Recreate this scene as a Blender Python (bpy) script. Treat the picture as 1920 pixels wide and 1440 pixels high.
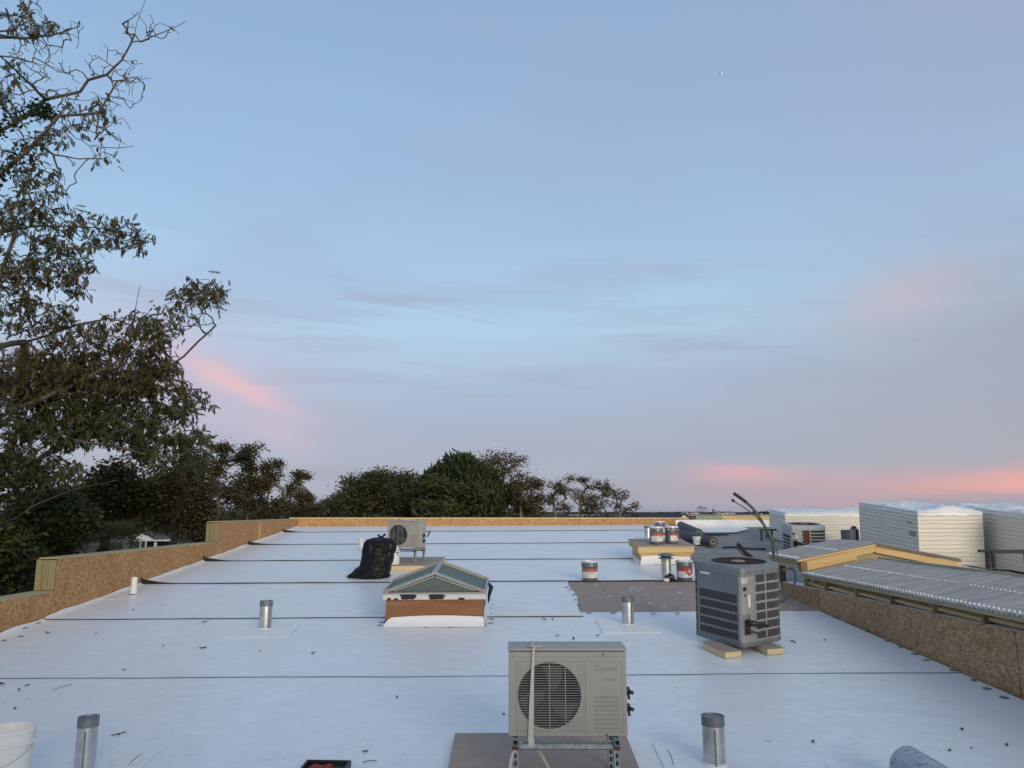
import bpy, bmesh, math, random
import numpy as np
from mathutils import Vector, Matrix, Euler, noise as mnoise

for o in list(bpy.data.objects):
    bpy.data.objects.remove(o, do_unlink=True)
SC = bpy.context.scene
COL = SC.collection
R = math.radians
rnd = random.Random(11)

# ------------------------------------------------------------------ camera
H_CAM, PITCH, FPX = 2.45, R(9.45), 1442.0
cam_d = bpy.data.cameras.new('camera')
cam_d.sensor_width = 36.0
cam_d.lens = 36.0 * FPX / 1920.0
cam_d.clip_start, cam_d.clip_end = 0.05, 30000.0
cam = bpy.data.objects.new('camera', cam_d)
COL.objects.link(cam)
cam.location = (0, 0, H_CAM)
cam.rotation_euler = (R(90) + PITCH, 0, 0)
SC.camera = cam

# ------------------------------------------------------------------ world / sky
SUN_EL, SUN_AZ = R(11.0), R(158.0)          # azimuth measured from +Y towards +X
world = bpy.data.worlds.new('World')
SC.world = world
world.use_nodes = True
wt = world.node_tree
wt.nodes.clear()

class G:
    """small node-graph helper"""
    def __init__(s, tree): s.t = tree
    def n(s, kind, ins=None, **kw):
        x = s.t.nodes.new(kind)
        for k, v in kw.items(): setattr(x, k, v)
        for k, v in (ins or {}).items():
            sock = x.inputs[k]
            if hasattr(v, 'is_linked') or hasattr(v, 'links'): s.t.links.new(v, sock)
            else: sock.default_value = v
        return x
    def m(s, op, a, b=None, c=None, clamp=False):
        x = s.t.nodes.new('ShaderNodeMath'); x.operation = op; x.use_clamp = clamp
        for i, v in enumerate((a, b, c)):
            if v is None: continue
            if hasattr(v, 'links'): s.t.links.new(v, x.inputs[i])
            else: x.inputs[i].default_value = v
        return x.outputs[0]
    def mix(s, f, a, b, mode='MIX'):
        x = s.t.nodes.new('ShaderNodeMix'); x.data_type = 'RGBA'; x.blend_type = mode
        for sock, v in ((x.inputs['Factor'], f), (x.inputs[6], a), (x.inputs[7], b)):
            if hasattr(v, 'links'): s.t.links.new(v, sock)
            else: sock.default_value = v if not isinstance(v, tuple) or len(v) == 4 else (*v, 1)
        return x.outputs[2]
    def ramp(s, f, stops, interp='LINEAR'):
        x = s.t.nodes.new('ShaderNodeValToRGB'); cr = x.color_ramp; cr.interpolation = interp
        while len(cr.elements) < len(stops): cr.elements.new(0.5)
        for e, (p, c) in zip(cr.elements, stops):
            e.position = p
            e.color = (c, c, c, 1) if isinstance(c, (int, float)) else (*c, 1)
        s.t.links.new(f, x.inputs[0])
        return x.outputs[0]
    def link(s, a, b): s.t.links.new(a, b)

def srgb(r, g, b):
    f = lambda c: (c / 255 / 12.92) if c <= 10 else ((c / 255 + 0.055) / 1.055) ** 2.4
    return (f(r), f(g), f(b))

g = G(wt)
tc = g.n('ShaderNodeTexCoord')
sep = g.n('ShaderNodeSeparateXYZ', {0: tc.outputs['Generated']})
X, Y, Z = sep.outputs
el = g.m('ARCSINE', g.m('MINIMUM', g.m('MAXIMUM', Z, -1.0), 1.0))
az = g.m('ARCTAN2', X, Y)
elp = g.m('MAXIMUM', el, 0.0)
base = g.ramp(g.m('DIVIDE', elp, R(90)), [
    (0.000, srgb(137, 148, 171)), (0.022, srgb(142, 153, 179)), (0.055, srgb(153, 161, 188)),
    (0.095, srgb(166, 181, 207)), (0.140, srgb(176, 206, 229)), (0.190, srgb(170, 205, 234)),
    (0.270, srgb(158, 193, 229)), (0.400, srgb(145, 176, 212)), (0.60, srgb(148, 167, 193)), (1.0, srgb(146, 161, 183))])
# cloud sheet: direction projected on a flat layer
den = g.m('ADD', g.m('MAXIMUM', Z, 0.0), 0.14)
cx, cy = g.m('DIVIDE', X, den), g.m('DIVIDE', Y, den)
cv = g.n('ShaderNodeCombineXYZ', {0: g.m('MULTIPLY', cx, 0.55), 1: cy, 2: 0.0}).outputs[0]
n1 = g.n('ShaderNodeTexNoise', {'Vector': cv, 'Scale': 0.9, 'Detail': 5.0, 'Roughness': 0.52, 'Distortion': 0.4}).outputs[0]
sv = g.n('ShaderNodeCombineXYZ', {0: g.m('MULTIPLY', az, 3.0), 1: g.m('MULTIPLY', g.m('ADD', el, g.m('MULTIPLY', az, 0.05)), 26.0), 2: 0.0}).outputs[0]
n2 = g.n('ShaderNodeTexNoise', {'Vector': sv, 'Scale': 1.0, 'Detail': 6.0, 'Roughness': 0.55, 'Distortion': 0.6}).outputs[0]
soft = g.ramp(n1, [(0.40, 0.0), (0.66, 1.0)], 'EASE')
streak = g.ramp(n2, [(0.46, 0.0), (0.70, 1.0)], 'EASE')
lowband = g.ramp(g.m('DIVIDE', elp, R(90)), [(0.0, 0.7), (0.10, 1.0), (0.17, 0.7), (0.24, 0.05), (1.0, 0.0)])
c0 = g.mix(g.m('MULTIPLY', soft, 0.58), base, srgb(160, 174, 205))
c1 = g.mix(g.m('MULTIPLY', g.m('MULTIPLY', streak, lowband), 0.85), c0, srgb(162, 167, 190))

def blob(a0, e0, sa, se, slope, amt, warp=0.0):
    """soft cloud patch centred on azimuth a0 / elevation e0 (degrees)"""
    da = g.m('SUBTRACT', az, R(a0))
    de = g.m('SUBTRACT', g.m('SUBTRACT', el, R(e0)), g.m('MULTIPLY', da, slope))
    if warp: de = g.m('ADD', de, g.m('MULTIPLY', g.m('SUBTRACT', n2, 0.5), warp))
    q = g.m('ADD', g.m('POWER', g.m('ABSOLUTE', g.m('DIVIDE', da, R(sa))), 2.0), g.m('POWER', g.m('ABSOLUTE', g.m('DIVIDE', de, R(se))), 2.0))
    return g.m('MULTIPLY', g.m('EXPONENT', g.m('MULTIPLY', q, -1.0)), amt)
c1 = g.mix(blob(-2, 4.6, 30, 2.8, 0.0, 0.55, 0.09), c1, srgb(157, 158, 185))
# large mauve-grey bank to the right, then sunset-coloured patches
c2 = g.mix(g.m('MULTIPLY', blob(36, 9, 21, 8.5, 0.20, 1.0, 0.16), g.m('ADD', 0.45, g.m('MULTIPLY', n1, 1.0)), clamp=True), c1, srgb(163, 163, 179))
c2 = g.mix(blob(34, 29, 17, 12, 0.2, 0.50, 0.1), c2, srgb(164, 171, 192))
c2 = g.mix(blob(27.8, 14.0, 4.2, 2.0, 0.15, 0.55, 0.05), c2, srgb(203, 182, 190))
c2 = g.mix(blob(-24, 9.5, 9.0, 4.5, -0.2, 0.65, 0.06), c2, srgb(200, 178, 200))
c2 = g.mix(blob(-20.2, 9.0, 3.8, 0.85, -0.40, 0.72, 0.04), c2, srgb(240, 182, 184))
c2 = g.mix(blob(-17.0, 5.6, 2.4, 1.1, -0.3, 0.40, 0.02), c2, srgb(212, 178, 196))
c2 = g.mix(blob(30, 1.9, 17, 1.15, 0.04, 0.62, 0.06), c2, srgb(206, 158, 172))
c2 = g.mix(blob(38, 2.1, 9.5, 0.75, 0.07, 0.92, 0.045), c2, srgb(246, 168, 160))
c2 = g.mix(blob(16.3, 2.5, 3.6, 0.7, -0.05, 0.65, 0.05), c2, srgb(222, 160, 176))
below = g.m('LESS_THAN', el, 0.0)
c3 = g.mix(below, c2, srgb(120, 126, 140))
sky = g.n('ShaderNodeTexSky', sky_type='NISHITA')
sky.sun_disc = False
sky.sun_elevation = SUN_EL
sky.sun_rotation = SUN_AZ
sky.altitude = 0.0
bg1 = g.n('ShaderNodeBackground', {'Color': c3, 'Strength': 0.90})
bg2 = g.n('ShaderNodeBackground', {'Color': sky.outputs[0], 'Strength': 0.022})
add = g.n('ShaderNodeAddShader', {0: bg1.outputs[0], 1: bg2.outputs[0]})
out = g.n('ShaderNodeOutputWorld', {'Surface': add.outputs[0]})

# ------------------------------------------------------------------ sun (soft glow low behind the viewer)
sun_d = bpy.data.lights.new('sun', 'SUN')
sun_d.energy, sun_d.angle, sun_d.color = 2.1, R(30), (1.0, 0.85, 0.66)
sun = bpy.data.objects.new('sun', sun_d)
COL.objects.link(sun)
sdir = Vector((math.sin(SUN_AZ) * math.cos(SUN_EL), math.cos(SUN_AZ) * math.cos(SUN_EL), math.sin(SUN_EL)))
sun.rotation_euler = sdir.to_track_quat('Z', 'Y').to_euler()
SC.view_settings.view_transform = 'Standard'
SC.view_settings.look = 'None'
SC.view_settings.exposure = 0.0
SC.view_settings.gamma = 1.0
SC.view_settings.use_curve_mapping = False

# ------------------------------------------------------------------ geometry of the place
SLOPE, CROSS = 0.081, 0.006                 # the roof climbs away from the viewer
def roof(x, y): return SLOPE * y + CROSS * x
def ray(px, py):
    u, v = (px - 960) / FPX, (720 - py) / FPX
    return u, math.cos(PITCH) - v * math.sin(PITCH), math.sin(PITCH) + v * math.cos(PITCH)
def RP(px, py, lift=0.0):
    """point on the roof plane"""
    dx, dy, dz = ray(px, py)
    k = (H_CAM - lift) / (SLOPE * dy + CROSS * dx - dz)
    return Vector((dx * k, dy * k, H_CAM + dz * k - lift))
def AT(px, py, cd):
    dx, dy, dz = ray(px, py)
    return Vector((dx * cd, dy * cd, H_CAM + dz * cd))
GROUND = -4.5

# ------------------------------------------------------------------ mesh building
class MB:
    def __init__(s): s.v, s.f, s.mi = [], [], []
    def add(s, vs, fs, mi=0):
        b = len(s.v)
        s.v.extend([tuple(p) for p in vs])
        s.f.extend([tuple(b + i for i in f) for f in fs])
        s.mi.extend([mi] * len(fs))
        return s
    def box(s, c, size, rot=None, mi=0, bev=0.0):
        hx, hy, hz = size[0] / 2, size[1] / 2, size[2] / 2
        c = Vector(c)
        M = rot if isinstance(rot, Matrix) else (Euler(rot).to_matrix() if rot else Matrix.Identity(3))
        if bev <= 0:
            vs = [Vector((x, y, z)) for z in (-hz, hz) for y in (-hy, hy) for x in (-hx, hx)]
            fs = [(0, 2, 3, 1), (4, 5, 7, 6), (0, 1, 5, 4), (2, 6, 7, 3), (0, 4, 6, 2), (1, 3, 7, 5)]
            return s.add([c + M @ p for p in vs], fs, mi)
        b = min(bev, hx * .9, hy * .9, hz * .9)
        bm = bmesh.new()
        bmesh.ops.create_cube(bm, size=1.0)
        for p in bm.verts: p.co = Vector((p.co.x * size[0], p.co.y * size[1], p.co.z * size[2]))
        bmesh.ops.bevel(bm, geom=list(bm.edges), offset=b, segments=2, affect='EDGES', profile=0.6)
        s.bm(bm, c, M, mi)
        return s
    def bm(s, bm, c=Vector(), M=Matrix.Identity(3), mi=0):
        bm.verts.index_update()
        s.add([c + M @ p.co for p in bm.verts], [[q.index for q in f.verts] for f in bm.faces], mi)
        bm.free()
        return s
    def tube(s, pts, rad, n=8, mi=0, caps=True):
        pts = [Vector(p) for p in pts]
        if not hasattr(rad, '__len__'): rad = [rad] * len(pts)
        b = len(s.v); ref = None
        for i, p in enumerate(pts):
            d = (pts[min(i + 1, len(pts) - 1)] - pts[max(i - 1, 0)]).normalized()
            if ref is None:
                ref = d.orthogonal().normalized()
            ref = (ref - d * ref.dot(d)).normalized()
            q = d.cross(ref)
            for k in range(n):
                a = 2 * math.pi * k / n
                s.v.append(tuple(p + (ref * math.cos(a) + q * math.sin(a)) * rad[i]))
        for i in range(len(pts) - 1):
            for k in range(n):
                k2 = (k + 1) % n
                s.f.append((b + i * n + k, b + i * n + k2, b + (i + 1) * n + k2, b + (i + 1) * n + k)); s.mi.append(mi)
        if caps:
            s.f.append(tuple(b + k for k in reversed(range(n)))); s.mi.append(mi)
            s.f.append(tuple(b + (len(pts) - 1) * n + k for k in range(n))); s.mi.append(mi)
        return s
    def lathe(s, prof, c=(0, 0, 0), n=24, mi=0, axis=None, a0=0.0, a1=2 * math.pi):
        c = Vector(c)
        M = axis if axis is not None else Matrix.Identity(3)
        b = len(s.v); full = abs(a1 - a0 - 2 * math.pi) < 1e-6
        m = n if full else n + 1
        for (r, z) in prof:
            for k in range(m):
                a = a0 + (a1 - a0) * k / n
                s.v.append(tuple(c + M @ Vector((r * math.cos(a), r * math.sin(a), z))))
        for i in range(len(prof) - 1):
            for k in range(n):
                k2 = (k + 1) % m
                s.f.append((b + i * m + k, b + i * m + k2, b + (i + 1) * m + k2, b + (i + 1) * m + k)); s.mi.append(mi)
        return s
    def prism(s, poly, ext, mi=0):
        """polygon of 3-D points swept by vector ext"""
        n = len(poly); e = Vector(ext); p = [Vector(q) for q in poly]
        fs = [tuple(reversed(range(n))), tuple(range(n, 2 * n))] + [(i, (i + 1) % n, n + (i + 1) % n, n + i) for i in range(n)]
        return s.add(p + [q + e for q in p], fs, mi)
    def grid(s, fn, nu, nv, mi=0, flip=False):
        b = len(s.v)
        for j in range(nv + 1):
            for i in range(nu + 1):
                s.v.append(tuple(fn(i / nu, j / nv)))
        for j in range(nv):
            for i in range(nu):
                a = b + j * (nu + 1) + i
                q = (a, a + 1, a + nu + 2, a + nu + 1)
                s.f.append(tuple(reversed(q)) if flip else q); s.mi.append(mi)
        return s
    def mesh(s, name, mats, smooth=False):
        me = bpy.data.meshes.new(name)
        me.from_pydata(s.v, [], s.f)
        for m in (mats if isinstance(mats, (list, tuple)) else [mats]): me.materials.append(m)
        if len(me.materials) > 1: me.polygons.foreach_set('material_index', s.mi)
        bm = bmesh.new(); bm.from_mesh(me); bmesh.ops.recalc_face_normals(bm, faces=bm.faces); bm.to_mesh(me); bm.free()
        if smooth: 
            me.polygons.foreach_set('use_smooth', [True] * len(me.polygons))
            if smooth == 'auto':
                try: me.set_sharp_from_angle(angle=R(35))
                except Exception: pass
        me.update()
        return me
    def build(s, name, mats, parent=None, smooth=False, loc=None):
        return link(name, s.mesh(name, mats, smooth), parent, loc)

def link(name, me, parent=None, loc=None, rot=None):
    o = bpy.data.objects.new(name, me)
    COL.objects.link(o)
    if parent is not None: o.parent = parent
    if loc is not None: o.location = loc
    if rot is not None: o.rotation_euler = rot
    return o
def tag(o, label, cat, group=None, kind=None):
    if label: o['label'] = label
    if cat: o['category'] = cat
    if group: o['group'] = group
    if kind: o['kind'] = kind
    return o
def thing(name, label, cat, loc=(0, 0, 0), rz=0.0, group=None, tilt=False):
    o = bpy.data.objects.new(name, None)
    COL.objects.link(o)
    o.empty_display_size = 0.1
    o.location = loc
    if tilt:   # sits flat on the sloping roof
        n = Vector((-CROSS, -SLOPE, 1)).normalized()
        q = Vector((0, 0, 1)).rotation_difference(n)
        o.rotation_mode = 'XYZ'
        o.rotation_euler = (q.to_matrix() @ Matrix.Rotation(rz, 3, 'Z')).to_euler()
    else:
        o.rotation_euler = (0, 0, rz)
    return tag(o, label, cat, group)
def copy_tree(o, parent=None):
    c = o.copy(); COL.objects.link(c); c.parent = parent
    for ch in list(o.children): copy_tree(ch, c)
    return c

# ------------------------------------------------------------------ materials
def mat(name, col, rough=0.6, metal=0.0, var=0.0, vscale=6.0, bump=0.0, bscale=60.0, col2=None, spec=0.5, coord='Object', stretch=None, trans=0.0, alpha=1.0):
    m = bpy.data.materials.new(name); m.use_nodes = True
    t = m.node_tree; t.nodes.clear(); g = G(t)
    p = g.n('ShaderNodeBsdfPrincipled', {'Roughness': rough, 'Metallic': metal, 'Specular IOR Level': spec})
    p.inputs['Base Color'].default_value = (*col, 1)
    if trans: p.inputs['Transmission Weight'].default_value = trans
    if alpha < 1: p.inputs['Alpha'].default_value = alpha
    tc = g.n('ShaderNodeTexCoord'); v = tc.outputs[coord]
    if stretch:
        v = g.n('ShaderNodeMapping', {'Vector': v, 'Scale': stretch}).outputs[0]
    if var or col2:
        nz = g.n('ShaderNodeTexNoise', {'Vector': v, 'Scale': vscale, 'Detail': 6.0, 'Roughness': 0.62}).outputs[0]
        f = g.ramp(nz, [(0.35, 0.0), (0.68, 1.0)])
        c2 = col2 if col2 else tuple(c * (1 - var) for c in col)
        g.link(g.mix(f, (*col, 1), (*c2, 1)), p.inputs['Base Color'])
    if bump:
        nb = g.n('ShaderNodeTexNoise', {'Vector': v, 'Scale': bscale, 'Detail': 4.0, 'Roughness': 0.6}).outputs[0]
        b = g.n('ShaderNodeBump', {'Strength': bump, 'Distance': 0.01, 'Height': nb})
        g.link(b.outputs[0], p.inputs['Normal'])
    g.n('ShaderNodeOutputMaterial', {'Surface': p.outputs[0]})
    return m

def osb_mat(name, dark, mid, light):
    m = bpy.data.materials.new(name); m.use_nodes = True
    t = m.node_tree; t.nodes.clear(); g = G(t)
    p = g.n('ShaderNodeBsdfPrincipled', {'Roughness': 0.75, 'Specular IOR Level': 0.25})
    tc = g.n('ShaderNodeTexCoord'); geo = g.n('ShaderNodeObjectInfo')
    off = g.n('ShaderNodeVectorMath', {0: tc.outputs['Object'], 1: g.n('ShaderNodeVectorMath', {0: geo.outputs['Location'], 1: (1.7, 2.3, 0.9)}, operation='MULTIPLY').outputs[0]}, operation='ADD').outputs[0]
    warp = g.n('ShaderNodeTexNoise', {'Vector': off, 'Scale': 3.0, 'Detail': 2.0})
    v = g.n('ShaderNodeVectorMath', {0: off, 1: g.n('ShaderNodeVectorMath', {0: warp.outputs[1], 'Scale': 0.10}, operation='SCALE').outputs[0]}, operation='ADD').outputs[0]
    cols = []
    for k, (sc, rot) in enumerate((((20, 20, 54), (0.5, 0.2, 0.3)), ((56, 56, 20), (-0.4, 0.6, 0.9)))):
        mp = g.n('ShaderNodeMapping', {'Vector': v, 'Scale': sc, 'Rotation': rot}).outputs[0]
        vo = g.n('ShaderNodeTexVoronoi', {'Vector': mp, 'Scale': 1.0, 'Randomness': 1.0})
        cols.append(g.n('ShaderNodeSeparateColor', {0: vo.outputs['Color']}).outputs[0])
    big = g.n('ShaderNodeTexNoise', {'Vector': off, 'Scale': 1.6, 'Detail': 3.0}).outputs[0]
    f = g.m('ADD', g.m('ADD', g.m('MULTIPLY', cols[0], 0.45), g.m('MULTIPLY', cols[1], 0.35)), g.m('MULTIPLY', big, 0.25))
    c = g.ramp(f, [(0.15, dark), (0.5, mid), (0.9, light)])
    g.link(c, p.inputs['Base Color'])
    b = g.n('ShaderNodeBump', {'Strength': 0.3, 'Distance': 0.004, 'Height': f}); g.link(b.outputs[0], p.inputs['Normal'])
    g.n('ShaderNodeOutputMaterial', {'Surface': p.outputs[0]})
    return m

def wood_mat(name, c1, c2, axis='X', rough=0.7):
    m = bpy.data.materials.new(name); m.use_nodes = True
    t = m.node_tree; t.nodes.clear(); g = G(t)
    p = g.n('ShaderNodeBsdfPrincipled', {'Roughness': rough, 'Specular IOR Level': 0.3})
    tc = g.n('ShaderNodeTexCoord')
    sc = {'X': (1.2, 28, 28), 'Y': (28, 1.2, 28), 'Z': (28, 28, 1.2)}[axis]
    mp = g.n('ShaderNodeMapping', {'Vector': tc.outputs['Object'], 'Scale': sc}).outputs[0]
    nz = g.n('ShaderNodeTexNoise', {'Vector': mp, 'Scale': 1.0, 'Detail': 6.0, 'Roughness': 0.6, 'Distortion': 0.7}).outputs[0]
    kn = g.n('ShaderNodeTexVoronoi', {'Vector': tc.outputs['Object'], 'Scale': 2.6}).outputs['Distance']
    knf = g.ramp(kn, [(0.0, 1.0), (0.05, 0.8), (0.09, 0.0)])
    c = g.mix(g.ramp(nz, [(0.3, 0.0), (0.72, 1.0)]), (*c1, 1), (*c2, 1))
    c = g.mix(g.m('MULTIPLY', knf, 0.75), c, (*tuple(x * 0.35 for x in c2), 1))
    g.link(c, p.inputs['Base Color'])
    b = g.n('ShaderNodeBump', {'Strength': 0.15, 'Distance': 0.003, 'Height': nz}); g.link(b.outputs[0], p.inputs['Normal'])
    g.n('ShaderNodeOutputMaterial', {'Surface': p.outputs[0]})
    return m

def membrane_mat():
    m = bpy.data.materials.new('white_membrane'); m.use_nodes = True
    t = m.node_tree; t.nodes.clear(); g = G(t)
    p = g.n('ShaderNodeBsdfPrincipled', {'Specular IOR Level': 0.5})
    tc = g.n('ShaderNodeTexCoord'); v = tc.outputs['Object']
    big = g.n('ShaderNodeTexNoise', {'Vector': v, 'Scale': 0.55, 'Detail': 4.0, 'Roughness': 0.6}).outputs[0]
    mid = g.n('ShaderNodeTexNoise', {'Vector': g.n('ShaderNodeMapping', {'Vector': v, 'Scale': (2.2, 3.4, 3)}).outputs[0], 'Scale': 1.6, 'Detail': 7.0, 'Roughness': 0.68, 'Distortion': 0.8}).outputs[0]
    # scuffs and footprints: broken smudges, only in places
    sm = g.n('ShaderNodeTexNoise', {'Vector': g.n('ShaderNodeMapping', {'Vector': v, 'Scale': (7, 4.5, 5), 'Rotation': (0, 0, 0.6)}).outputs[0], 'Scale': 1.7, 'Detail': 6.0, 'Roughness': 0.7}).outputs[0]
    smf = g.m('MULTIPLY', g.ramp(sm, [(0.56, 0.0), (0.70, 1.0)]), g.ramp(big, [(0.42, 0.0), (0.62, 1.0)]))
    vo = g.n('ShaderNodeTexVoronoi', {'Vector': v, 'Scale': 5.5, 'Randomness': 1.0})
    fine = g.n('ShaderNodeTexNoise', {'Vector': v, 'Scale': 38.0, 'Detail': 3.0}).outputs[0]
    speck = g.m('MULTIPLY', g.ramp(g.m('ADD', vo.outputs['Distance'], g.m('MULTIPLY', fine, 0.10)), [(0.075, 1.0), (0.10, 0.0)]),
                g.m('GREATER_THAN', g.n('ShaderNodeSeparateColor', {0: vo.outputs['Color']}).outputs[0], 0.82))
    c = g.mix(g.ramp(mid, [(0.30, 0.0), (0.75, 1.0)]), (0.86, 0.86, 0.85, 1), (0.75, 0.75, 0.75, 1))
    c = g.mix(g.m('MULTIPLY', smf, 0.60), c, (0.46, 0.46, 0.46, 1))
    c = g.mix(g.m('MULTIPLY', speck, 0.55), c, (0.30, 0.29, 0.27, 1))
    g.link(c, p.inputs['Base Color'])
    g.link(g.ramp(mid, [(0.3, 0.30), (0.8, 0.50)]), p.inputs['Roughness'])
    wr = g.n('ShaderNodeTexNoise', {'Vector': g.n('ShaderNodeMapping', {'Vector': v, 'Scale': (0.7, 2.2, 1)}).outputs[0], 'Scale': 2.0, 'Detail': 3.0}).outputs[0]
    b = g.n('ShaderNodeBump', {'Strength': 0.5, 'Distance': 0.02, 'Height': wr})
    b2 = g.n('ShaderNodeBump', {'Strength': 0.12, 'Distance': 0.002, 'Height': fine, 'Normal': b.outputs[0]})
    g.link(b2.outputs[0], p.inputs['Normal'])
    g.n('ShaderNodeOutputMaterial', {'Surface': p.outputs[0]})
    return m

def leaf_mat(name, cols, trans=0.25, rough=0.55):
    """every leaf (mesh island) takes its own colour from the list"""
    m = bpy.data.materials.new(name); m.use_nodes = True
    t = m.node_tree; t.nodes.clear(); g = G(t)
    geo = g.n('ShaderNodeNewGeometry')
    k = len(cols)
    c = g.ramp(geo.outputs['Random Per Island'], [(i / (k - 1), col) for i, col in enumerate(cols)])
    p = g.n('ShaderNodeBsdfPrincipled', {'Base Color': c, 'Roughness': rough, 'Specular IOR Level': 0.25})
    tr = g.n('ShaderNodeBsdfTranslucent', {'Color': c})
    mx = g.n('ShaderNodeMixShader', {0: trans, 1: p.outputs[0], 2: tr.outputs[0]})
    g.n('ShaderNodeOutputMaterial', {'Surface': mx.outputs[0]})
    return m

M = {}
M['membrane'] = membrane_mat()
M['membrane_back'] = mat('membrane_underside', (0.016, 0.017, 0.02), 0.6, spec=0.3)
M['flash'] = mat('white_flashing', (0.82, 0.81, 0.79), 0.4, var=0.08, vscale=9, bump=0.25, bscale=7)
M['board'] = mat('cover_board_facer', (0.40, 0.315, 0.262), 0.85, spec=0.25, var=0.16, vscale=5, bump=0.15, bscale=120)
M['foam'] = mat('foam_core', (0.72, 0.58, 0.33), 0.85, var=0.18, vscale=25, bump=0.3, bscale=140)
M['oldroof'] = mat('grey_roll_roofing', (0.33, 0.32, 0.31), 0.9, spec=0.25, col2=(0.19, 0.185, 0.185), vscale=3.0, bump=0.3, bscale=200, stretch=(0.6, 2.5, 1))
M['plate'] = mat('fastening_plate', (0.30, 0.32, 0.36), 0.45, 0.6)
M['plate_light'] = mat('galvanised_plate', (0.62, 0.64, 0.68), 0.5, 0.3)
M['osb'] = osb_mat('osb_panel', (0.24, 0.115, 0.042), (0.40, 0.215, 0.09), (0.56, 0.34, 0.165))
M['osb2'] = osb_mat('weathered_osb_panel', (0.23, 0.125, 0.058), (0.38, 0.23, 0.12), (0.53, 0.35, 0.205))
M['osb3'] = osb_mat('orange_osb_panel', (0.28, 0.13, 0.048), (0.45, 0.245, 0.105), (0.60, 0.37, 0.18))
M['treated'] = wood_mat('treated_lumber', (0.31, 0.25, 0.13), (0.21, 0.175, 0.09), 'Z')
M['treated_y'] = wood_mat('treated_lumber_plate', (0.47, 0.39, 0.23), (0.34, 0.28, 0.16), 'Y')
M['treated_green'] = wood_mat('green_treated_board', (0.33, 0.38, 0.22), (0.22, 0.28, 0.15), 'X')
M['pine'] = wood_mat('yellow_pine', (0.74, 0.53, 0.25), (0.60, 0.40, 0.17), 'X')
M['pine_y'] = wood_mat('yellow_pine_long', (0.62, 0.46, 0.24), (0.48, 0.34, 0.16), 'Y')
M['pine_z'] = wood_mat('yellow_pine_upright', (0.58, 0.40, 0.17), (0.42, 0.26, 0.10), 'Z')
M['brownwood'] = wood_mat('brown_weathered_wood', (0.27, 0.17, 0.09), (0.17, 0.10, 0.05), 'X')
M['curbwood'] = wood_mat('red_brown_curb_wood', (0.31, 0.15, 0.07), (0.19, 0.085, 0.038), 'X')
M['beige'] = mat('beige_casing', (0.37, 0.35, 0.31), 0.5, var=0.10, vscale=7, bump=0.04, bscale=80)
M['beige_dark'] = mat('beige_recess', (0.30, 0.285, 0.25), 0.6)
M['black'] = mat('black_plastic', (0.012, 0.012, 0.014), 0.45)
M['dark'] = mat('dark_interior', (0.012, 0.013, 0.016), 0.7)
M['fan'] = mat('fan_blade_grey', (0.045, 0.048, 0.055), 0.5)
M['galv'] = mat('galvanised_steel', (0.62, 0.64, 0.65), 0.36, 0.7, col2=(0.40, 0.42, 0.43), vscale=9, bump=0.08, bscale=40)
M['galv_dark'] = mat('weathered_galvanised_cap', (0.24, 0.26, 0.27), 0.55, 0.6, var=0.35, vscale=12)
M['strut'] = mat('galvanised_strut', (0.42, 0.46, 0.47), 0.5, 0.4, col2=(0.24, 0.27, 0.28), vscale=22)
M['rust'] = mat('rust', (0.20, 0.06, 0.025), 0.85, col2=(0.08, 0.03, 0.018), vscale=30, bump=0.4)
M['pvc'] = mat('white_pvc', (0.78, 0.76, 0.70), 0.4, var=0.08, vscale=8)
M['pail_white'] = mat('white_plastic_pail', (0.78, 0.77, 0.73), 0.42, var=0.10, vscale=10)
M['pail_grey'] = mat('grey_steel_pail', (0.17, 0.175, 0.18), 0.42, 0.3, var=0.15, vscale=9)
M['label_white'] = mat('label_white', (0.74, 0.72, 0.69), 0.55, var=0.06, vscale=30)
M['label_orange'] = mat('label_orange', (0.55, 0.10, 0.04), 0.5)
M['label_red'] = mat('label_red', (0.46, 0.03, 0.03), 0.5)
M['print'] = mat('black_print', (0.05, 0.05, 0.055), 0.6)
M['print_grey'] = mat('grey_print', (0.32, 0.32, 0.33), 0.6)
M['lid'] = mat('pail_lid', (0.70, 0.71, 0.73), 0.35, 0.2)
M['fin'] = mat('dark_louvre_fins', (0.13, 0.135, 0.14), 0.55, 0.1)
M['steelgrey'] = mat('grey_painted_steel', (0.20, 0.21, 0.22), 0.5, 0.1, col2=(0.16, 0.168, 0.175), vscale=5, bump=0.03)
M['steelgrey_lit'] = mat('grey_steel_lit_side', (0.34, 0.33, 0.31), 0.5, 0.1, var=0.15, vscale=5)  # brighter, warmer copy for right-hand faces, the low glow put into its colour
M['coil'] = mat('coil_fins', (0.03, 0.03, 0.033), 0.7)
M['rustdark'] = mat('rusty_fan_guard', (0.045, 0.02, 0.016), 0.8, col2=(0.02, 0.012, 0.011), vscale=25)
M['hub'] = mat('fan_motor_hub', (0.30, 0.24, 0.23), 0.6, var=0.2)
M['tar'] = mat('black_tar', (0.008, 0.008, 0.009), 0.35, bump=0.8, bscale=50)
M['sticker'] = mat('paper_sticker', (0.55, 0.55, 0.52), 0.6, col2=(0.34, 0.33, 0.31), vscale=45)
M['alu'] = mat('skylight_frame', (0.40, 0.39, 0.35), 0.5, 0.15, var=0.18, vscale=14)
M['alu_white'] = mat('skylight_white_trim', (0.66, 0.65, 0.60), 0.5, var=0.15, vscale=20)
M['strap'] = mat('webbing_strap', (0.58, 0.56, 0.48), 0.85, var=0.15, vscale=40)
M['rubber'] = mat('dark_rubber_membrane', (0.065, 0.07, 0.08), 0.6, var=0.25, vscale=6)
M['core'] = mat('cardboard_core', (0.36, 0.31, 0.24), 0.8)
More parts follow.
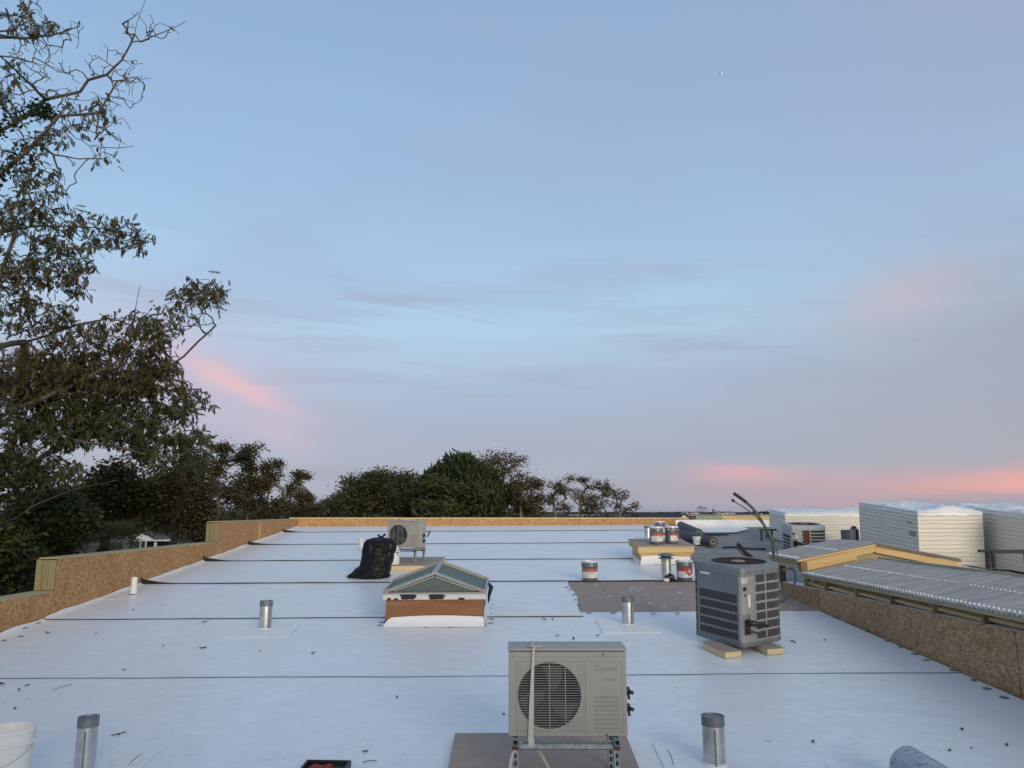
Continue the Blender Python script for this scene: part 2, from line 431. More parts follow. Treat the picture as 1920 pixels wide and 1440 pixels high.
M['hose_green'] = mat('green_lineset', (0.085, 0.12, 0.095), 0.55, var=0.3, vscale=18)
M['cable'] = mat('grey_conduit', (0.05, 0.052, 0.055), 0.5)
M['redglove'] = mat('red_cloth', (0.36, 0.04, 0.03), 0.8, var=0.5, vscale=30)
M['deadleaf'] = leaf_mat('fallen_leaf', [(0.05, 0.03, 0.018), (0.10, 0.05, 0.03), (0.16, 0.08, 0.045)], 0.1)
M['twig'] = mat('twig_bark', (0.10, 0.08, 0.06), 0.8)
M['stucco'] = mat('stucco', (0.42, 0.40, 0.37), 0.85, var=0.2, vscale=2, bump=0.3)

# ------------------------------------------------------------------ ground
def ground_mat():
    m = bpy.data.materials.new('ground'); m.use_nodes = True
    t = m.node_tree; t.nodes.clear(); g = G(t)
    p = g.n('ShaderNodeBsdfPrincipled', {'Roughness': 0.95, 'Specular IOR Level': 0.1})
    v = g.n('ShaderNodeTexCoord').outputs['Object']
    a = g.n('ShaderNodeTexNoise', {'Vector': v, 'Scale': 0.02, 'Detail': 8.0, 'Roughness': 0.65}).outputs[0]
    b = g.n('ShaderNodeTexNoise', {'Vector': v, 'Scale': 0.6, 'Detail': 6.0}).outputs[0]
    c = g.mix(g.ramp(a, [(0.4, 0.0), (0.6, 1.0)]), (0.05, 0.05, 0.025, 1), (0.10, 0.068, 0.04, 1))
    c = g.mix(g.m('MULTIPLY', b, 0.5), c, (0.03, 0.028, 0.016, 1))
    g.link(c, p.inputs['Base Color'])
    g.n('ShaderNodeOutputMaterial', {'Surface': p.outputs[0]})
    return m
mb = MB()
ring = [0, 60, 200, 700, 2500, 9000]
N = 48
for r in ring:
    for k in range(N):
        a = 2 * math.pi * k / N
        mb.v.append((r * math.cos(a), r * math.sin(a), GROUND))
for i in range(len(ring) - 1):
    for k in range(N):
        k2 = (k + 1) % N
        if i == 0: mb.f.append((0, N + k, N + k2))
        else: mb.f.append((i * N + k, (i + 1) * N + k, (i + 1) * N + k2, i * N + k2))
        mb.mi.append(0)
tag(mb.build('ground', ground_mat()), 'brown and green low ground reaching to the horizon', None, kind='structure')

# ------------------------------------------------------------------ the building we look along
XL, YB = -6.80, 24.90                        # inner faces of the left and back parapets
def XW(y): return 5.59 - 0.0832 * y          # inner face of the right-hand low wall
bld = thing('building', 'long low building with its roof half covered in white membrane sheets', 'building', (0, 0, 0))
mb = MB()
x0, x1, y0, y1 = -7.12, 13.5, -2.0, 25.22
top = [(x0, y0), (x1, y0), (x1, y1), (x0, y1)]
mb.add([(x, y, GROUND) for x, y in top] + [(x, y, roof(x, y) - 0.06) for x, y in top], [(3, 2, 1, 0), (0, 1, 5, 4), (1, 2, 6, 5), (2, 3, 7, 6), (3, 0, 4, 7)])
mb.build('wall', M['stucco'], bld)
mb = MB()
mb.add([(x, y, roof(x, y) - 0.06) for x, y in top] + [(x, y, roof(x, y) - 0.012) for x, y in top], [(3, 2, 1, 0), (4, 5, 6, 7), (0, 1, 5, 4), (1, 2, 6, 5), (2, 3, 7, 6), (3, 0, 4, 7)])
deck = mb.build('roof_deck', M['oldroof'], bld)

def wob(x, seed, amp): return amp * mnoise.noise(Vector((x * 0.55, seed * 7.3, 0.4))) + amp * .4 * mnoise.noise(Vector((x * 2.1, seed * 3.1, 9.4)))

def sheet(ya, yb, xr, lip, seed, xl=XL, curl=True, flick=0.085, z0=0.004, corner=0.0, front_off=0.005, skirt=True):
    """one run of membrane: xr(y) gives the right edge; the front edge laps over the run before it"""
    mb = MB()
    nx, ys = 90, [0.0, 0.012, 0.05, 0.14] + [0.3 + 0.19 * k for k in range(16)]
    L = yb - ya
    ys = [s for s in ys if s < L - 0.2] + [L]
    def P(i, s):
        t = i / nx
        y = ya + s
        xe = xr(y)
        # denser columns near the left edge
        x = xl + (xe - xl) * t
        yy = y
        if s < 0.3: yy += wob(x, seed, 0.034) * (1 - s / 0.3)
        if corner and s < 0.6:                         # rounded right-hand corner
            d = max(0.0, x - (xe - corner)) / corner
            yy += (1 - math.sqrt(max(0.0, 1 - d * d))) * corner * (1 - s / 0.6)
        z = roof(x, yy) + z0 + front_off * (1 - s / L)
        z += 0.0022 * (1 + mnoise.noise(Vector((x * 1.1, yy * 2.3, seed)))) * min(1.0, s / 0.2)
        if lip:
            k = math.exp(-s / 0.035)
            hh = lip * (0.75 + 0.5 * mnoise.noise(Vector((x * 0.9, seed * 2.0, 3.0))))
            if curl: hh += flick * math.exp(-(max(0.0, x - xl - 0.02) / 0.26) ** 1.5)
            z += hh * k
        if curl and i == 0:
            z += 0.035 + 0.03 * mnoise.noise(Vector((yy * 1.7, 1.0, 0))); x += 0.004
        if curl and i == 1 and skirt: x = xl + 0.05
        return Vector((x, yy, z))
    for s in ys:
        for i in range(nx + 1): mb.v.append(tuple(P(i, s)))
    for j in range(len(ys) - 1):
        for i in range(nx):
            a = j * (nx + 1) + i
            mb.f.append((a, a + 1, a + nx + 2, a + nx + 1)); mb.mi.append(0)
    o = mb.build('membrane_sheet', M['membrane'], bld, smooth=True)
    # dark cut edge / underside showing along the front
    e = MB()
    for i in range(nx + 1):
        p = P(i, 0.0)
        base_z = roof(p.x, p.y) + 0.0015
        e.v.append((p.x, p.y - 0.003, p.z + 0.001)); e.v.append((p.x, p.y - 0.006, base_z))
    for i in range(nx):
        e.f.append((2 * i, 2 * i + 1, 2 * i + 3, 2 * i + 2)); e.mi.append(0)
    e.build('seam_edge', M['membrane_back'], o)
    return o

SY = [2.9, 5.80, 8.69, 11.58, 14.50, 17.33, 20.22, 23.20]
rw = lambda y: XW(y) - 0.03
sheet(2.9, 5.9, rw, 0.0, 1)
sheet(5.80, 8.8, rw, 0.0, 2)
sheet(8.69, 11.87, rw, 0.004, 3, flick=0.0)
sheet(11.58, 14.62, lambda y: 1.04 + 0.03 * math.sin(y * 3), 0.004, 4, z0=0.010, flick=0.0)
sheet(14.50, 17.45, lambda y: 2.95 + 0.02 * math.sin(y), 0.016, 5, z0=0.012)
sheet(17.33, 20.35, lambda y: 3.25 + 0.03 * math.sin(y), 0.016, 6, z0=0.012)
sheet(20.22, 23.3, lambda y: 4.35 + 0.12 * math.sin(y * 1.3), 0.015, 7, z0=0.012)
sheet(23.20, 24.885, lambda y: 4.95, 0.014, 8, z0=0.012)
# loose piece in front of the curb, running to the right-hand wall
sheet(14.46, 16.42, lambda y: 4.62 + 0.05 * math.sin(y * 4), 0.012, 9, xl=2.62, curl=False, z0=0.009)
# cut sheet laid against the back wall
sheet(22.3, 23.82, lambda y: 6.75 + 0.35 * math.sin(y * 2.2), 0.012, 10, xl=4.6, curl=False, z0=0.02)

# bare cover boards in the gap
k = 0
for (xa, xb, ya, yb) in ((0.9, 2.12, 11.70, 13.10), (2.125, 3.34, 11.70, 13.10), (3.345, 4.62, 11.70, 13.10), (0.9, 1.6, 13.105, 14.60), (1.605, 2.82, 13.105, 14.60), (2.825, 4.52, 13.105, 14.60)):
    mb = MB()
    q = [(xa, ya), (xb, ya), (xb, yb), (xa, yb)]
    zz = 0.002 + 0.0008 * (k % 3); k += 1
    mb.add([(x, y, roof(x, y) - 0.011) for x, y in q] + [(x, y, roof(x, y) + zz) for x, y in q], [(4, 5, 6, 7), (0, 1, 5, 4), (1, 2, 6, 5), (2, 3, 7, 6), (3, 0, 4, 7)])
    mb.build('cover_board', M['board'], bld)
# old grey roll roofing in lapped courses
y = 16.1
k = 0
while y < 24.6:
    xa, xb = 2.3, 13.3
    yb = min(y + 0.93, 24.88)
    mb = MB()
    nn = 26
    for i in range(nn + 1):
        x = xa + (xb - xa) * i / nn
        ww = 0.02 * mnoise.noise(Vector((x * 1.1, k * 5.0, 2)))
        lift = 0.010 + 0.008 * max(0, mnoise.noise(Vector((x * 1.7, k * 3.0, 7))))
        mb.v += [(x, y + ww, roof(x, y) - 0.011), (x, y + ww, roof(x, y) - 0.011 + lift), (x, yb + 0.1, roof(x, yb + 0.1) - 0.009)]
    for i in range(nn):
        a = 3 * i
        mb.f += [(a, a + 3, a + 4, a + 1), (a + 1, a + 4, a + 5, a + 2)]; mb.mi += [0, 0]
    mb.build('roofing_course', M['oldroof'], bld)
    y += 0.83; k += 1
# fastening plates
mb = MB(); mb.lathe([(0.0, 0.005), (0.022, 0.005), (0.035, 0.0025), (0.040, 0.0)], n=10)
plate_d = mb.mesh('fastening_plate', M['plate'], True)
plate_l = mb.mesh('fastening_plate', M['plate_light'], True)
tiltq = Vector((0, 0, 1)).rotation_difference(Vector((-CROSS, -SLOPE, 1)).normalized()).to_euler()
def plate(px, py, me, lift=0.012):
    p = RP(px, py)
    o = link('fastening_plate', me, bld, (p.x, p.y, roof(p.x, p.y) + lift), tiltq)
    s = rnd.uniform(0.85, 1.15); o.scale = (s, s * rnd.uniform(.8, 1.0), 1)
for (a, b) in ((500, 52), (720, 75), (775, 78), (708, 90), (752, 89), (815, 112), (582, 125), (968, 62), (1005, 101), (825, 166), (917, 176), (912, 193), (650, 217), (1705, 165)):
    plate(960 + a * .3125, 1080 + b * .3125, plate_l, 0.006)
for (a, b) in ((205, 868), (415, 912), (490, 937), (555, 965), (613, 992), (690, 1030), (740, 1060), (818, 1096), (910, 1140), (980, 1177), (1145, 1240), (1268, 1300), (1350, 1352), (1455, 1407)):
    plate(1440 + a * .3055 - 2, 880 + b * .3055, plate_d)
for (a, b) in ((14, 1267), (108, 1245), (260, 1225), (130, 1197), (205, 1170), (240, 1150), (335, 1110), (395, 1085), (480, 1060), (550, 1035), (625, 1003), (980, 880)):
    plate(a / 3 + 3, 780 + b / 3, plate_d)
for (a, b) in ((440, 1257), (410, 1290), (658, 1305), (920, 1308), (1180, 1310), (1520, 1302), (1610, 1267), (1625, 1220), (1620, 1166), (1625, 1107), (1635, 1062), (1620, 1018)):
    plate(640 + a * .1736, 950 + b * .1736, plate_d)
for (a, b) in ((1063, 1103), (1069, 1108), (1076, 1117), (1079, 1127), (1086, 1135), (1105, 1151), (1150, 1151), (1225, 1152), (1270, 1152)):
    plate(a, b, plate_d, 0.02)
# square flashing patches round the vents
def patch(px, py, w, d, rz=0.0):
    p = RP(px, py); mb = MB()
    a = [Vector((-w, -d, 0)), Vector((w, -d, 0)), Vector((w, d, 0)), Vector((-w, d, 0))]
    a = [Matrix.Rotation(rz, 3, 'Z') @ q for q in a]
    q = [(p.x + t.x, p.y + t.y) for t in a]
    mb.add([(x, y, roof(x, y) + 0.018) for x, y in q] + [(x, y, roof(x, y) + 0.004) for x, y in q], [(0, 1, 2, 3), (0, 4, 5, 1), (1, 5, 6, 2), (2, 6, 7, 3), (3, 7, 4, 0)])
    mb.mi = [0, 1, 1, 1, 1]; mb.build('membrane_patch', [M['membrane'], M['plate_light']], bld)
patch(497, 1183, 0.42, 0.40, 0.05); patch(1178, 1175, 0.40, 0.42); patch(250, 1117, 0.36, 0.36, 0.08)
patch(157, 1452, 0.40, 0.40); patch(1340, 1437, 0.40, 0.40)

# ------------------------------------------------------------------ parapets
def panel_left(name, ya, yb, ztop, parent, m, xin=XL, th=0.012):
    mb = MB()
    q = [(ya, roof(XL, ya) - 0.05), (yb, roof(XL, yb) - 0.05), (yb, ztop), (ya, ztop)]
    mb.prism([(xin, y, z) for y, z in q], (-th, 0, 0))
    return mb.build(name, m, parent)
pl = thing('parapet_wall', 'stepped orange-brown chipboard parapet with treated lumber end posts beside the trees', 'parapet wall')
segs = [(5.0, 11.80, 1.275, [5.0, 6.6, 9.0, 10.35, 11.1, 11.80]), (11.80, 18.2, 1.75, [11.80, 12.05, 15.2, 16.1, 18.2]), (18.2, YB - 0.003, 2.215, [18.2, 21.1, 22.6, YB - 0.003])]
for si, (ya, yb, zt, js) in enumerate(segs):
    for i in range(len(js) - 1):
        panel_left('chipboard_panel', js[i] + 0.005, js[i + 1] - 0.005, zt, pl, M['osb'], XL - 0.004 * (i % 2))
    mb = MB(); mb.box((XL - 0.16, (ya + yb) / 2 + (0.0 if si == 0 else 0.02), zt + 0.011), (0.31, yb - ya - 0.045, 0.020), bev=0.003); mb.build('top_plate', M['treated_y'], pl)
    mb = MB(); q = [(ya, roof(XL, ya) - 0.6), (yb, roof(XL, yb) - 0.6), (yb, zt), (ya, zt)]
    mb.prism([(XL - 0.30, y, z) for y, z in q], (-0.012, 0, 0)); mb.build('outer_panel', M['osb2'], pl)
    if si:
        zb = segs[si - 1][2] + 0.024
        for kx in range(3):
            mb = MB(); mb.box((XL - 0.055 - 0.098 * kx, ya - 0.022 + 0.006 * (kx % 2), (zb + zt) / 2 - 0.004), (0.092, 0.038, zt - zb - 0.012), bev=0.003)
            mb.build('end_post', M['treated'], pl)
mb = MB(); mb.box((XL + 0.006, 21.1, (roof(XL, 21.1) + 2.2) / 2), (0.012, 0.16, 2.2 - roof(XL, 21.1) - .02)); mb.build('batten', M['pine_z'], pl)

pb = thing('parapet_wall', 'low chipboard parapet across the far end of the roof in front of the trees', 'parapet wall')
xs = [XL - 0.31, -5.2, -2.76, -0.32, 2.12, 4.4, 5.62]
for i in range(len(xs) - 1):
    xa, xb = xs[i] + 0.003, xs[i + 1] - 0.003
    mb = MB(); q = [(xa, roof(xa, YB) - 0.04), (xb, roof(xb, YB) - 0.04), (xb, 2.235), (xa, 2.235)]
    mb.prism([(x, YB + 0.002 * (i % 2), z) for x, z in q], (0, 0.012, 0)); mb.build('chipboard_panel', M['osb3'], pb)
for i, (xa, xb) in enumerate(((XL - 0.31, -3.4), (-3.397, 0.2), (0.203, 3.9), (3.903, 5.62))):
    mb = MB(); mb.box(((xa + xb) / 2, YB + 0.14, 2.257), (xb - xa, 0.27, 0.036), bev=0.004); mb.build('top_plate', M['pine'], pb)
mb = MB(); mb.box((-0.6, YB + 0.275, 1.0), (12.6, 0.012, 2.4)); mb.build('outer_panel', M['osb2'], pb)

YBW = 23.92
pw = thing('parapet_wall', 'white flashed upstand topped with green and yellow lumber beyond the dark rolls', 'parapet wall')
mb = MB(); mb.grid(lambda u, v: (5.0 + 3.6 * u, YBW - 0.05 + 0.03 * mnoise.noise(Vector((u * 6, v * 2, 0))) - (0.07 * (1 - v) ** 3), roof(5 + 3.6 * u, YBW) + 0.01 + v * (2.205 - roof(5 + 3.6 * u, YBW))), 40, 6)
mb.build('flashing_sheet', M['flash'], pw, True)
mb = MB(); mb.box((6.03, YBW - 0.02, 2.272), (0.80, 0.038, 0.115), bev=0.004); mb.build('green_board', M['treated_green'], pw)
mb = MB(); mb.box((7.50, YBW - 0.02, 2.274), (2.13, 0.038, 0.120), bev=0.004); mb.build('yellow_board', M['pine'], pw)
mb = MB(); mb.box((7.1, YBW + 0.15, 1.5), (2.95, 0.26, 1.5)); mb.build('core_wall', M['stucco'], pw)
mb = MB(); mb.box((8.72, YBW - 0.6, 2.06), (0.16, 1.4, 0.42), bev=0.03); mb.build('return_wall', M['flash'], pw, True)
p = AT(1463, 1000, 21.0)
ps = thing('wooden_post', 'short dark brown wooden post beside the low wrapped stack', 'post', (p.x, p.y, roof(p.x, p.y)))
mb = MB(); mb.box((0, 0, 0.32), (0.14, 0.10, 0.64), bev=0.006); mb.build('upright', M['curbwood'], ps)
mb = MB(); mb.box((-0.16, -0.05, 0.10), (0.5, 0.05, 0.22), bev=0.004); mb.build('base_board', M['curbwood'], ps)

# right-hand low wall
ZW = 1.30
pr = thing('parapet_wall', 'brown weathered chipboard wall under the clear corrugated canopy', 'parapet wall')
js = [3.0, 5.4, 7.85, 10.55, 11.35, 11.95, 13.2]
for i in range(len(js) - 1):
    ya, yb = js[i] + 0.004, js[i + 1] - 0.004
    mb = MB()
    off = 0.012 if i in (4,) else (0.004 if i % 2 else 0.0)
    q = [(ya, roof(5, ya) - 0.04), (yb, roof(5, yb) - 0.04), (yb, ZW), (ya, ZW)]
    mb.prism([(XW(y) + off, y, z) for y, z in q], (0.014, 0, 0)); mb.build('chipboard_panel', M['osb2'], pr)
mb = MB()
mb.prism([(XW(3) + 0.016, 3, ZW - 0.03), (XW(13.2) + 0.016, 13.2, ZW - 0.03), (XW(13.2) + 0.25, 13.2, ZW - 0.03), (XW(3) + 0.25, 3, ZW - 0.03)], (0, 0, 0.034)); mb.build('white_cap', M['flash'], pr)
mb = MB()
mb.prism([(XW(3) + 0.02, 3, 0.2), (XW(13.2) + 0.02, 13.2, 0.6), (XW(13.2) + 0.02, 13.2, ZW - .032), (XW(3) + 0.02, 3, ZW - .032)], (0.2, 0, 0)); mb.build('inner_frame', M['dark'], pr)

# ------------------------------------------------------------------ corrugated canopies
def poly_mat():
    m = bpy.data.materials.new('clear_corrugated_plastic'); m.use_nodes = True
    t = m.node_tree; t.nodes.clear(); g = G(t)
    v = g.n('ShaderNodeTexCoord').outputs['Object']
    st = g.n('ShaderNodeTexNoise', {'Vector': g.n('ShaderNodeMapping', {'Vector': v, 'Scale': (1.0, 6.0, 1.0)}).outputs[0], 'Scale': 1.3, 'Detail': 5.0, 'Roughness': 0.7}).outputs[0]
    c = g.mix(g.ramp(st, [(0.35, 0.0), (0.65, 1.0)]), (0.56, 0.55, 0.54, 1), (0.36, 0.335, 0.32, 1))
    p = g.n('ShaderNodeBsdfPrincipled', {'Base Color': c, 'Roughness': 0.16, 'Specular IOR Level': 0.6})
    tr = g.n('ShaderNodeBsdfTransparent', {'Color': (0.80, 0.82, 0.84, 1)})
    mx = g.n('ShaderNodeMixShader', {0: 0.30, 1: p.outputs[0], 2: tr.outputs[0]})
    g.n('ShaderNodeOutputMaterial', {'Surface': mx.outputs[0]})
    return m
M['poly'] = poly_mat()
M['bead'] = mat('white_foam_closure', (0.80, 0.82, 0.83), 0.35, 0.0)
def corrug(name, parent, xe, ze, xr, zr, ya, yb, m, off=0.0):
    """one corrugated sheet from the eave (xe,ze) to the ridge (xr,zr), flutes running up the slope; xe, xr functions of y"""
    mb = MB(); per = 0.076
    n = int((yb - ya) / per * 8)
    for i in range(n + 1):
        y = ya + (yb - ya) * i / n
        h = 0.015 * math.sin(2 * math.pi * y / per) + off
        for s in range(4):
            u = s / 3
            mb.v.append((xe(y) + (xr(y) - xe(y)) * u, y, ze + (zr - ze) * u + h + 0.006 * math.sin(u * 3 + y * 1.3)))
    for i in range(n):
        for s in range(3):
            a = 4 * i + s
            mb.f.append((a, a + 4, a + 5, a + 1)); mb.mi.append(0)
    return mb.build(name, m, parent, True)
def beads(parent, x, z, ya, yb):
    mb = MB(); per = 0.076
    y = math.ceil(ya / per) * per + per * 0.25
    while y < yb:
        s = rnd.uniform(0.85, 1.2)
        mb.lathe([(0.0, 0.017 * s), (0.009 * s, 0.012 * s), (0.012 * s, 0.004), (0.013 * s, -0.006)], (x(y), y, z(y) + 0.008), n=7)
        y += per
    o = mb.build('fastener_row', M['bead'], parent, True)
    o['kind'] = 'stuff'
    return o
cn = thing('corrugated_canopy', 'long low clear corrugated roof on lumber along the brown chipboard wall', 'canopy')
Y0c, Y1c = 3.2, 12.55
xeL = lambda y: 5.06 - 0.037 * y - 0.02
xrL = lambda y: 5.85
xfR = lambda y: 7.25
ZE, ZR = 1.488, 1.712
y = Y0c; k = 0
while y < Y1c - 0.01:
    yb = min(y + 0.70, Y1c)
    corrug('plastic_sheet', cn, xeL, ZE, xrL, ZR, y, yb, M['poly'], 0.003 * (k % 2))
    corrug('plastic_sheet', cn, xfR, ZE + 0.02, xrL, ZR, y, yb, M['poly'], 0.003 * (k % 2))
    y += 0.665; k += 1
beads(cn, lambda y: xeL(y) + 0.05, lambda y: ZE + 0.012, Y0c, Y1c)
beads(cn, lambda y: xeL(y) + (xrL(y) - xeL(y)) * 0.52, lambda y: ZE + (ZR - ZE) * 0.52, Y0c, Y1c - 0.12)
# fascia along the eave, rafter ends and the inclined braces between them
mb = MB(); mb.prism([(xeL(Y0c) + 0.045, Y0c, ZE - 0.062), (xeL(Y1c) + 0.045, Y1c, ZE - 0.062), (xeL(Y1c) + 0.045, Y1c, ZE - 0.018), (xeL(Y0c) + 0.045, Y0c, ZE - 0.018)], (0.038, 0, 0)); mb.build('fascia_board', M['treated_y'], cn)
yy = [4.05, 4.9, 5.75, 6.6, 7.45, 8.3, 9.15, 10.0, 10.85, 11.7, 12.4]
for i, y in enumerate(yy):
    x = max(XW(y), xeL(y)) + 0.10
    mb = MB(); mb.box((x - 0.045, y, ZE - 0.125), (0.10, 0.040, 0.12), bev=0.003); mb.build('rafter_end', M['brownwood'] if i % 2 else M['treated'], cn)
    mb = MB(); mb.box((x + 0.55, y, ZE - 0.06), (1.1, 0.038, 0.085), rot=(0, -math.atan2(ZR - ZE, 1.2), 0)); mb.build('rafter', M['pine'], cn)
    if i + 1 < len(yy):
        yb = yy[i + 1]; x2 = max(XW(yb), xeL(yb)) + 0.10
        mb = MB()
        a = Vector((x - 0.05, y + 0.022, ZE - 0.178)); b = Vector((x2 - 0.05, yb - 0.022, ZE - 0.150))
        mb.prism([a, b, b + Vector((0, 0, 0.034)), a + Vector((0, 0, 0.034))], (0.085, 0, 0)); mb.build('blocking', M['pine_y'], cn)
        mb = MB()
        a = Vector((x + 0.04, y + 0.022, ZE - 0.17)); b = Vector((x2 + 0.04, yb - 0.022, ZE - 0.15))
        mb.prism([a, b, b + Vector((0, 0, 0.11)), a + Vector((0, 0, 0.14))], (0.036, 0, 0)); mb.build('blocking', M['treated_y'], cn)
mb = MB(); mb.box((5.85, (Y0c + Y1c) / 2, ZR - 0.10), (0.04, Y1c - Y0c, 0.12)); mb.build('ridge_beam', M['pine_y'], cn)
mb = MB(); mb.box((7.18, (Y0c + Y1c) / 2, ZE - 0.08), (0.04, Y1c - Y0c, 0.12)); mb.build('fascia_board', M['pine_y'], cn)
mb = MB(); mb.tube([(5.85, Y0c, ZR + 0.012), (5.85, Y1c, ZR + 0.012)], 0.022, 8); mb.build('ridge_strip', M['treated_y'], cn)

cu = thing('corrugated_canopy', 'short raised clear corrugated gable roof with a yellow pine front rake', 'canopy')
GY0, GY1 = 12.62, 14.15
gx0, gx1, gx2, gz0, gz1 = 4.56, 5.85, 7.22, 1.70, 1.955
y = GY0
while y < GY1 - 0.01:
    yb = min(y + 0.70, GY1)
    corrug('plastic_sheet', cu, lambda y: gx0, gz0, lambda y: gx1, gz1, y, yb, M['poly'])
    corrug('plastic_sheet', cu, lambda y: gx2, gz0, lambda y: gx1, gz1, y, yb, M['poly'])
    y += 0.665
beads(cu, lambda y: gx0 + 0.05, lambda y: gz0 + 0.012, GY0, GY1)
beads(cu, lambda y: gx0 + 0.68, lambda y: gz0 + 0.135, GY0 + 0.02, GY1)
def rake(xa, za, xb, zb, y, h, th, name, m, drop=0.0):
    mb = MB(); mb.prism([(xa, y, za - h - drop), (xb, y, zb - h - drop), (xb, y, zb - drop), (xa, y, za - drop)], (0, th, 0)); return mb.build(name, m, cu)
rake(gx0 + 0.02, gz0 - 0.012, gx1 - 0.002, gz1 - 0.012, GY0 + 0.0, 0.030, 0.09, 'rake_strip', M['pine'])
rake(gx2 - 0.02, gz0 - 0.012, gx1 + 0.002, gz1 - 0.012, GY0 + 0.0, 0.030, 0.09, 'rake_strip', M['brownwood'])
rake(gx0 + 0.08, gz0 - 0.035, gx1 - 0.002, gz1 - 0.035, GY0 + 0.03, 0.095, 0.038, 'rake_board', M['pine'], 0.010)
rake(gx2 - 0.06, gz0 - 0.035, gx1 + 0.002, gz1 - 0.035, GY0 + 0.03, 0.105, 0.038, 'rake_board', M['pine'], 0.010)
rake(gx0 + 0.10, gz0 - 0.14, gx1 - 0.3, gz1 - 0.20, GY0 + 0.045, 0.055, 0.036, 'lower_rake', M['pine'])
mb = MB(); mb.prism([(gx0 + 0.15, GY0 + 0.09, 1.45), (gx2 - 0.12, GY0 + 0.09, 1.45), (gx2 - 0.12, GY0 + 0.09, gz0 - 0.06), (gx1, GY0 + 0.09, gz1 - 0.06), (gx0 + 0.15, GY0 + 0.09, gz0 - 0.06)], (0, 0.03, 0)); mb.build('gable_board', M['treated_y'], cu)
for zz, mm in ((gz0 - 0.06, 'treated_y'), (gz0 - 0.125, 'pine_y')):
    mb = MB(); mb.box((gx0 + 0.08, (GY0 + GY1) / 2 + 0.06, zz), (0.04, GY1 - GY0 - 0.14, 0.055)); mb.build('fascia_board', M[mm], cu)
mb = MB(); mb.box((gx0 + 0.12, GY0 + 0.06, gz0 - 0.12), (0.10, 0.10, 0.16)); mb.build('corner_post', M['brownwood'], cu)
mb = MB(); mb.box((gx0 + 0.13, 13.7, 1.32), (0.09, 0.09, 0.56)); mb.build('corner_post', M['brownwood'], cu)
mb = MB(); mb.box((gx2 - 0.08, (GY0 + GY1) / 2 + 0.06, gz0 - 0.09), (0.04, GY1 - GY0 - 0.14, 0.11)); mb.build('fascia_board', M['pine_y'], cu)
mb = MB(); mb.box((gx2 - 0.12, 13.3, 1.36), (0.09, 0.09, 0.5)); mb.build('corner_post', M['brownwood'], cu)
# unseen wall added behind the viewer to keep low glow off the near roof
mb = MB(); mb.box((2.0, -0.75, 1.13), (24.0, 0.3, 2.3)); mb.v = [(x, y, min(z, 2.22)) for x, y, z in mb.v]; mb.build('unseen_shade_wall', M['stucco'], bld)

# ------------------------------------------------------------------ objects on the roof
def on_roof(px, py):
    p = RP(px, py); return Vector((p.x, p.y, roof(p.x, p.y) + 0.012))

# --- vent pipes
def vent(px, py, rad, h, label, dark_cap=True, seam=0.3):
    p = on_roof(px, py)
    t = thing('vent_pipe', label, 'vent pipe', p, group='round sheet metal vent pipes')
    mb = MB(); mb.lathe([(rad, -0.02), (rad, h - 0.055), (rad * 0.99, h - 0.05)], n=28)
    b = mb.build('pipe', M['galv'], t, True)
    mb = MB(); mb.lathe([(0.0, h - 0.012), (rad * 0.93, h - 0.010), (rad * 0.96, h), (rad * 1.05, h), (rad * 1.05, h - 0.07), (rad * 0.98, h - 0.072)], n=28)
    mb.build('cap', M['galv_dark'], t, 'auto')
    mb = MB(); a = seam - math.pi / 2
    mb.box((rad * 1.005 * math.cos(a), rad * 1.005 * math.sin(a), h / 2 - 0.04), (0.012, 0.012, h - 0.10), rot=(0, 0, a)); mb.build('seam', M['galv_dark'], t)
    mb = MB(); mb.lathe([(rad * 1.02, 0.0), (rad * 1.02, 0.030), (rad * 1.06, 0.012), (rad * 1.25, 0.0)], n=28); mb.build('flashing_collar', M['flash'], t, True)
    return t
vent(157, 1454, 0.072, 0.41, 'galvanised vent pipe with a brown streak beside the open white pail')
vent(497, 1181, 0.082, 0.375, 'galvanised vent pipe between the skylight and the left parapet', seam=0.9)
vent(1178, 1173, 0.082, 0.375, 'galvanised vent pipe in front of the bare cover boards', seam=0.5)
vent(1340, 1437, 0.084, 0.36, 'short galvanised vent pipe beside the strapped air conditioner', seam=-0.1)
vent(1215, 1012, 0.085, 0.36, 'plain galvanised vent pipe beside the stacked metal pails', seam=0.4)
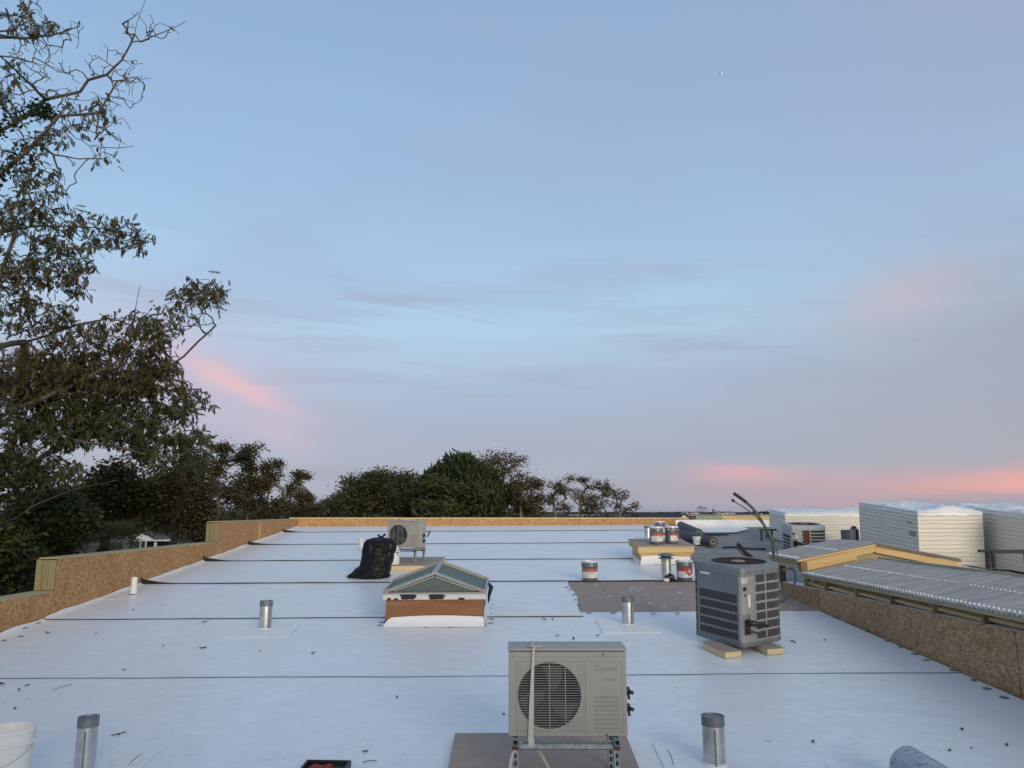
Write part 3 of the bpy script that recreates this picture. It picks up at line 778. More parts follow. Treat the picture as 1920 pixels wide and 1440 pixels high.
# capped flue
p = on_roof(1250, 1090)
t = thing('flue_pipe', 'round flue with a rain cap and black tar at its foot', 'flue', p)
mb = MB(); mb.lathe([(0.088, -0.02), (0.088, 0.40)], n=26); mb.build('pipe', M['galv'], t, True)
mb = MB(); mb.lathe([(0.092, 0.36), (0.092, 0.40), (0.07, 0.40)], n=26); mb.build('collar_band', mat('brass_band', (0.5, 0.42, 0.26), 0.4, 0.6), t, 'auto')
mb = MB(); mb.lathe([(0.0, 0.505), (0.06, 0.50), (0.155, 0.465), (0.158, 0.455), (0.10, 0.44), (0.085, 0.43), (0.14, 0.405), (0.145, 0.395), (0.09, 0.39)], n=26); mb.build('rain_cap', M['galv_dark'], t, 'auto')
def lump(c, r, seed, amp=0.35, n=14, flat=1.0):
    mb = MB(); c = Vector(c)
    for j in range(n + 1):
        th = math.pi * j / n
        for i in range(2 * n):
            ph = math.pi * i / n
            d = Vector((math.sin(th) * math.cos(ph), math.sin(th) * math.sin(ph), math.cos(th)))
            k = 1 + amp * mnoise.noise(d * 2.1 + Vector((seed, seed * 2, 0))) + amp * 0.5 * mnoise.noise(d * 5 + Vector((0, seed, 3)))
            mb.v.append(tuple(c + Vector((d.x * r[0] * k, d.y * r[1] * k, d.z * r[2] * k * flat))))
    for j in range(n):
        for i in range(2 * n):
            i2 = (i + 1) % (2 * n)
            mb.f.append((j * 2 * n + i, j * 2 * n + i2, (j + 1) * 2 * n + i2, (j + 1) * 2 * n + i)); mb.mi.append(0)
    return mb
lump((0.04, -0.07, 0.05), (0.09, 0.05, 0.08), 3).build('tar_patch', M['tar'], t, True)
lump((-0.02, -0.10, 0.02), (0.06, 0.04, 0.035), 5).build('torn_flashing', M['flash'], t, True)
lump((0.20, -0.06, 0.005), (0.15, 0.05, 0.02), 7).build('tar_patch', M['tar'], t, True)
# plastic vents
def pvc(px, py, label):
    p = on_roof(px, py)
    t = thing('plastic_vent', label, 'vent pipe', p, group='white plastic vents')
    mb = MB(); mb.lathe([(0.051, 0.0), (0.051, 0.285), (0.045, 0.287), (0.045, 0.2)], n=20); mb.build('pipe', M['pvc'], t, 'auto')
    mb = MB(); mb.lathe([(0.058, 0.01), (0.058, 0.11), (0.052, 0.112)], n=20); mb.build('coupling', M['pvc'], t, 'auto')
    mb = MB(); mb.lathe([(0.060, 0.0), (0.062, 0.008), (0.062, 0.013), (0.05, 0.013)], n=20); mb.build('clamp_ring', M['black'], t)
pvc(250, 1116, 'white plastic vent standing close to the left parapet')
pvc(677, 1032, 'white plastic vent behind the black rubbish bag')

# --- air conditioners
def text_mesh(s, size, name, m, parent, loc, rot, ext=0.0008):
    cu_ = bpy.data.curves.new(name, 'FONT'); cu_.body = s; cu_.size = size; cu_.extrude = ext; cu_.align_x = 'CENTER'; cu_.align_y = 'CENTER'
    tmp = bpy.data.objects.new(name, cu_); COL.objects.link(tmp)
    bpy.context.view_layer.update()
    me = bpy.data.meshes.new_from_object(tmp.evaluated_get(bpy.context.evaluated_depsgraph_get()))
    bpy.data.objects.remove(tmp, do_unlink=True)
    me.materials.clear(); me.materials.append(m)
    return link(name, me, parent, loc, rot)

def make_ac(t, w, h, d, zb, nw=27):
    """mini-split outdoor unit; front faces -Y; bottom of the casing at zb"""
    y0 = -d / 2
    mb = MB(); mb.box((0, 0.012, zb + h / 2), (w, d - 0.024, h), bev=0.018)
    cas = mb.build('casing', M['beige'], t, 'auto')
    mb = MB(); mb.box((0, 0.0, zb + h + 0.004), (w + 0.012, d + 0.006, 0.016), bev=0.006); mb.build('top_lid', M['beige'], t, 'auto')
    # front panel with the round fan opening
    R0 = 0.385 * h; cx, cz = -w * 0.155, zb + h * 0.475
    pw0, pw1, pz0, pz1 = -w / 2 + 0.004, w / 2 - 0.004, zb + 0.006, zb + h - 0.012
    n = 48; mb = MB(); yf = y0 - 0.004
    circ = [(cx + R0 * math.cos(2 * math.pi * k / n), cz + R0 * math.sin(2 * math.pi * k / n)) for k in range(n)]
    outer = []
    for k in range(n):
        a = 2 * math.pi * k / n; c, s = math.cos(a), math.sin(a)
        sx = ((pw1 - cx) if c > 0 else (cx - pw0)) / max(abs(c), 1e-6)
        sz = ((pz1 - cz) if s > 0 else (cz - pz0)) / max(abs(s), 1e-6)
        r = min(sx, sz); outer.append((cx + r * c, cz + r * s))
    for k in range(n):
        k2 = (k + 1) % n
        mb.add([(circ[k][0], yf, circ[k][1]), (circ[k2][0], yf, circ[k2][1]), (outer[k2][0], yf, outer[k2][1]), (outer[k][0], yf, outer[k][1])], [(0, 1, 2, 3)])
    for (qx, qz) in ((pw0, pz0), (pw1, pz0), (pw1, pz1), (pw0, pz1)):   # fill the corners
        a = math.atan2(qz - cz, qx - cx) % (2 * math.pi); k = int(a / (2 * math.pi) * n)
        k2 = (k + 1) % n
        mb.add([(outer[k][0], yf, outer[k][1]), (qx, yf, qz), (outer[k2][0], yf, outer[k2][1])], [(0, 1, 2)])
    rim = [(qx, qz) for qx, qz in ((pw0, pz0), (pw1, pz0), (pw1, pz1), (pw0, pz1))]
    for i in range(4):
        a, b = rim[i], rim[(i + 1) % 4]
        mb.add([(a[0], yf, a[1]), (b[0], yf, b[1]), (b[0], y0 + 0.02, b[1]), (a[0], y0 + 0.02, a[1])], [(0, 1, 2, 3)])
    fp = mb.build('front_panel', M['beige'], t)
    # the casing behind the opening is dark: shroud disc just in front of the casing box
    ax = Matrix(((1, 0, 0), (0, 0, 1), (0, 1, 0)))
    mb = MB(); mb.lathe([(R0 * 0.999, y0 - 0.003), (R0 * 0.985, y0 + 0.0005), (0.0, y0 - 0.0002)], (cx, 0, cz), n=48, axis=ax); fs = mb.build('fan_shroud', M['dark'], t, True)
    for k in range(3):
        mb = MB(); a0 = k * 2.094 + 0.6
        pts = []
        for j in range(9):
            rr = R0 * (0.2 + 0.75 * j / 8)
            pts.append((cx + rr * math.cos(a0 + j * 0.07), y0 - 0.0008, cz + rr * math.sin(a0 + j * 0.07)))
        for j in range(8, -1, -1):
            rr = R0 * (0.2 + 0.75 * j / 8)
            pts.append((cx + rr * math.cos(a0 + 1.0 + j * 0.03), y0 - 0.0016, cz + rr * math.sin(a0 + 1.0 + j * 0.03)))
        for j in range(8):
            mb.add([pts[j], pts[j + 1], pts[16 - j], pts[17 - j]], [(0, 1, 2, 3)])
        mb.build('fan_blade', M['fan'], t)
    # wire guard
    mb = MB()
    for k in range(nw):
        z = -R0 + (k + 0.5) * 2 * R0 / nw
        hw = math.sqrt(max(0.0, R0 * R0 - z * z)) + 0.004
        mb.box((cx, yf - 0.004, cz + z), (2 * hw, 0.003, 0.0030))
    for xx in (-0.5, 0.0, 0.5):
        hh = math.sqrt(R0 * R0 - (xx * R0) ** 2) + 0.004
        mb.box((cx + xx * R0, yf - 0.0075, cz), (0.005, 0.003, 2 * hh))
    mb.build('fan_guard', M['beige'], t)
    # pressed frame lines, small ribs in the square round the fan, lower vents, logo
    mb = MB()
    x_a, x_b, x_c = -w / 2 + 0.055, w * 0.150, w / 2 - 0.035
    za, zc = zb + 0.035, zb + h - 0.075
    for (a, b) in (((x_a, za), (x_a, zc)), ((x_b, za), (x_b, zc)), ((x_c, za), (x_c, zc)), ((x_a, zc), (x_c, zc)), ((x_a, za), (x_c, za))):
        mb.box(((a[0] + b[0]) / 2, yf - 0.001, (a[1] + b[1]) / 2), (abs(a[0] - b[0]) + 0.0035, 0.003, abs(a[1] - b[1]) + 0.0035))
    mb.box((0, yf - 0.001, zb + h - 0.045), (w - 0.03, 0.003, 0.004))
    mb.build('pressed_line', M['beige_dark'], fp)
    mb = MB()
    k = 0
    z = za + 0.01
    while z < zc - 0.005:
        dz = z - cz
        hw = math.sqrt(max(0.0, (R0 + 0.012) ** 2 - dz * dz)) if abs(dz) < R0 + 0.012 else 0.0
        for (xa, xb) in ((x_a + 0.01, cx - hw), (cx + hw, x_b - 0.01)):
            if xb - xa > 0.012: mb.box(((xa + xb) / 2, yf - 0.0012, z), (xb - xa, 0.0025, 0.004))
        z += 0.0125
    mb.build('corner_ribs', M['beige'], fp)['kind'] = 'stuff'
    for k in range(8):
        z = zb + 0.06 + k * h * 0.051
        mb = MB(); mb.box((w * 0.325, yf - 0.003, z), (w * 0.21, 0.009, 0.007), rot=(0.5, 0, 0), bev=0.002); mb.build('louvre', M['beige'], fp)
        mb = MB(); mb.box((w * 0.325, yf - 0.0008, z - 0.0065), (w * 0.21, 0.002, 0.004)); mb.build('louvre_slot', M['beige_dark'], fp)
    for xx, zz in ((w * 0.30, zb + h - 0.028), (w * 0.32, zb + 0.012)):
        mb = MB(); mb.lathe([(0.0, 0.003), (0.006, 0.002), (0.007, -0.001)], (xx, yf, zz), n=10, axis=Matrix(((1, 0, 0), (0, 0, -1), (0, 1, 0)))); mb.build('screw', M['black'], fp)
    # service valves on the right-hand end
    for zz in (0.27, 0.155):
        v = MB()
        v.box((w / 2 + 0.018, 0.02, zb + zz * h / 0.58), (0.05, 0.05, 0.05), bev=0.008)
        v.tube([(w / 2 + 0.02, 0.02, zb + zz * h / 0.58), (w / 2 + 0.062, -0.015, zb + (zz - 0.01) * h / 0.58)], 0.013, 8)
        v.tube([(w / 2 + 0.03, 0.02, zb + zz * h / 0.58), (w / 2 + 0.03, -0.03, zb + (zz - 0.045) * h / 0.58)], 0.010, 8)
        v.build('service_valve', M['black'], t, True)
    return cx, cz, yf

def strut(p0, p1, parent, name='leg', wdt=0.041, m=None, axis=(0, -1, 0)):
    """slotted channel"""
    p0, p1 = Vector(p0), Vector(p1); d = (p1 - p0); L = d.length; d.normalize()
    n = Vector(axis); s = d.cross(n).normalized()
    mb = MB(); th = 0.004
    def slab(c, a, b, la, lb, ld):
        vs = [c + a * (i * la / 2) + b * (j * lb / 2) + d * (k * ld / 2) for k in (-1, 1) for j in (-1, 1) for i in (-1, 1)]
        mb.add(vs, [(0, 2, 3, 1), (4, 5, 7, 6), (0, 1, 5, 4), (2, 6, 7, 3), (0, 4, 6, 2), (1, 3, 7, 5)])
    mid = (p0 + p1) / 2
    for sg in (-1, 1): slab(mid + s * sg * (wdt / 2 - th / 2) - n * 0.0, s, n, th, wdt, L)      # side walls
    for sg in (-1, 1): slab(mid + n * (wdt / 2) + s * sg * wdt * 0.36, s, n, wdt * 0.28, th, L)   # front lips either side of the slots
    k = 0.0
    while k < L:
        slab(p0 + d * min(k + 0.009, L - 0.009) + n * (wdt / 2), s, n, wdt * 0.5, th * 0.9, 0.018); k += 0.05
    slab(mid - n * (wdt / 2 - th), s, n, wdt, th, L)
    return mb.build(name, m or M['strut'], parent)

def ac_stand(t, w, d, zb, legs_x, front_y, back_y):
    for lx in legs_x:
        for yy in (front_y, back_y):
            zr = SLOPE * yy + 0.055
            strut((lx, yy, zr), (lx, yy, zb - 0.046), t)
            mb = MB(); mb.box((lx, yy - 0.001, zb - 0.062), (0.047, 0.047, 0.032)); mb.build('rusty_bracket', M['rust'], t)
        strut((lx, front_y - 0.06, zb - 0.024), (lx, back_y + 0.06, zb - 0.024), t, 'rail', axis=(0, 0, 1))
        strut((lx, front_y - 0.10, SLOPE * (front_y - .1) + 0.036), (lx, back_y + 0.10, SLOPE * (back_y + .1) + 0.036), t, 'foot_rail', axis=(0, 0, 1))
        mb = MB(); mb.box((lx, 0, zb - 0.001), (0.06, d * 0.8, 0.004)); mb.build('mount_pad', M['black'], t)
    strut((legs_x[0] + .022, front_y, zb - 0.058), (legs_x[1] - .022, front_y, zb - 0.058), t, 'cross_rail', axis=(0, 0, 1))
    strut((legs_x[0] + .022, back_y, zb - 0.058), (legs_x[1] - .022, back_y, zb - 0.058), t, 'cross_rail', axis=(0, 0, 1))

def foam_board(label, cx, cy, w, d, rz=0.0, th=0.055):
    t = thing('insulation_board', label, 'board', (cx, cy, roof(cx, cy) + 0.016), rz, tilt=True, group='insulation boards laid on the membrane')
    mb = MB(); mb.box((0, 0, th / 2), (w, d, th - 0.006), bev=0.003); mb.build('foam_core', M['foam'], t)
    mb = MB(); mb.box((0, 0, th - 0.001), (w + 0.004, d + 0.004, 0.004)); mb.build('facer', M['board'], t)
    return t
# near unit
cxA, cyA = 0.398, 5.92
foam_board('wide taupe insulation board under the strapped air conditioner', 0.235, 6.03, 1.42, 1.62)
tA = thing('air_conditioner', 'beige outdoor air conditioner unit tied down with a white strap', 'air conditioner', (cxA, cyA, roof(cxA, cyA) + 0.012))
ZBA = 0.885 - (roof(cxA, cyA) + 0.012)
WA, HA, DA = 0.845, 0.585, 0.31
facx, facz, fyf = make_ac(tA, WA, HA, DA, ZBA)
for o in tA.children: pass
ac_stand(tA, WA, DA, ZBA, (-0.375, 0.335), -0.17, 0.17)
text_mesh('Kcenel', 0.060, 'raised_logo', M['beige_dark'], tA, (WA * 0.325, fyf - 0.0005, ZBA + HA - 0.125), (R(90), 0, 0), 0.0022)
lt = text_mesh('0007k', 0.026, 'raised_number', M['beige_dark'], tA, (WA * 0.36, fyf - 0.0005, ZBA + HA - 0.20), (R(90), 0, 0), 0.0012)
# strap round the near unit
st = thing('strap', 'white webbing strap knotted over the near air conditioner', 'strap', (cxA, cyA, roof(cxA, cyA) + 0.012))
def ribbon(pts, w, th=0.003, wdir=(1, 0, 0)):
    mb = MB(); wd = Vector(wdir)
    P = [Vector(p) for p in pts]
    for i, p in enumerate(P):
        d = (P[min(i + 1, len(P) - 1)] - P[max(i - 1, 0)]).normalized(); n = d.cross(wd).normalized()
        ww = w[i] if hasattr(w, '__len__') else w
        for a, b in ((-1, -1), (1, -1), (1, 1), (-1, 1)): mb.v.append(tuple(p + wd * a * ww / 2 + n * b * th / 2))
    for i in range(len(P) - 1):
        for k in range(4):
            k2 = (k + 1) % 4
            mb.f.append((4 * i + k, 4 * i + k2, 4 * (i + 1) + k2, 4 * (i + 1) + k)); mb.mi.append(0)
    mb.f += [(3, 2, 1, 0), (4 * len(P) - 4, 4 * len(P) - 3, 4 * len(P) - 2, 4 * len(P) - 1)]; mb.mi += [0, 0]
    return mb
zt = ZBA + HA + 0.016; yF = -DA / 2 - 0.020; xs_ = -0.245
pts = [(xs_ - 0.01, DA / 2 + 0.008, ZBA + 0.05), (xs_ - 0.005, DA / 2 + 0.008, zt - 0.03), (xs_, DA / 2 - 0.02, zt + 0.003), (xs_, 0.0, zt + 0.003), (xs_ + 0.005, -DA / 2 - 0.004, zt + 0.001), (xs_, yF, zt - 0.03), (xs_ - 0.008, yF - 0.003, ZBA + 0.4), (xs_ - 0.016, yF - 0.003, ZBA + 0.2), (xs_ - 0.020, yF, ZBA), (xs_ - 0.015, yF - 0.02, ZBA - 0.055)]
ribbon(pts, [0.02, 0.02, 0.02, 0.018, 0.014, 0.016, 0.024, 0.032, 0.038, 0.044]).build('webbing', M['strap'], st)
ribbon([(xs_, yF + 0.02, ZBA - 0.05), (xs_ + 0.06, -0.1, ZBA - 0.14), (xs_ + 0.13, -0.02, ZBA - 0.28), (xs_ + 0.16, 0.0, ZBA - 0.36)], 0.020, wdir=(0.9, 0.1, 0.4)).build('loose_end', M['strap'], st)
ribbon([(xs_ - 0.09, -0.17, ZBA - 0.03), (xs_ - 0.15, -0.20, ZBA - 0.10), (xs_ - 0.165, -0.21, ZBA - 0.17), (xs_ - 0.15, -0.21, ZBA - 0.25), (xs_ - 0.17, -0.22, ZBA - 0.36)], [0.015, 0.018, 0.022, 0.05, 0.06], wdir=(0.95, 0.2, 0)).build('loose_end', M['strap'], st)
mb = MB()
mb.tube([(xs_ - 0.01, -0.13, zt + 0.004), (xs_ + 0.01, -0.15, zt + 0.014), (xs_ + 0.02, -0.155, zt + 0.004), (xs_ - 0.005, -0.15, zt + 0.010), (xs_ - 0.03, -0.12, zt + 0.012), (xs_ - 0.035, -0.09, zt + 0.006)], 0.006, 6)
mb.tube([(xs_, -0.14, zt + 0.008), (xs_ + 0.03, -0.155, zt + 0.012), (xs_ + 0.05, -0.14, zt + 0.006), (xs_ + 0.06, -0.12, zt + 0.02)], 0.004, 6)
mb.build('knot', M['strap'], st, True)

# far unit, turned a little
pA2 = RP(772, 1072)
foam_board('thick taupe insulation board under the air conditioner by the rubbish bag', -1.94, 16.45, 0.98, 1.25, 0.0, 0.10)
tB = thing('air_conditioner', 'beige outdoor air conditioner on slotted legs behind the black rubbish bag', 'air conditioner', (-2.22, 16.5, roof(-2.22, 16.5) + 0.03), R(-20))
WB, HB, DB = 0.76, 0.55, 0.29
ZBB = 1.715 - (roof(-2.22, 16.5) + 0.03)
make_ac(tB, WB, HB, DB, ZBB, 9)
ac_stand(tB, WB, DB, ZBB, (-0.30, 0.31), -0.20, 0.20)
mb = MB(); mb.tube([(WB / 2 + 0.02, 0.12, ZBB + 0.34), (WB / 2 + 0.09, 0.14, ZBB + 0.30), (WB / 2 + 0.05, 0.1, ZBB + 0.22), (WB / 2 + 0.12, 0.12, ZBB + 0.36)], 0.012, 6); mb.build('loose_cable', M['cable'], tB, True)
mb = MB(); mb.tube([(-0.18, 0.0, ZBB + HB + 0.02), (-0.10, -0.05, ZBB + HB + 0.035), (0.0, 0.0, ZBB + HB + 0.02), (0.06, 0.06, ZBB + HB + 0.03)], 0.012, 6); mb.build('cord_scrap', M['strap'], tB, True)

# --- rubbish bag
def trash_bag():
    p = on_roof(702, 1089)
    t = thing('rubbish_bag', 'full black plastic rubbish bag tied at the top', 'rubbish bag', (p.x, p.y + 0.26, p.z + SLOPE * 0.26))
    mb = MB(); nz_, na = 90, 160
    prof = [(0.0, 0.30), (0.03, 0.335), (0.10, 0.315), (0.22, 0.30), (0.38, 0.305), (0.52, 0.305), (0.62, 0.295), (0.69, 0.255), (0.73, 0.17), (0.745, 0.07), (0.75, 0.02)]
    def rad(z):
        for (a, ra), (b, rb) in zip(prof, prof[1:]):
            if a <= z <= b:
                u = (z - a) / (b - a); u = u * u * (3 - 2 * u); return ra + (rb - ra) * u
        return prof[-1][1]
    for j in range(nz_ + 1):
        z = 0.75 * j / nz_
        r0 = rad(z)
        for i in range(na):
            a = 2 * math.pi * i / na
            c, s = math.cos(a), math.sin(a)
            # gathered pleats towards the knot, slumped folds lower down
            up = max(0.0, (z - 0.36) / 0.39)
            pl = up * 0.052 * math.sin(a * 11 + 2.5 * mnoise.noise(Vector((c * 1.5, s * 1.5, z * 3)))) * (0.7 + 0.6 * mnoise.noise(Vector((c * 2, s * 2, 4.0))))
            fo = (1 - 0.7 * up) * 0.016 * mnoise.noise(Vector((c * 2.2 + z * 2, s * 2.2, z * 15)))
            rg = 0.016 * (0.5 - abs(mnoise.noise(Vector((c * 3.5, s * 3.5, z * 9.0 + 5)))) * 1.6)
            cr = 0.006 * (0.5 - abs(mnoise.noise(Vector((c * 9, s * 9, z * 20)))) * 1.5)
            r = r0 * (1 + pl / 0.3 * 0.8 + (fo + rg + cr) / 0.3)
            sk = 1.0
            x, y = r * c, r * 0.82 * s
            x += -0.10 * (1 - z / 0.75) ** 2 + 0.05 * (z / 0.75)          # leans to the right
            if c < -0.2 and z < 0.22: x -= (0.22 - z) * 1.0 * (-c - 0.2) * math.exp(-(s + 0.15) ** 2 / 0.25)   # spread corner on the left
            if z < 0.012: x *= 0.98; y *= 0.98
            mb.v.append((x, y, z + 0.004 + 0.012 * up * mnoise.noise(Vector((c * 3, s * 3, 1)))))
    for j in range(nz_):
        for i in range(na):
            i2 = (i + 1) % na
            mb.f.append((j * na + i, j * na + i2, (j + 1) * na + i2, (j + 1) * na + i)); mb.mi.append(0)
    mb.f.append(tuple(range(na))); mb.mi.append(0)
    mb.build('bag', mat('black_bin_liner', (0.007, 0.007, 0.009), 0.42, spec=0.22, bump=0.12, bscale=16), t, True)
    mb = MB()
    mb.tube([(0.05, 0, 0.74), (0.052, 0, 0.765), (0.03, 0.01, 0.79)], [0.03, 0.022, 0.012], 8)
    mb.tube([(0.05, 0, 0.75), (0.10, -0.02, 0.775), (0.135, 0.0, 0.815)], [0.022, 0.02, 0.026], 8)
    mb.tube([(0.05, 0, 0.75), (0.015, -0.01, 0.78), (0.0, 0.0, 0.81)], [0.02, 0.015, 0.02], 8)
    mb.build('knot', M['black'], t, True)
    return t
trash_bag()

# --- pails
def pail(name, label, p, rad=0.15, h=0.365, band='label_orange', body='pail_grey', diamond=False, rz=0.0, lid=True, tilt=0.0, group='grey metal pails with printed labels'):
    t = thing(name, label, 'pail', p, rz, group=group)
    mb = MB(); mb.lathe([(0.0, 0.0), (rad * 0.93, 0.0), (rad * 0.945, 0.012), (rad * 0.985, h * 0.72), (rad * 1.0, h * 0.735), (rad * 0.985, h * 0.75), (rad * 1.0, h - 0.03)], n=36); mb.build('body', M[body], t, True)
    mb = MB(); mb.lathe([(rad * 1.0, h - 0.034), (rad * 1.045, h - 0.03), (rad * 1.05, h - 0.004), (rad * 1.03, h), (rad * 0.95, h - 0.004), (rad * 0.93, h - 0.016), (0.0, h - 0.014)], n=36); mb.build('lid', M['lid'], t, 'auto')
    mb = MB()
    for k in range(18):
        a = 2 * math.pi * k / 18
        mb.box((rad * 1.045 * math.cos(a), rad * 1.045 * math.sin(a), h - 0.026), (0.008, 0.030, 0.026), rot=(0, 0, a))
    mb.build('crimp_tabs', M['lid'], t)
    f = lambda z: rad * (0.945 + 0.04 * z / (h * 0.72)) + 0.0016
    def wrap(name, z0, z1, m, a0=-2.5, a1=-0.55, off=0.0):
        mb = MB(); mb.lathe([(f(z0) + off, z0), (f(z1) + off, z1)], n=28, a0=a0, a1=a1); return mb.build(name, M[m], t, True)
    wrap('label', 0.055, h * 0.46, 'label_white', -2.9, -0.25)
    wrap('colour_band', h * 0.46, h * 0.60, band, -2.9, -0.25, 0.0003)
    wrap('printed_line', h * 0.365, h * 0.385, 'print', -1.75, -1.25, 0.0008)
    for k in range(4): wrap('small_print', 0.07 + k * 0.016, 0.075 + k * 0.016, 'print_grey', -2.3, -1.9 + 0.12 * (k % 2), 0.0008)
    if diamond:
        a = -1.15; n = Vector((math.cos(a), math.sin(a), 0)); s = Vector((-math.sin(a), math.cos(a), 0)); c = n * (f(0.18) + 0.004) + Vector((0, 0, h * 0.42)); q = 0.078
        mb = MB(); mb.prism([c - s * q, c - Vector((0, 0, q)), c + s * q, c + Vector((0, 0, q))], -n * 0.012); mb.build('hazard_diamond', M['label_red'], t)
        mb = MB(); mb.tube([c + n * .0015 - s * q * .9, c + n * .0015 - Vector((0, 0, q * .9)), c + n * .0015 + s * q * .9, c + n * .0015 + Vector((0, 0, q * .9)), c + n * .0015 - s * q * .9], 0.0028, 4); mb.build('diamond_border', M['label_white'], t)
        fl = [(-0.022, -0.008), (-0.026, 0.008), (-0.014, 0.024), (-0.008, 0.014), (0.002, 0.038), (0.010, 0.018), (0.018, 0.026), (0.025, 0.006), (0.018, -0.008)]
        mb = MB(); mb.prism([c + s * x + Vector((0, 0, z + 0.004)) for x, z in fl], n * 0.002); mb.build('flame_symbol', M['label_white'], t)
        mb = MB(); mb.box(c + Vector((0, 0, -0.014)) + n * 0.001, (0.002, 0.055, 0.006), rot=(0, 0, a)); mb.build('flame_base', M['label_white'], t)
    for sg in (-1, 1):
        mb = MB(); mb.box((sg * (rad + 0.008), 0, h * 0.80), (0.022, 0.03, 0.03), bev=0.005); mb.build('handle_lug', M['lid'], t)
    mb = MB(); mb.tube([(rad * 1.05 * math.cos(a), -rad * 1.07 * math.sin(a), h * 0.80 - 0.14 * math.sin(a)) for a in [math.pi * k / 16 for k in range(17)]], 0.0028, 5); mb.build('wire_handle', M['galv'], t, True)
    return t
p = on_roof(1106, 1090); pail('metal_pail', 'grey metal pail with an orange band standing alone at the membrane edge', p)
p = on_roof(1284, 1089); pail('metal_pail', 'grey metal pail with a red flammable diamond beside the capped flue', p, band='label_red', diamond=True, rad=0.148)

# --- roof hatch curb with pails
HC = RP(1249, 1059)
hx, hy = HC.x, HC.y + 0.62
hc = thing('roof_hatch', 'yellow pine roof curb box with an overhanging lid and white flashing', 'roof hatch', (hx, hy, roof(hx, hy) + 0.012), 0, tilt=True)
for (sx, sy, c) in ((1.04, 0.04, (0, -0.57, 0.115)), (1.04, 0.04, (0, 0.57, 0.115)), (0.04, 1.10, (-0.50, 0, 0.115)), (0.04, 1.10, (0.50, 0, 0.115))):
    mb = MB(); mb.box(c, (sx, sy, 0.23), bev=0.003); mb.build('curb_side', M['pine'] if sx > sy else M['pine_y'], hc)
for (sx, sy, c) in ((1.17, 0.04, (0, -0.645, 0.305)), (1.17, 0.04, (0, 0.645, 0.305)), (0.04, 1.25, (-0.565, 0, 0.305)), (0.04, 1.25, (0.565, 0, 0.305))):
    mb = MB(); mb.box(c, (sx, sy, 0.125), bev=0.003); mb.build('lid_side', M['pine'] if sx > sy else M['pine_y'], hc)
mb = MB(); mb.box((0, -0.60, 0.222), (1.10, 0.05, 0.034)); mb.build('ledger', M['pine'], hc)
mb = MB(); mb.box((0, 0, 0.374), (1.20, 1.36, 0.012)); mb.build('lid_top', M['board'], hc)
mb = MB(); mb.grid(lambda u, v: ((u - 0.5) * (1.10 - 0.10 * v), -0.60 - 0.06 * (1 - v) ** 2, 0.0 + v * (0.165 + 0.02 * math.sin(u * 5) * v)), 20, 6); mb.build('flashing_skirt', M['flash'], hc, True)
mb = MB(); mb.grid(lambda u, v: (-0.53 - 0.05 * (1 - v) ** 2, (u - 0.5) * 1.15, v * 0.06), 10, 3); mb.build('flashing_skirt', M['flash'], hc, True)
for k in range(3):
    mb = MB(); mb.box((-0.12 + k * 0.10, -0.60, 0.383), (0.045, 0.02, 0.004)); mb.build('shim', M['flash'], hc)
def on_hatch(dx, dy):
    v = hc.matrix_basis if False else None
    return Vector((hx + dx, hy + dy, roof(hx + dx, hy + dy) + 0.012 + 0.382))
pail('metal_pail', 'grey metal pail with orange band, left of the pair on the roof hatch', on_hatch(-0.13, -0.30), rz=0.25)
pail('metal_pail', 'grey metal pail with dark red band, right of the pair on the roof hatch', on_hatch(0.215, -0.22), rad=0.14, band='label_red', rz=0.9, diamond=True)
p = on_roof(1237, 1006); pail('metal_pail', 'pale-lidded metal pail standing behind the roof hatch near the far parapet', Vector((4.15, 22.0, roof(4.15, 22.0) + .02)), rz=0.5, band='label_red', rad=0.155, h=0.37)

# --- white tub, white jug, open pail
p = RP(1307, 1023)
t = thing('plastic_tub', 'small white plastic tub beside the dark membrane rolls', 'tub', (p.x, p.y, roof(p.x, p.y) + 0.025))
mb = MB(); mb.lathe([(0.0, 0), (0.085, 0), (0.105, 0.17), (0.113, 0.17), (0.113, 0.195), (0.10, 0.198), (0.0, 0.196)], n=28); mb.build('body', M['pail_white'], t, 'auto')
for k in range(3):
    mb = MB(); mb.lathe([(0.0965 + 0.0005 * k, 0.06 + 0.03 * k), (0.099, 0.075 + 0.03 * k)], n=8, a0=-1.9 + 0.2 * k, a1=-1.5 + 0.25 * k); mb.build('printed_mark', M['print'], t)
jx, jy = -2.42, 15.98
t = thing('plastic_jug', 'white plastic jug with dark lettering half hidden by the rubbish bag', 'jug', (jx, jy, roof(jx, jy) + 0.118))
mb = MB(); mb.lathe([(0.0, 0), (0.135, 0), (0.14, 0.02), (0.135, 0.30), (0.10, 0.36), (0.045, 0.39), (0.04, 0.43), (0.0, 0.432)], n=28); mb.build('body', M['pail_white'], t, True)
mb = MB(); mb.lathe([(0.046, 0.42), (0.046, 0.455), (0.0, 0.456)], n=18); mb.build('cap', M['pvc'], t, 'auto')
for k, zz in enumerate((0.29, 0.245, 0.20)):
    mb = MB(); mb.lathe([(0.1385, zz - 0.012), (0.1385, zz + 0.012)], n=8, a0=-0.95, a1=-0.45); mb.build('lettering', M['print'] if k == 1 else M['print_grey'], t)
cp = AT(33, 1400, 5.6); bx, by = cp.x + 0.03, 5.80
t = thing('plastic_pail', 'open white plastic pail with a thick rim at the roof edge', 'pail', (bx, by, roof(bx, by) + 0.012))
h = 0.475
mb = MB(); mb.lathe([(0.0, 0.0), (0.132, 0.0), (0.14, 0.02), (0.158, h - 0.10), (0.160, h)], n=48); mb.build('body', M['pail_white'], t, True)
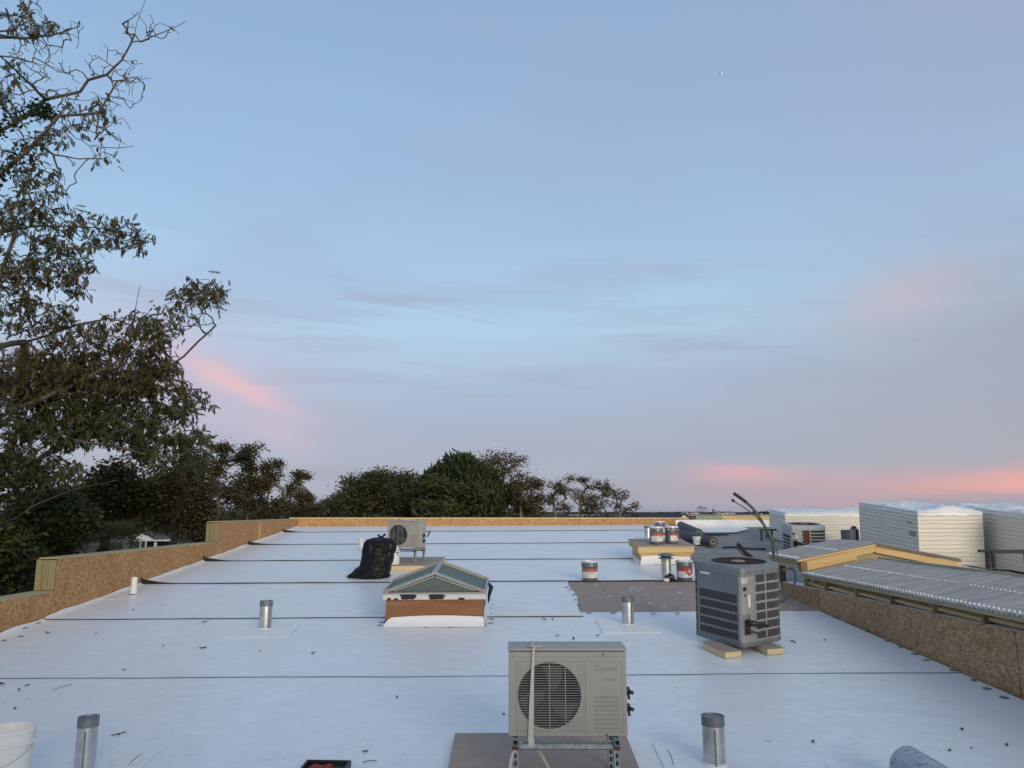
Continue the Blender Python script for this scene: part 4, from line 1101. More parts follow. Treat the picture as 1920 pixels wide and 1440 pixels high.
mb = MB(); mb.lathe([(0.159, h - 0.02), (0.169, h - 0.022), (0.171, h - 0.004), (0.166, h + 0.004), (0.154, h + 0.002), (0.150, h - 0.02), (0.128, 0.02), (0.0, 0.018)], n=48); mb.build('rim', M['pail_white'], t, 'auto')
mb = MB(); mb.lathe([(0.158, h - 0.105), (0.174, h - 0.098), (0.174, h - 0.086), (0.159, h - 0.08)], n=48); mb.build('stiffening_ring', M['pail_white'], t, 'auto')
mb = MB(); mb.tube([(0.172 * math.cos(a), -0.174 * math.sin(a), h - 0.10 - 0.12 * math.sin(a)) for a in [math.pi * k / 16 for k in range(17)]], 0.003, 5); mb.build('wire_handle', M['galv'], t, True)

# --- skylight
SK = RP(816, 1175)
sx, sy = SK.x - 0.01, SK.y
W2, DPT = 0.675, 1.0
sk = thing('skylight', 'gabled glass skylight on a red-brown wooden curb with white flashing', 'skylight', (sx, sy, roof(sx, sy) + 0.012), 0, tilt=True)
ch = 0.365
for (w_, d_, c) in ((2 * W2, 0.04, (0, 0.02, ch / 2)), (2 * W2, 0.04, (0, DPT - 0.02, ch / 2)), (0.04, DPT - 0.08, (-W2 + 0.02, DPT / 2, ch / 2)), (0.04, DPT - 0.08, (W2 - 0.02, DPT / 2, ch / 2))):
    mb = MB(); mb.box(c, (w_, d_, ch), bev=0.003); mb.build('curb_board', M['curbwood'], sk)
mb = MB(); mb.grid(lambda u, v: ((u - 0.5) * (2 * W2 + 0.04 - 0.20 * v * v * (1 if u < .5 else 0.2)), -0.012 - 0.075 * (1 - v) ** 2, v * (0.118 + 0.025 * math.sin(u * 3.0) * v)), 30, 6); mb.build('flashing_skirt', M['flash'], sk, True)
for sg in (-1, 1):
    mb = MB(); mb.grid(lambda u, v: (sg * (W2 + 0.006 + 0.03 * (1 - v) ** 2), 0.02 + u * (DPT - .04), v * (0.15 + 0.04 * math.sin(u * 5))), 20, 6); mb.build('flashing_skirt', M['flash'], sk, True)
# metal frame: skirt and sill
f2 = W2 + 0.035
for (a, b, c) in ((2 * f2, 0.03, (0, -0.022, ch + 0.035)), (2 * f2, 0.03, (0, DPT + 0.022, ch + 0.035))):
    mb = MB(); mb.box(c, (a, b, 0.08), bev=0.004); mb.build('frame_skirt', M['alu_white'], sk)
for sg in (-1, 1):
    mb = MB(); mb.box((sg * (f2 - 0.016), DPT / 2, ch + 0.035), (0.03, DPT + 0.012, 0.08), bev=0.004); mb.build('frame_skirt', M['alu_white'], sk)
mb = MB(); mb.box((0, -0.028, ch + 0.082), (2 * f2 + 0.012, 0.05, 0.022), bev=0.004); mb.build('sill', M['alu'], sk)
zs, zp = ch + 0.092, ch + 0.092 + 0.25
M['glass'] = mat('frosted_wired_glass', (0.135, 0.165, 0.145), 0.5, col2=(0.10, 0.125, 0.112), vscale=40, bump=0.3, bscale=150, spec=0.18)
def bar(a, b, w, th, name, parent, m='alu', up=(0, 0, 1)):
    a, b = Vector(a), Vector(b); d = (b - a).normalized(); u = Vector(up); s = d.cross(u).normalized(); u = s.cross(d)
    mb = MB(); vs = [q + s * i * w / 2 + u * j * th / 2 for q in (a, b) for i, j in ((-1, -1), (1, -1), (1, 1), (-1, 1))]
    mb.add(vs, [(3, 2, 1, 0), (4, 5, 6, 7)] + [(k, (k + 1) % 4, 4 + (k + 1) % 4, 4 + k) for k in range(4)])
    return mb.build(name, M[m], parent)
yf_, yb_ = 0.0, DPT
for sg in (-1, 1):
    mb = MB()
    a, b, c, d = Vector((sg * (f2 - 0.02), yf_ + 0.02, zs)), Vector((sg * (f2 - 0.02), yb_ - 0.02, zs)), Vector((0, yb_ - 0.02, zp)), Vector((0, yf_ + 0.02, zp))
    mb.prism([a, b, c, d], (0, 0, -0.012)); mb.build('glass_pane', M['glass'], sk)
    bar((sg * f2, yf_ - 0.012, zs + 0.002), (sg * 0.012, yf_ - 0.012, zp + 0.008), 0.040, 0.030, 'gable_bar', sk, up=(0, -0.3, 1))
    bar((sg * f2, yb_ + 0.012, zs + 0.002), (sg * 0.012, yb_ + 0.012, zp + 0.008), 0.045, 0.050, 'gable_bar', sk)
    bar((sg * (f2 - 0.005), yf_ - 0.02, zs), (sg * (f2 - 0.005), yb_ + 0.02, zs), 0.035, 0.05, 'eave_bar', sk)
    # inner glazing bead of the front gable
    bar((sg * (f2 - 0.15), yf_ - 0.010, zs + 0.018), (sg * 0.01, yf_ - 0.010, zp - 0.042), 0.014, 0.012, 'glazing_bead', sk, m='alu', up=(0, -1, 0.2))
bar((0, yf_ - 0.03, zp + 0.012), (0, yb_ + 0.03, zp + 0.012), 0.07, 0.03, 'ridge_bar', sk)
for yy in (yf_ + 0.012, yb_ - 0.012):
    mb = MB(); mb.prism([(-f2 + 0.05, yy, zs), (f2 - 0.05, yy, zs), (0, yy, zp - 0.01)], (0, 0.008, 0)); mb.build('gable_pane', M['glass'], sk)
def splat(x0, x1, z0, z1, seed, y):
    mb = MB(); n = 26
    cx_, cz_ = (x0 + x1) / 2, (z0 + z1) / 2
    pts = []
    for k in range(n):
        a = 2 * math.pi * k / n
        r = 1 + 0.28 * mnoise.noise(Vector((math.cos(a) * 2.2, math.sin(a) * 2.2, seed))) + 0.15 * rnd.uniform(-1, 1)
        sq = 1 / max(abs(math.cos(a)), abs(math.sin(a))) ** 0.6
        pts.append((cx_ + (x1 - x0) / 2 * r * math.cos(a) * sq, y, max(z0, min(z1 + .01, cz_ + (z1 - z0) / 2 * r * math.sin(a) * sq))))
    mb.prism(pts, (0, -0.006, 0)); return mb.build('tar_patch', M['tar'], sk)
splat(-0.47, -0.25, ch + 0.0, ch + 0.085, 1, -0.037); splat(-0.08, 0.14, ch + 0.0, ch + 0.08, 2, -0.037)
splat(0.33, 0.42, ch - 0.004, ch + 0.02, 3, -0.037); splat(-0.65, -0.60, ch - 0.004, ch + 0.02, 4, -0.037); splat(-0.56, -0.50, ch - 0.004, ch + 0.016, 5, -0.037)
for (xx, zz) in ((-0.42, 0.25), (-0.17, 0.245), (0.07, 0.25), (0.35, 0.245), (0.58, 0.25), (-0.59, 0.17), (-0.60, 0.12)):
    mb = MB(); mb.lathe([(0.0, 0.002), (0.008, 0.001), (0.009, -0.001)], (xx, -0.001, zz), n=8, axis=Matrix(((1, 0, 0), (0, 0, -1), (0, 1, 0)))); mb.build('nail_head', M['rust'], sk)
mb = MB(); mb.tube([(W2 + 0.05, 0.9, ch + 0.05), (W2 + 0.09, 0.75, ch + 0.02), (W2 + 0.07, 0.5, ch - 0.03), (W2 + 0.06, 0.35, ch - 0.12)], [0.02, 0.035, 0.025, 0.01], 7); mb.build('rubber_strip', M['membrane_back'], sk, True)

# ------------------------------------------------------------------ big condenser
M['fin2'] = mat('grey_louvre_fins', (0.17, 0.165, 0.155), 0.55, 0.1)
class Path:
    def __init__(s, a, rb, rn, rr):
        pts = []
        def arc(c, r, t0, t1, n):
            for k in range(n + 1):
                t = R(t0 + (t1 - t0) * k / n)
                pts.append((c[0] + r * math.cos(t), c[1] + r * math.sin(t), math.cos(t), math.sin(t)))
        def line(p, q, nx, ny, n):
            for k in range(n + 1): pts.append((p[0] + (q[0] - p[0]) * k / n, p[1] + (q[1] - p[1]) * k / n, nx, ny))
        line((-a, a - rb), (-a, -a + rn), -1, 0, 4); arc((-a + rn, -a + rn), rn, 180, 270, 5)
        line((-a + rn, -a), (a - rr, -a), 0, -1, 4); arc((a - rr, -a + rr), rr, 270, 360, 10)
        line((a, -a + rr), (a, a - rb), 1, 0, 4); arc((a - rb, a - rb), rb, 0, 90, 5)
        line((a - rb, a), (-a + rb, a), 0, 1, 4); arc((-a + rb, a - rb), rb, 90, 180, 5)
        s.p = [pts[0]]
        for q in pts[1:]:
            if math.hypot(q[0] - s.p[-1][0], q[1] - s.p[-1][1]) > 1e-5: s.p.append(q)
        s.s = [0.0]
        for i in range(1, len(s.p)): s.s.append(s.s[-1] + math.hypot(s.p[i][0] - s.p[i - 1][0], s.p[i][1] - s.p[i - 1][1]))
        s.L = s.s[-1]
    def at(s, t, off=0.0):
        t = max(0, min(s.L, t))
        for i in range(len(s.s) - 1):
            if t <= s.s[i + 1] + 1e-9:
                u = (t - s.s[i]) / max(1e-9, s.s[i + 1] - s.s[i]); a, b = s.p[i], s.p[i + 1]
                nx, ny = a[2] + (b[2] - a[2]) * u, a[3] + (b[3] - a[3]) * u
                return (a[0] + (b[0] - a[0]) * u + nx * off, a[1] + (b[1] - a[1]) * u + ny * off)
    def ring(s, off=0.0): return [(q[0] + q[2] * off, q[1] + q[3] * off) for q in s.p[:-1]]
def ring_solid(mb, rings):
    """stack of (ring, z) loops"""
    n = len(rings[0][0]); b = len(mb.v)
    for rg, z in rings: mb.v += [(x, y, z) for x, y in rg]
    for i in range(len(rings) - 1):
        for k in range(n):
            k2 = (k + 1) % n
            mb.f.append((b + i * n + k, b + i * n + k2, b + (i + 1) * n + k2, b + (i + 1) * n + k)); mb.mi.append(0)
    return b
def band(mb, P, s0, s1, z0, z1, o0, o1):
    n = max(1, int((s1 - s0) / 0.03))
    b = len(mb.v)
    for k in range(n + 1):
        t = s0 + (s1 - s0) * k / n
        i, o = P.at(t, o0), P.at(t, o1)
        mb.v += [(i[0], i[1], z0), (o[0], o[1], z0), (o[0], o[1], z1), (i[0], i[1], z1)]
    for k in range(n):
        for j in range(4):
            j2 = (j + 1) % 4
            mb.f.append((b + 4 * k + j, b + 4 * k + j2, b + 4 * k + 4 + j2, b + 4 * k + 4 + j)); mb.mi.append(0)
    mb.f += [(b + 3, b + 2, b + 1, b), (b + 4 * n, b + 4 * n + 1, b + 4 * n + 2, b + 4 * n + 3)]; mb.mi += [0, 0]

def condenser(label, loc, rz, a, h, mats, rust=False):
    body, pale = mats
    t = thing('condenser', label, 'condenser unit', loc, rz, tilt=True, group='grey square condensers with a fan on top')
    P = Path(a, 0.08, 0.05, 0.20 * a / 0.38)
    LL = 2 * a - 0.13                           # length of the left-hand face
    mb = MB(); ring_solid(mb, [(P.ring(-0.024), 0.05), (P.ring(-0.024), h - 0.09)]); mb.build('coil', M['coil'], t, 'auto')
    mb = MB(); b = ring_solid(mb, [(P.ring(-0.03), 0.0), (P.ring(-0.002), 0.004), (P.ring(0.004), 0.02), (P.ring(0.004), 0.055), (P.ring(-0.03), 0.057)]); mb.build('base_pan', body, t, 'auto')
    mb = MB(); mb.f.append(tuple(range(len(P.ring())))); mb.mi.append(0); mb.v += [(x, y, 0.006) for x, y in P.ring(-0.01)]; mb.build('base_plate', M['black'], t)
    # top cap with the round fan opening
    mb = MB()
    rg = P.ring(0.006); n = len(rg); rf = a * 0.91
    inner = []
    for (x, y) in rg:
        q = math.atan2(y, x); inner.append((rf * math.cos(q), rf * math.sin(q)))
    lip = [(x * 0.93, y * 0.93) for x, y in inner]
    ring_solid(mb, [(P.ring(-0.02), h - 0.10), (rg, h - 0.10), (rg, h - 0.022), (P.ring(-0.004), h - 0.004), ([(x * 1.05, y * 1.05) for x, y in inner], h + 0.008), (inner, h + 0.016), (lip, h + 0.010), (lip, h - 0.10)])
    mb.build('top_cap', body, t, 'auto')
    mb = MB(); mb.lathe([(0.0, h - 0.075), (rf * 0.95, h - 0.075)], n=30); mb.build('fan_well', M['rustdark'], t)
    mb = MB()
    for k in range(9):
        rr = rf * (0.30 + 0.075 * k); mb.lathe([(rr - 0.004, h + 0.004), (rr, h + 0.009), (rr + 0.004, h + 0.004)], n=36)
    for k in range(8):
        q = math.pi * k / 4 + 0.2; mb.box((rf * 0.6 * math.cos(q), rf * 0.6 * math.sin(q), h + 0.003), (rf * 0.8, 0.008, 0.006), rot=(0, 0, q))
    gd = mb.build('fan_guard', M['rustdark'], t, True)
    mb = MB(); mb.lathe([(rf * 0.24, h - 0.01), (rf * 0.24, h + 0.010), (rf * 0.22, h + 0.013), (0.0, h + 0.013)], n=26); mb.build('hub_plate', M['hub'], gd, 'auto')
    # posts
    nc0, nc1 = LL + 0.005, LL + 0.24             # plain corner post, right of the near edge
    for (s0, s1, m) in ((LL - 0.028, nc0 + 0.0, body), (nc0, nc1, pale), (0.0, 0.035, body)):
        mb = MB(); band(mb, P, s0, s1, 0.055, h - 0.10, -0.022, 0.001); mb.build('corner_post', m, t, 'auto')
    mb = MB(); band(mb, P, 0.035, LL - 0.028, h * 0.655, h - 0.10, -0.02, 0.0); mb.build('service_panel', body, t, 'auto')
    rows = 5; zlo, zhi = 0.075, h * 0.655
    rh = (zhi - zlo) / rows
    for r in range(rows):
        mb = MB(); z0 = zlo + r * rh
        band(mb, P, 0.035, LL - 0.028, z0 - 0.020 if r else 0.055, z0 + 0.006, -0.02, 0.0)
        fb = MB(); s = 0.045
        while s < LL - 0.034:
            band(fb, P, s, s + 0.0045, z0 + 0.006, z0 + rh - 0.02 + (0.022 if r == rows - 1 else 0), -0.014, -0.001); s += 0.0215
        lr = mb.build('louvre_row', body, t); fb.build('louvre_fins', M['fin'], lr)['kind'] = 'stuff'
    # curved right-hand face, seven rows
    e0, e1 = nc1, P.L - 0.02
    rows = 7; zlo, zhi = 0.06, h - 0.10; rh = (zhi - zlo) / rows
    mid = nc1 + (2 * a - 0.25 - (nc1 - LL)) * 0.62
    for r in range(rows):
        mb = MB(); z0 = zlo + r * rh
        band(mb, P, e0, e1, z0 - 0.004, z0 + 0.020, -0.02, 0.0)
        fb = MB(); s = e0 + 0.012
        while s < e1:
            band(fb, P, s, s + 0.0048, z0 + 0.018, z0 + rh - 0.002, -0.014, -0.001); s += 0.020
        lr = mb.build('louvre_row', pale, t); fb.build('louvre_fins', M['fin2'], lr)['kind'] = 'stuff'
    for sm in (e0 + 0.005, mid, e1 - 0.3):
        mb = MB(); band(mb, P, sm, sm + 0.022, 0.055, h - 0.10, -0.02, 0.003); mb.build('upright', pale, t)
    # corner details
    def on(s, z, o=0.004):
        q = P.at(s, o); return Vector((q[0], q[1], z))
    mb = MB(); band(mb, P, nc0 + 0.03, nc0 + 0.125, h * 0.80, h * 0.875, 0.001, 0.003); mb.build('rating_sticker', M['sticker'], t)
    mb = MB(); band(mb, P, nc0 + 0.13, nc0 + 0.165, h * 0.50, h * 0.655, 0.001, 0.003); mb.build('paper_label', M['label_white'], t)
    mb = MB(); band(mb, P, 0.06, 0.22, h * 0.85, h * 0.878, 0.001, 0.003); mb.build('tape_strip', M['label_white'], t)
    for (ds, zz, rr) in ((0.075, h * 0.735, 0.026), (0.078, h * 0.655, 0.013)):
        q = P.at(nc0 + ds, 0.0); q2 = P.at(nc0 + ds, 1.0); d = Vector((q2[0] - q[0], q2[1] - q[1], 0)).normalized()
        mb = MB(); mb.tube([Vector((q[0], q[1], zz)), Vector((q[0], q[1], zz)) + d * 0.006], rr, 14); mb.build('knockout', M['rustdark'], t)
    mb = MB(); band(mb, P, nc0 + 0.045, nc0 + 0.16, 0.14, 0.385, 0.001, 0.003); mb.build('valve_recess', M['steelgrey'], t)
    mb = MB(); band(mb, P, nc0 + 0.06, nc0 + 0.15, 0.15, 0.33, 0.003, 0.0045); mb.build('valve_opening', M['coil'], t)
    vb = on(nc0 + 0.09, 0.29); d = Vector((0.55, -0.83, 0))
    mb = MB(); mb.tube([vb, vb + Vector((0.05, -0.05, 0.0)), vb + Vector((0.16, -0.09, -0.02)), vb + Vector((0.25, -0.10, -0.05))], [0.03, 0.034, 0.022, 0.020], 10); mb.build('insulated_pipe', M['black'], t, True)
    vb = on(nc0 + 0.10, 0.19)
    mb = MB(); mb.tube([vb, vb + Vector((0.05, -0.05, 0.0)), vb + Vector((0.11, -0.07, -0.03))], [0.022, 0.014, 0.012], 8); mb.build('service_valve', M['cable'], t, True)
    for k in range(6):
        mb = MB(); q = on(LL + 0.02 + k * 0.13, h - 0.06, 0.007); mb.lathe([(0.0, 0.006), (0.007, 0.003), (0.007, -0.006)], q, n=6); mb.build('screw', M['black'], t)
    if rust:
        mb = MB(); band(mb, P, LL + 0.30, LL + 0.43, h * 0.42, h * 0.82, 0.002, 0.010); mb.build('rusty_plate', M['rust'], t)
    return t
clx, cly = 2.845, 9.97
condenser('large grey metal condenser standing on two foam blocks', (clx, cly, roof(clx, cly) + 0.085), R(32), 0.40, 0.93, (M['steelgrey'], M['steelgrey_lit']))
def block(px, py, label, rz):
    p = RP(px, py)
    t = thing('foam_block', label, 'block', (p.x, p.y, roof(p.x, p.y) + 0.014), rz, tilt=True, group='foam blocks under the large condenser')
    mb = MB(); mb.box((0, 0.23, 0.035), (0.22, 0.46, 0.066), bev=0.004); mb.build('core', M['foam'], t)
    mb = MB(); mb.box((0, 0.23, 0.0695), (0.224, 0.464, 0.004)); mb.build('facer', M['board'], t)
block(1375, 1236, 'cream foam block under the near corner of the large condenser', R(18))
block(1455, 1230, 'cream foam block under the curved side of the large condenser', R(14))
M['palesteel'] = mat('pale_painted_steel', (0.46, 0.46, 0.44), 0.5, var=0.15, vscale=6)
p = AT(1508, 1020, 17.6)
condenser('small pale condenser with a rusty plate in front of the low wrapped stack', (p.x, p.y, roof(p.x, p.y) + 0.02), R(-4), 0.40, 0.66, (M['palesteel'], M['palesteel']), rust=True)

# ------------------------------------------------------------------ hoses and cables
def spline(pts, n=10):
    P = [Vector(p) for p in pts]; out = []
    for i in range(len(P) - 1):
        p0, p1, p2, p3 = P[max(i - 1, 0)], P[i], P[i + 1], P[min(i + 2, len(P) - 1)]
        for k in range(n):
            t = k / n
            out.append(0.5 * ((2 * p1) + (-p0 + p2) * t + (2 * p0 - 5 * p1 + 4 * p2 - p3) * t * t + (-p0 + 3 * p1 - 3 * p2 + p3) * t ** 3))
    return out + [P[-1]]
def hose(name, label, cat, pts, r, m, tip=None, group=None):
    sp = spline(pts)
    t = thing(name, label, cat, sp[0], group=group)
    mb = MB(); mb.tube([q - sp[0] for q in sp], r, 9); mb.build('tube', m, t, True)
    if tip:
        i = int(len(sp) * tip[0])
        mb = MB(); mb.tube([q - sp[0] for q in sp[i:]], tip[1], 9); mb.build('foam_sleeve', M['black'], t, True)
    return t
CD = 12.45
foot = AT(1450, 1075, CD); foot.z = roof(foot.x, foot.y) + 0.02
hose('refrigerant_line', 'thick green line set curving up into the sky behind the large condenser', 'pipe', [foot, AT(1451, 1052, CD), AT(1449, 1020, CD), AT(1441, 1000, CD), AT(1427, 975, CD), AT(1413, 955, CD), AT(1397, 940, CD), AT(1376, 925, CD)], 0.023, M['hose_green'], (0.84, 0.027), 'green lines standing behind the large condenser')
hose('refrigerant_line', 'thin green line bending beside the thick line set', 'pipe', [AT(1459, 1052, CD - .1), AT(1457, 1035, CD - .1), AT(1449, 1008, CD - .1), AT(1436, 990, CD - .1), AT(1420, 972, CD - .1), AT(1400, 955, CD - .1), AT(1380, 942, CD - .1), AT(1372, 937, CD - .1)], 0.009, M['hose_green'], (0.90, 0.022), 'green lines standing behind the large condenser')
q = AT(1466, 1128, 11.4)
hose('flexible_conduit', 'grey flexible conduit looping from the brown wall to the large condenser', 'conduit', [AT(1455, 1131, 10.6), AT(1470, 1125, 11.0), AT(1484, 1110, 11.4), AT(1491, 1090, 11.8), AT(1490, 1072, 12.1), AT(1482, 1066, 12.2), AT(1466, 1069, 12.2)], 0.018, M['cable'], None)
b0 = AT(1415, 1056, 13.0)
hose('foam_pipe', 'thick black foam-covered pipe leaning up behind the large condenser', 'pipe', [Vector((b0.x, b0.y, roof(b0.x, b0.y) + .03)), AT(1413, 1053, 13.0), AT(1398, 1036, 13.1), AT(1383, 1019, 13.2)], 0.032, M['black'], None, 'black pipes behind the large condenser')
b0 = AT(1408, 1056, 13.0)
hose('foam_pipe', 'thin black pipe leaning beside the thick foam-covered pipe', 'pipe', [Vector((b0.x, b0.y, roof(b0.x, b0.y) + .03)), AT(1406, 1052, 13.0), AT(1392, 1038, 13.05), AT(1380, 1024, 13.1)], 0.013, M['black'], None, 'black pipes behind the large condenser')
p = AT(1386, 1050, 14.6)
t = thing('scrap_heap', 'small heap of rusty and grey scrap behind the large condenser', 'scrap', (p.x, p.y, roof(p.x, p.y) + 0.01))
lump((0, 0, 0.12), (0.17, 0.14, 0.16), 3, 0.25).build('grey_lump', M['pail_grey'], t, True)
lump((0.18, -0.12, 0.10), (0.20, 0.10, 0.09), 9, 0.5).build('rusty_scrap', M['rust'], t, True)
mb = MB(); mb.box((-0.25, -0.1, 0.12), (0.28, 0.06, 0.10), rot=(0.2, 0.35, 0.1), bev=0.01); mb.build('black_offcut', M['black'], t)
p = AT(1445, 1045, 13.2)
t = thing('membrane_scrap', 'curled white membrane offcut standing behind the large condenser', 'membrane offcut', (p.x, p.y, roof(p.x, p.y) + 0.012))
mb = MB(); mb.grid(lambda u, v: ((u - 0.7) * 0.55 * (1 - 0.5 * v), 0.12 * v + 0.05 * math.sin(u * 3), 0.004 + 0.55 * v * u ** 1.6), 14, 10); mb.build('sheet', M['flash'], t, True)

# ------------------------------------------------------------------ rolls of dark membrane
def roll(label, a, b, r, hollow=True):
    a, b = Vector(a), Vector(b)
    t = thing('membrane_roll', label, 'roll', a, group='dark membrane rolls by the far wall')
    d = b - a; L = d.length; d.normalize(); q = Vector((0, 0, 1)).rotation_difference(d).to_matrix()
    mb = MB(); mb.lathe([(r * 0.5, 0.0), (r, 0.0), (r * 1.01, L * .3), (r * 0.99, L * .7), (r, L), (r * 0.5, L)], n=30, axis=q); mb.build('wound_sheet', M['rubber'], t, 'auto')
    mb = MB(); mb.lathe([(r * 0.35, L * 0.4), (r * 0.35, L + 0.003), (r * 0.52, L + 0.003), (r * 0.52, 0.0 - 0.003), (r * 0.35, -0.003), (r * 0.35, L * 0.4)], n=22, axis=q); mb.build('core_tube', M['core'], t, 'auto')
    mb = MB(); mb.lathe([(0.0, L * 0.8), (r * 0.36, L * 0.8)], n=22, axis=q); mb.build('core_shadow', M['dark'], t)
    return t
def over(px, py, cd, r): 
    p = AT(px, py, cd); return p
r1 = 0.12
a = RP(1274, 1012); b = RP(1338, 1027)
aa = Vector((a.x, a.y, roof(a.x, a.y) + r1 + 0.02)); bb = Vector((b.x, b.y, roof(b.x, b.y) + r1 + 0.02))
roll('dark grey membrane roll lying flat beside the white tub', aa, bb, r1)
a2 = RP(1277, 995); b2 = RP(1311, 1011); a2.z = roof(a2.x, a2.y) + 0.145; b2.z = roof(b2.x, b2.y) + 0.145
m2 = (aa + bb) / 2
roll('dark grey membrane roll with an open tan core behind the flat one', a2, b2, 0.125)
p = RP(1330, 1003)
t = thing('membrane_flap', 'dark folded membrane flap on the grey roofing beside the rolls', 'membrane offcut', (p.x, p.y, roof(p.x, p.y) + 0.015))
mb = MB(); mb.grid(lambda u, v: (-0.55 + 1.1 * u, -0.35 + 0.7 * v + 0.25 * u, 0.006 + 0.05 * (1 - u) * (1 + math.sin(v * 4)) * 0.5 + SLOPE * (-0.35 + 0.7 * v + .25 * u)), 12, 8); mb.build('sheet', M['membrane_back'], t, True)
p = RP(1395, 1031)
t = thing('membrane_flap', 'narrow dark strip curling on the grey roofing', 'membrane offcut', (p.x, p.y, roof(p.x, p.y) + 0.01))
mb = MB(); mb.tube(spline([(-0.45, 0.25, 0.03), (-0.2, 0.15, 0.045), (0.1, 0.0, 0.02), (0.5, -0.1, 0.01)]), 0.022, 6); mb.build('strip', M['membrane_back'], t, True)

# ------------------------------------------------------------------ wrapped stacks of insulation
M['wrap'] = mat('plastic_wrapped_boards', (0.78, 0.715, 0.60), 0.4, col2=(0.73, 0.67, 0.57), vscale=3, bump=0.1, bscale=30, spec=0.45)
M['wraptop'] = mat('crumpled_white_film', (0.80, 0.80, 0.79), 0.35, var=0.10, vscale=6, spec=0.6)
def wrapped(label, x0, y0, w, d, h, seed, board=0.076, peak=True, low=False):
    t = thing('wrapped_stack', label, 'wrapped stack', (x0, y0, roof(x0, y0) + 0.02), 0, tilt=True, group='plastic wrapped stacks of insulation board')
    def face(fn, L, nu, nrm, sd):
        mb = MB()
        def q(u, v):
            z = v * h; s = u * L
            gr = (z / board) % 1.0
            dsp = -0.0055 * math.exp(-((gr - 0.5) / 0.13) ** 2)
            sag = 0.07 * mnoise.noise(Vector((s * 0.8, sd, 0.3)))
            dsp += 0.0035 * mnoise.noise(Vector((s * 0.5 + sd, (z + sag * s * .2) * 26.0, sd))) * (1.0 - 0.4 * v) + 0.004 * mnoise.noise(Vector((s * 1.6, (z - 0.10 * s) * 44, sd + 4)))
            dsp += 0.008 * mnoise.noise(Vector((s * 1.2, z * 2, sd + 8)))
            if v < 0.001 or v > 0.999: dsp = 0.0
            k = min(u, 1 - u) * L
            if k < 0.02: dsp *= k / 0.02
            return fn(u, v) + Vector(nrm) * dsp
        mb.grid(q, nu, 150)
        return mb.build('wrapped_side', M['wrap'], t, True)
    face(lambda u, v: Vector((u * w, 0, v * h)), w, 60, (0, -1, 0), seed)
    face(lambda u, v: Vector((0, d - u * d, v * h)), d, 90, (-1, 0, 0), seed + 11)
    face(lambda u, v: Vector((w, u * d, v * h)), d, 40, (1, 0, 0), seed + 23)
    face(lambda u, v: Vector((w - u * w, d, v * h)), w, 30, (0, 1, 0), seed + 31)
    mb = MB()
    def top(u, v):
        x, y = (u * 1.012 - 0.006) * w, (v * 1.012 - 0.006) * d
        e = min(u, 1 - u, v, 1 - v); e = min(1.0, e / 0.06)
        n1 = mnoise.noise(Vector((x * 1.6 + seed, y * 1.6, 0.0))); n2 = abs(mnoise.noise(Vector((x * 4.5 + seed, y * 4.5, 2.0)))); n3 = abs(mnoise.noise(Vector((x * 11, y * 11, seed))))
        pk = 0.085 * math.exp(-((u - 0.5) / 0.28) ** 2 - (v / 0.25) ** 2) * (min(1.0, v / 0.02)) if peak else 0.0
        z = h + e * (0.012 + 0.03 * n1 + 0.04 * n2 + 0.02 * n3) + pk
        if e <= 0: z = h - 0.06 - 0.05 * abs(mnoise.noise(Vector((x * 3, y * 3, 5))))
        return Vector((x, y, z))
    mb.grid(top, 60, 90); tp = mb.build('top_film', M['wraptop'], t, True)
    for k in range(3):                                      # loose tufts of film
        mb = MB(); cx_, cy_ = w * rnd.uniform(.1, .9), d * rnd.uniform(.05, .9)
        mb.grid(lambda u, v: Vector((cx_ + (u - .5) * 0.5, cy_ + (v - .5) * 0.4, h + 0.004 + 0.055 * (math.sin(math.pi * u) * math.sin(math.pi * v)) ** 0.5 * (1 + 0.6 * mnoise.noise(Vector((u * 5, v * 5, k + seed)))))), 10, 8); mb.build('film_tuft', M['wraptop'], tp, True)
    return t
s1 = wrapped('white wrapped stack with a cream end beside the corrugated canopy', 7.60, 14.70, 1.22, 2.44, 1.20, 1.0)
mb = MB()
for k in range(2): mb.box((-0.004, 0.30 - 0.08 * k, 0.98 - 0.20 * k), (0.006, 0.20, 0.035 if k == 0 else 0.10))
mb.build('printed_mark', M['print_grey'], s1)
s2 = wrapped('white wrapped stack behind the black slotted metal frame', 9.02, 13.75, 1.22, 2.44, 1.22, 5.0)
s3 = wrapped('low white wrapped stack with crumpled top behind the small pale condenser', 6.98, 20.0, 2.6, 1.22, 0.74, 9.0, peak=False)
mb = MB(); mb.tube([(1.75, -0.03, 0.02), (1.74, -0.04, 0.33), (1.75, -0.02, 0.40)], [0.06, 0.07, 0.05], 8); mb.build('black_tape', M['black'], s3, True)
p = AT(1592, 1015, 18.8)
t = thing('dark_drum', 'dark round drum end between two wrapped stacks', 'drum', (p.x, p.y, roof(p.x, p.y)))
mb = MB(); mb.lathe([(0.0, 0.42), (0.16, 0.42), (0.18, 0.40), (0.18, 0.0)], n=24); mb.build('body', M['pail_grey'], t, 'auto')
mb = MB(); mb.box((0.17, 0, 0.22), (0.05, 0.3, 0.44), bev=0.01); mb.build('strap_side', M['black'], t)

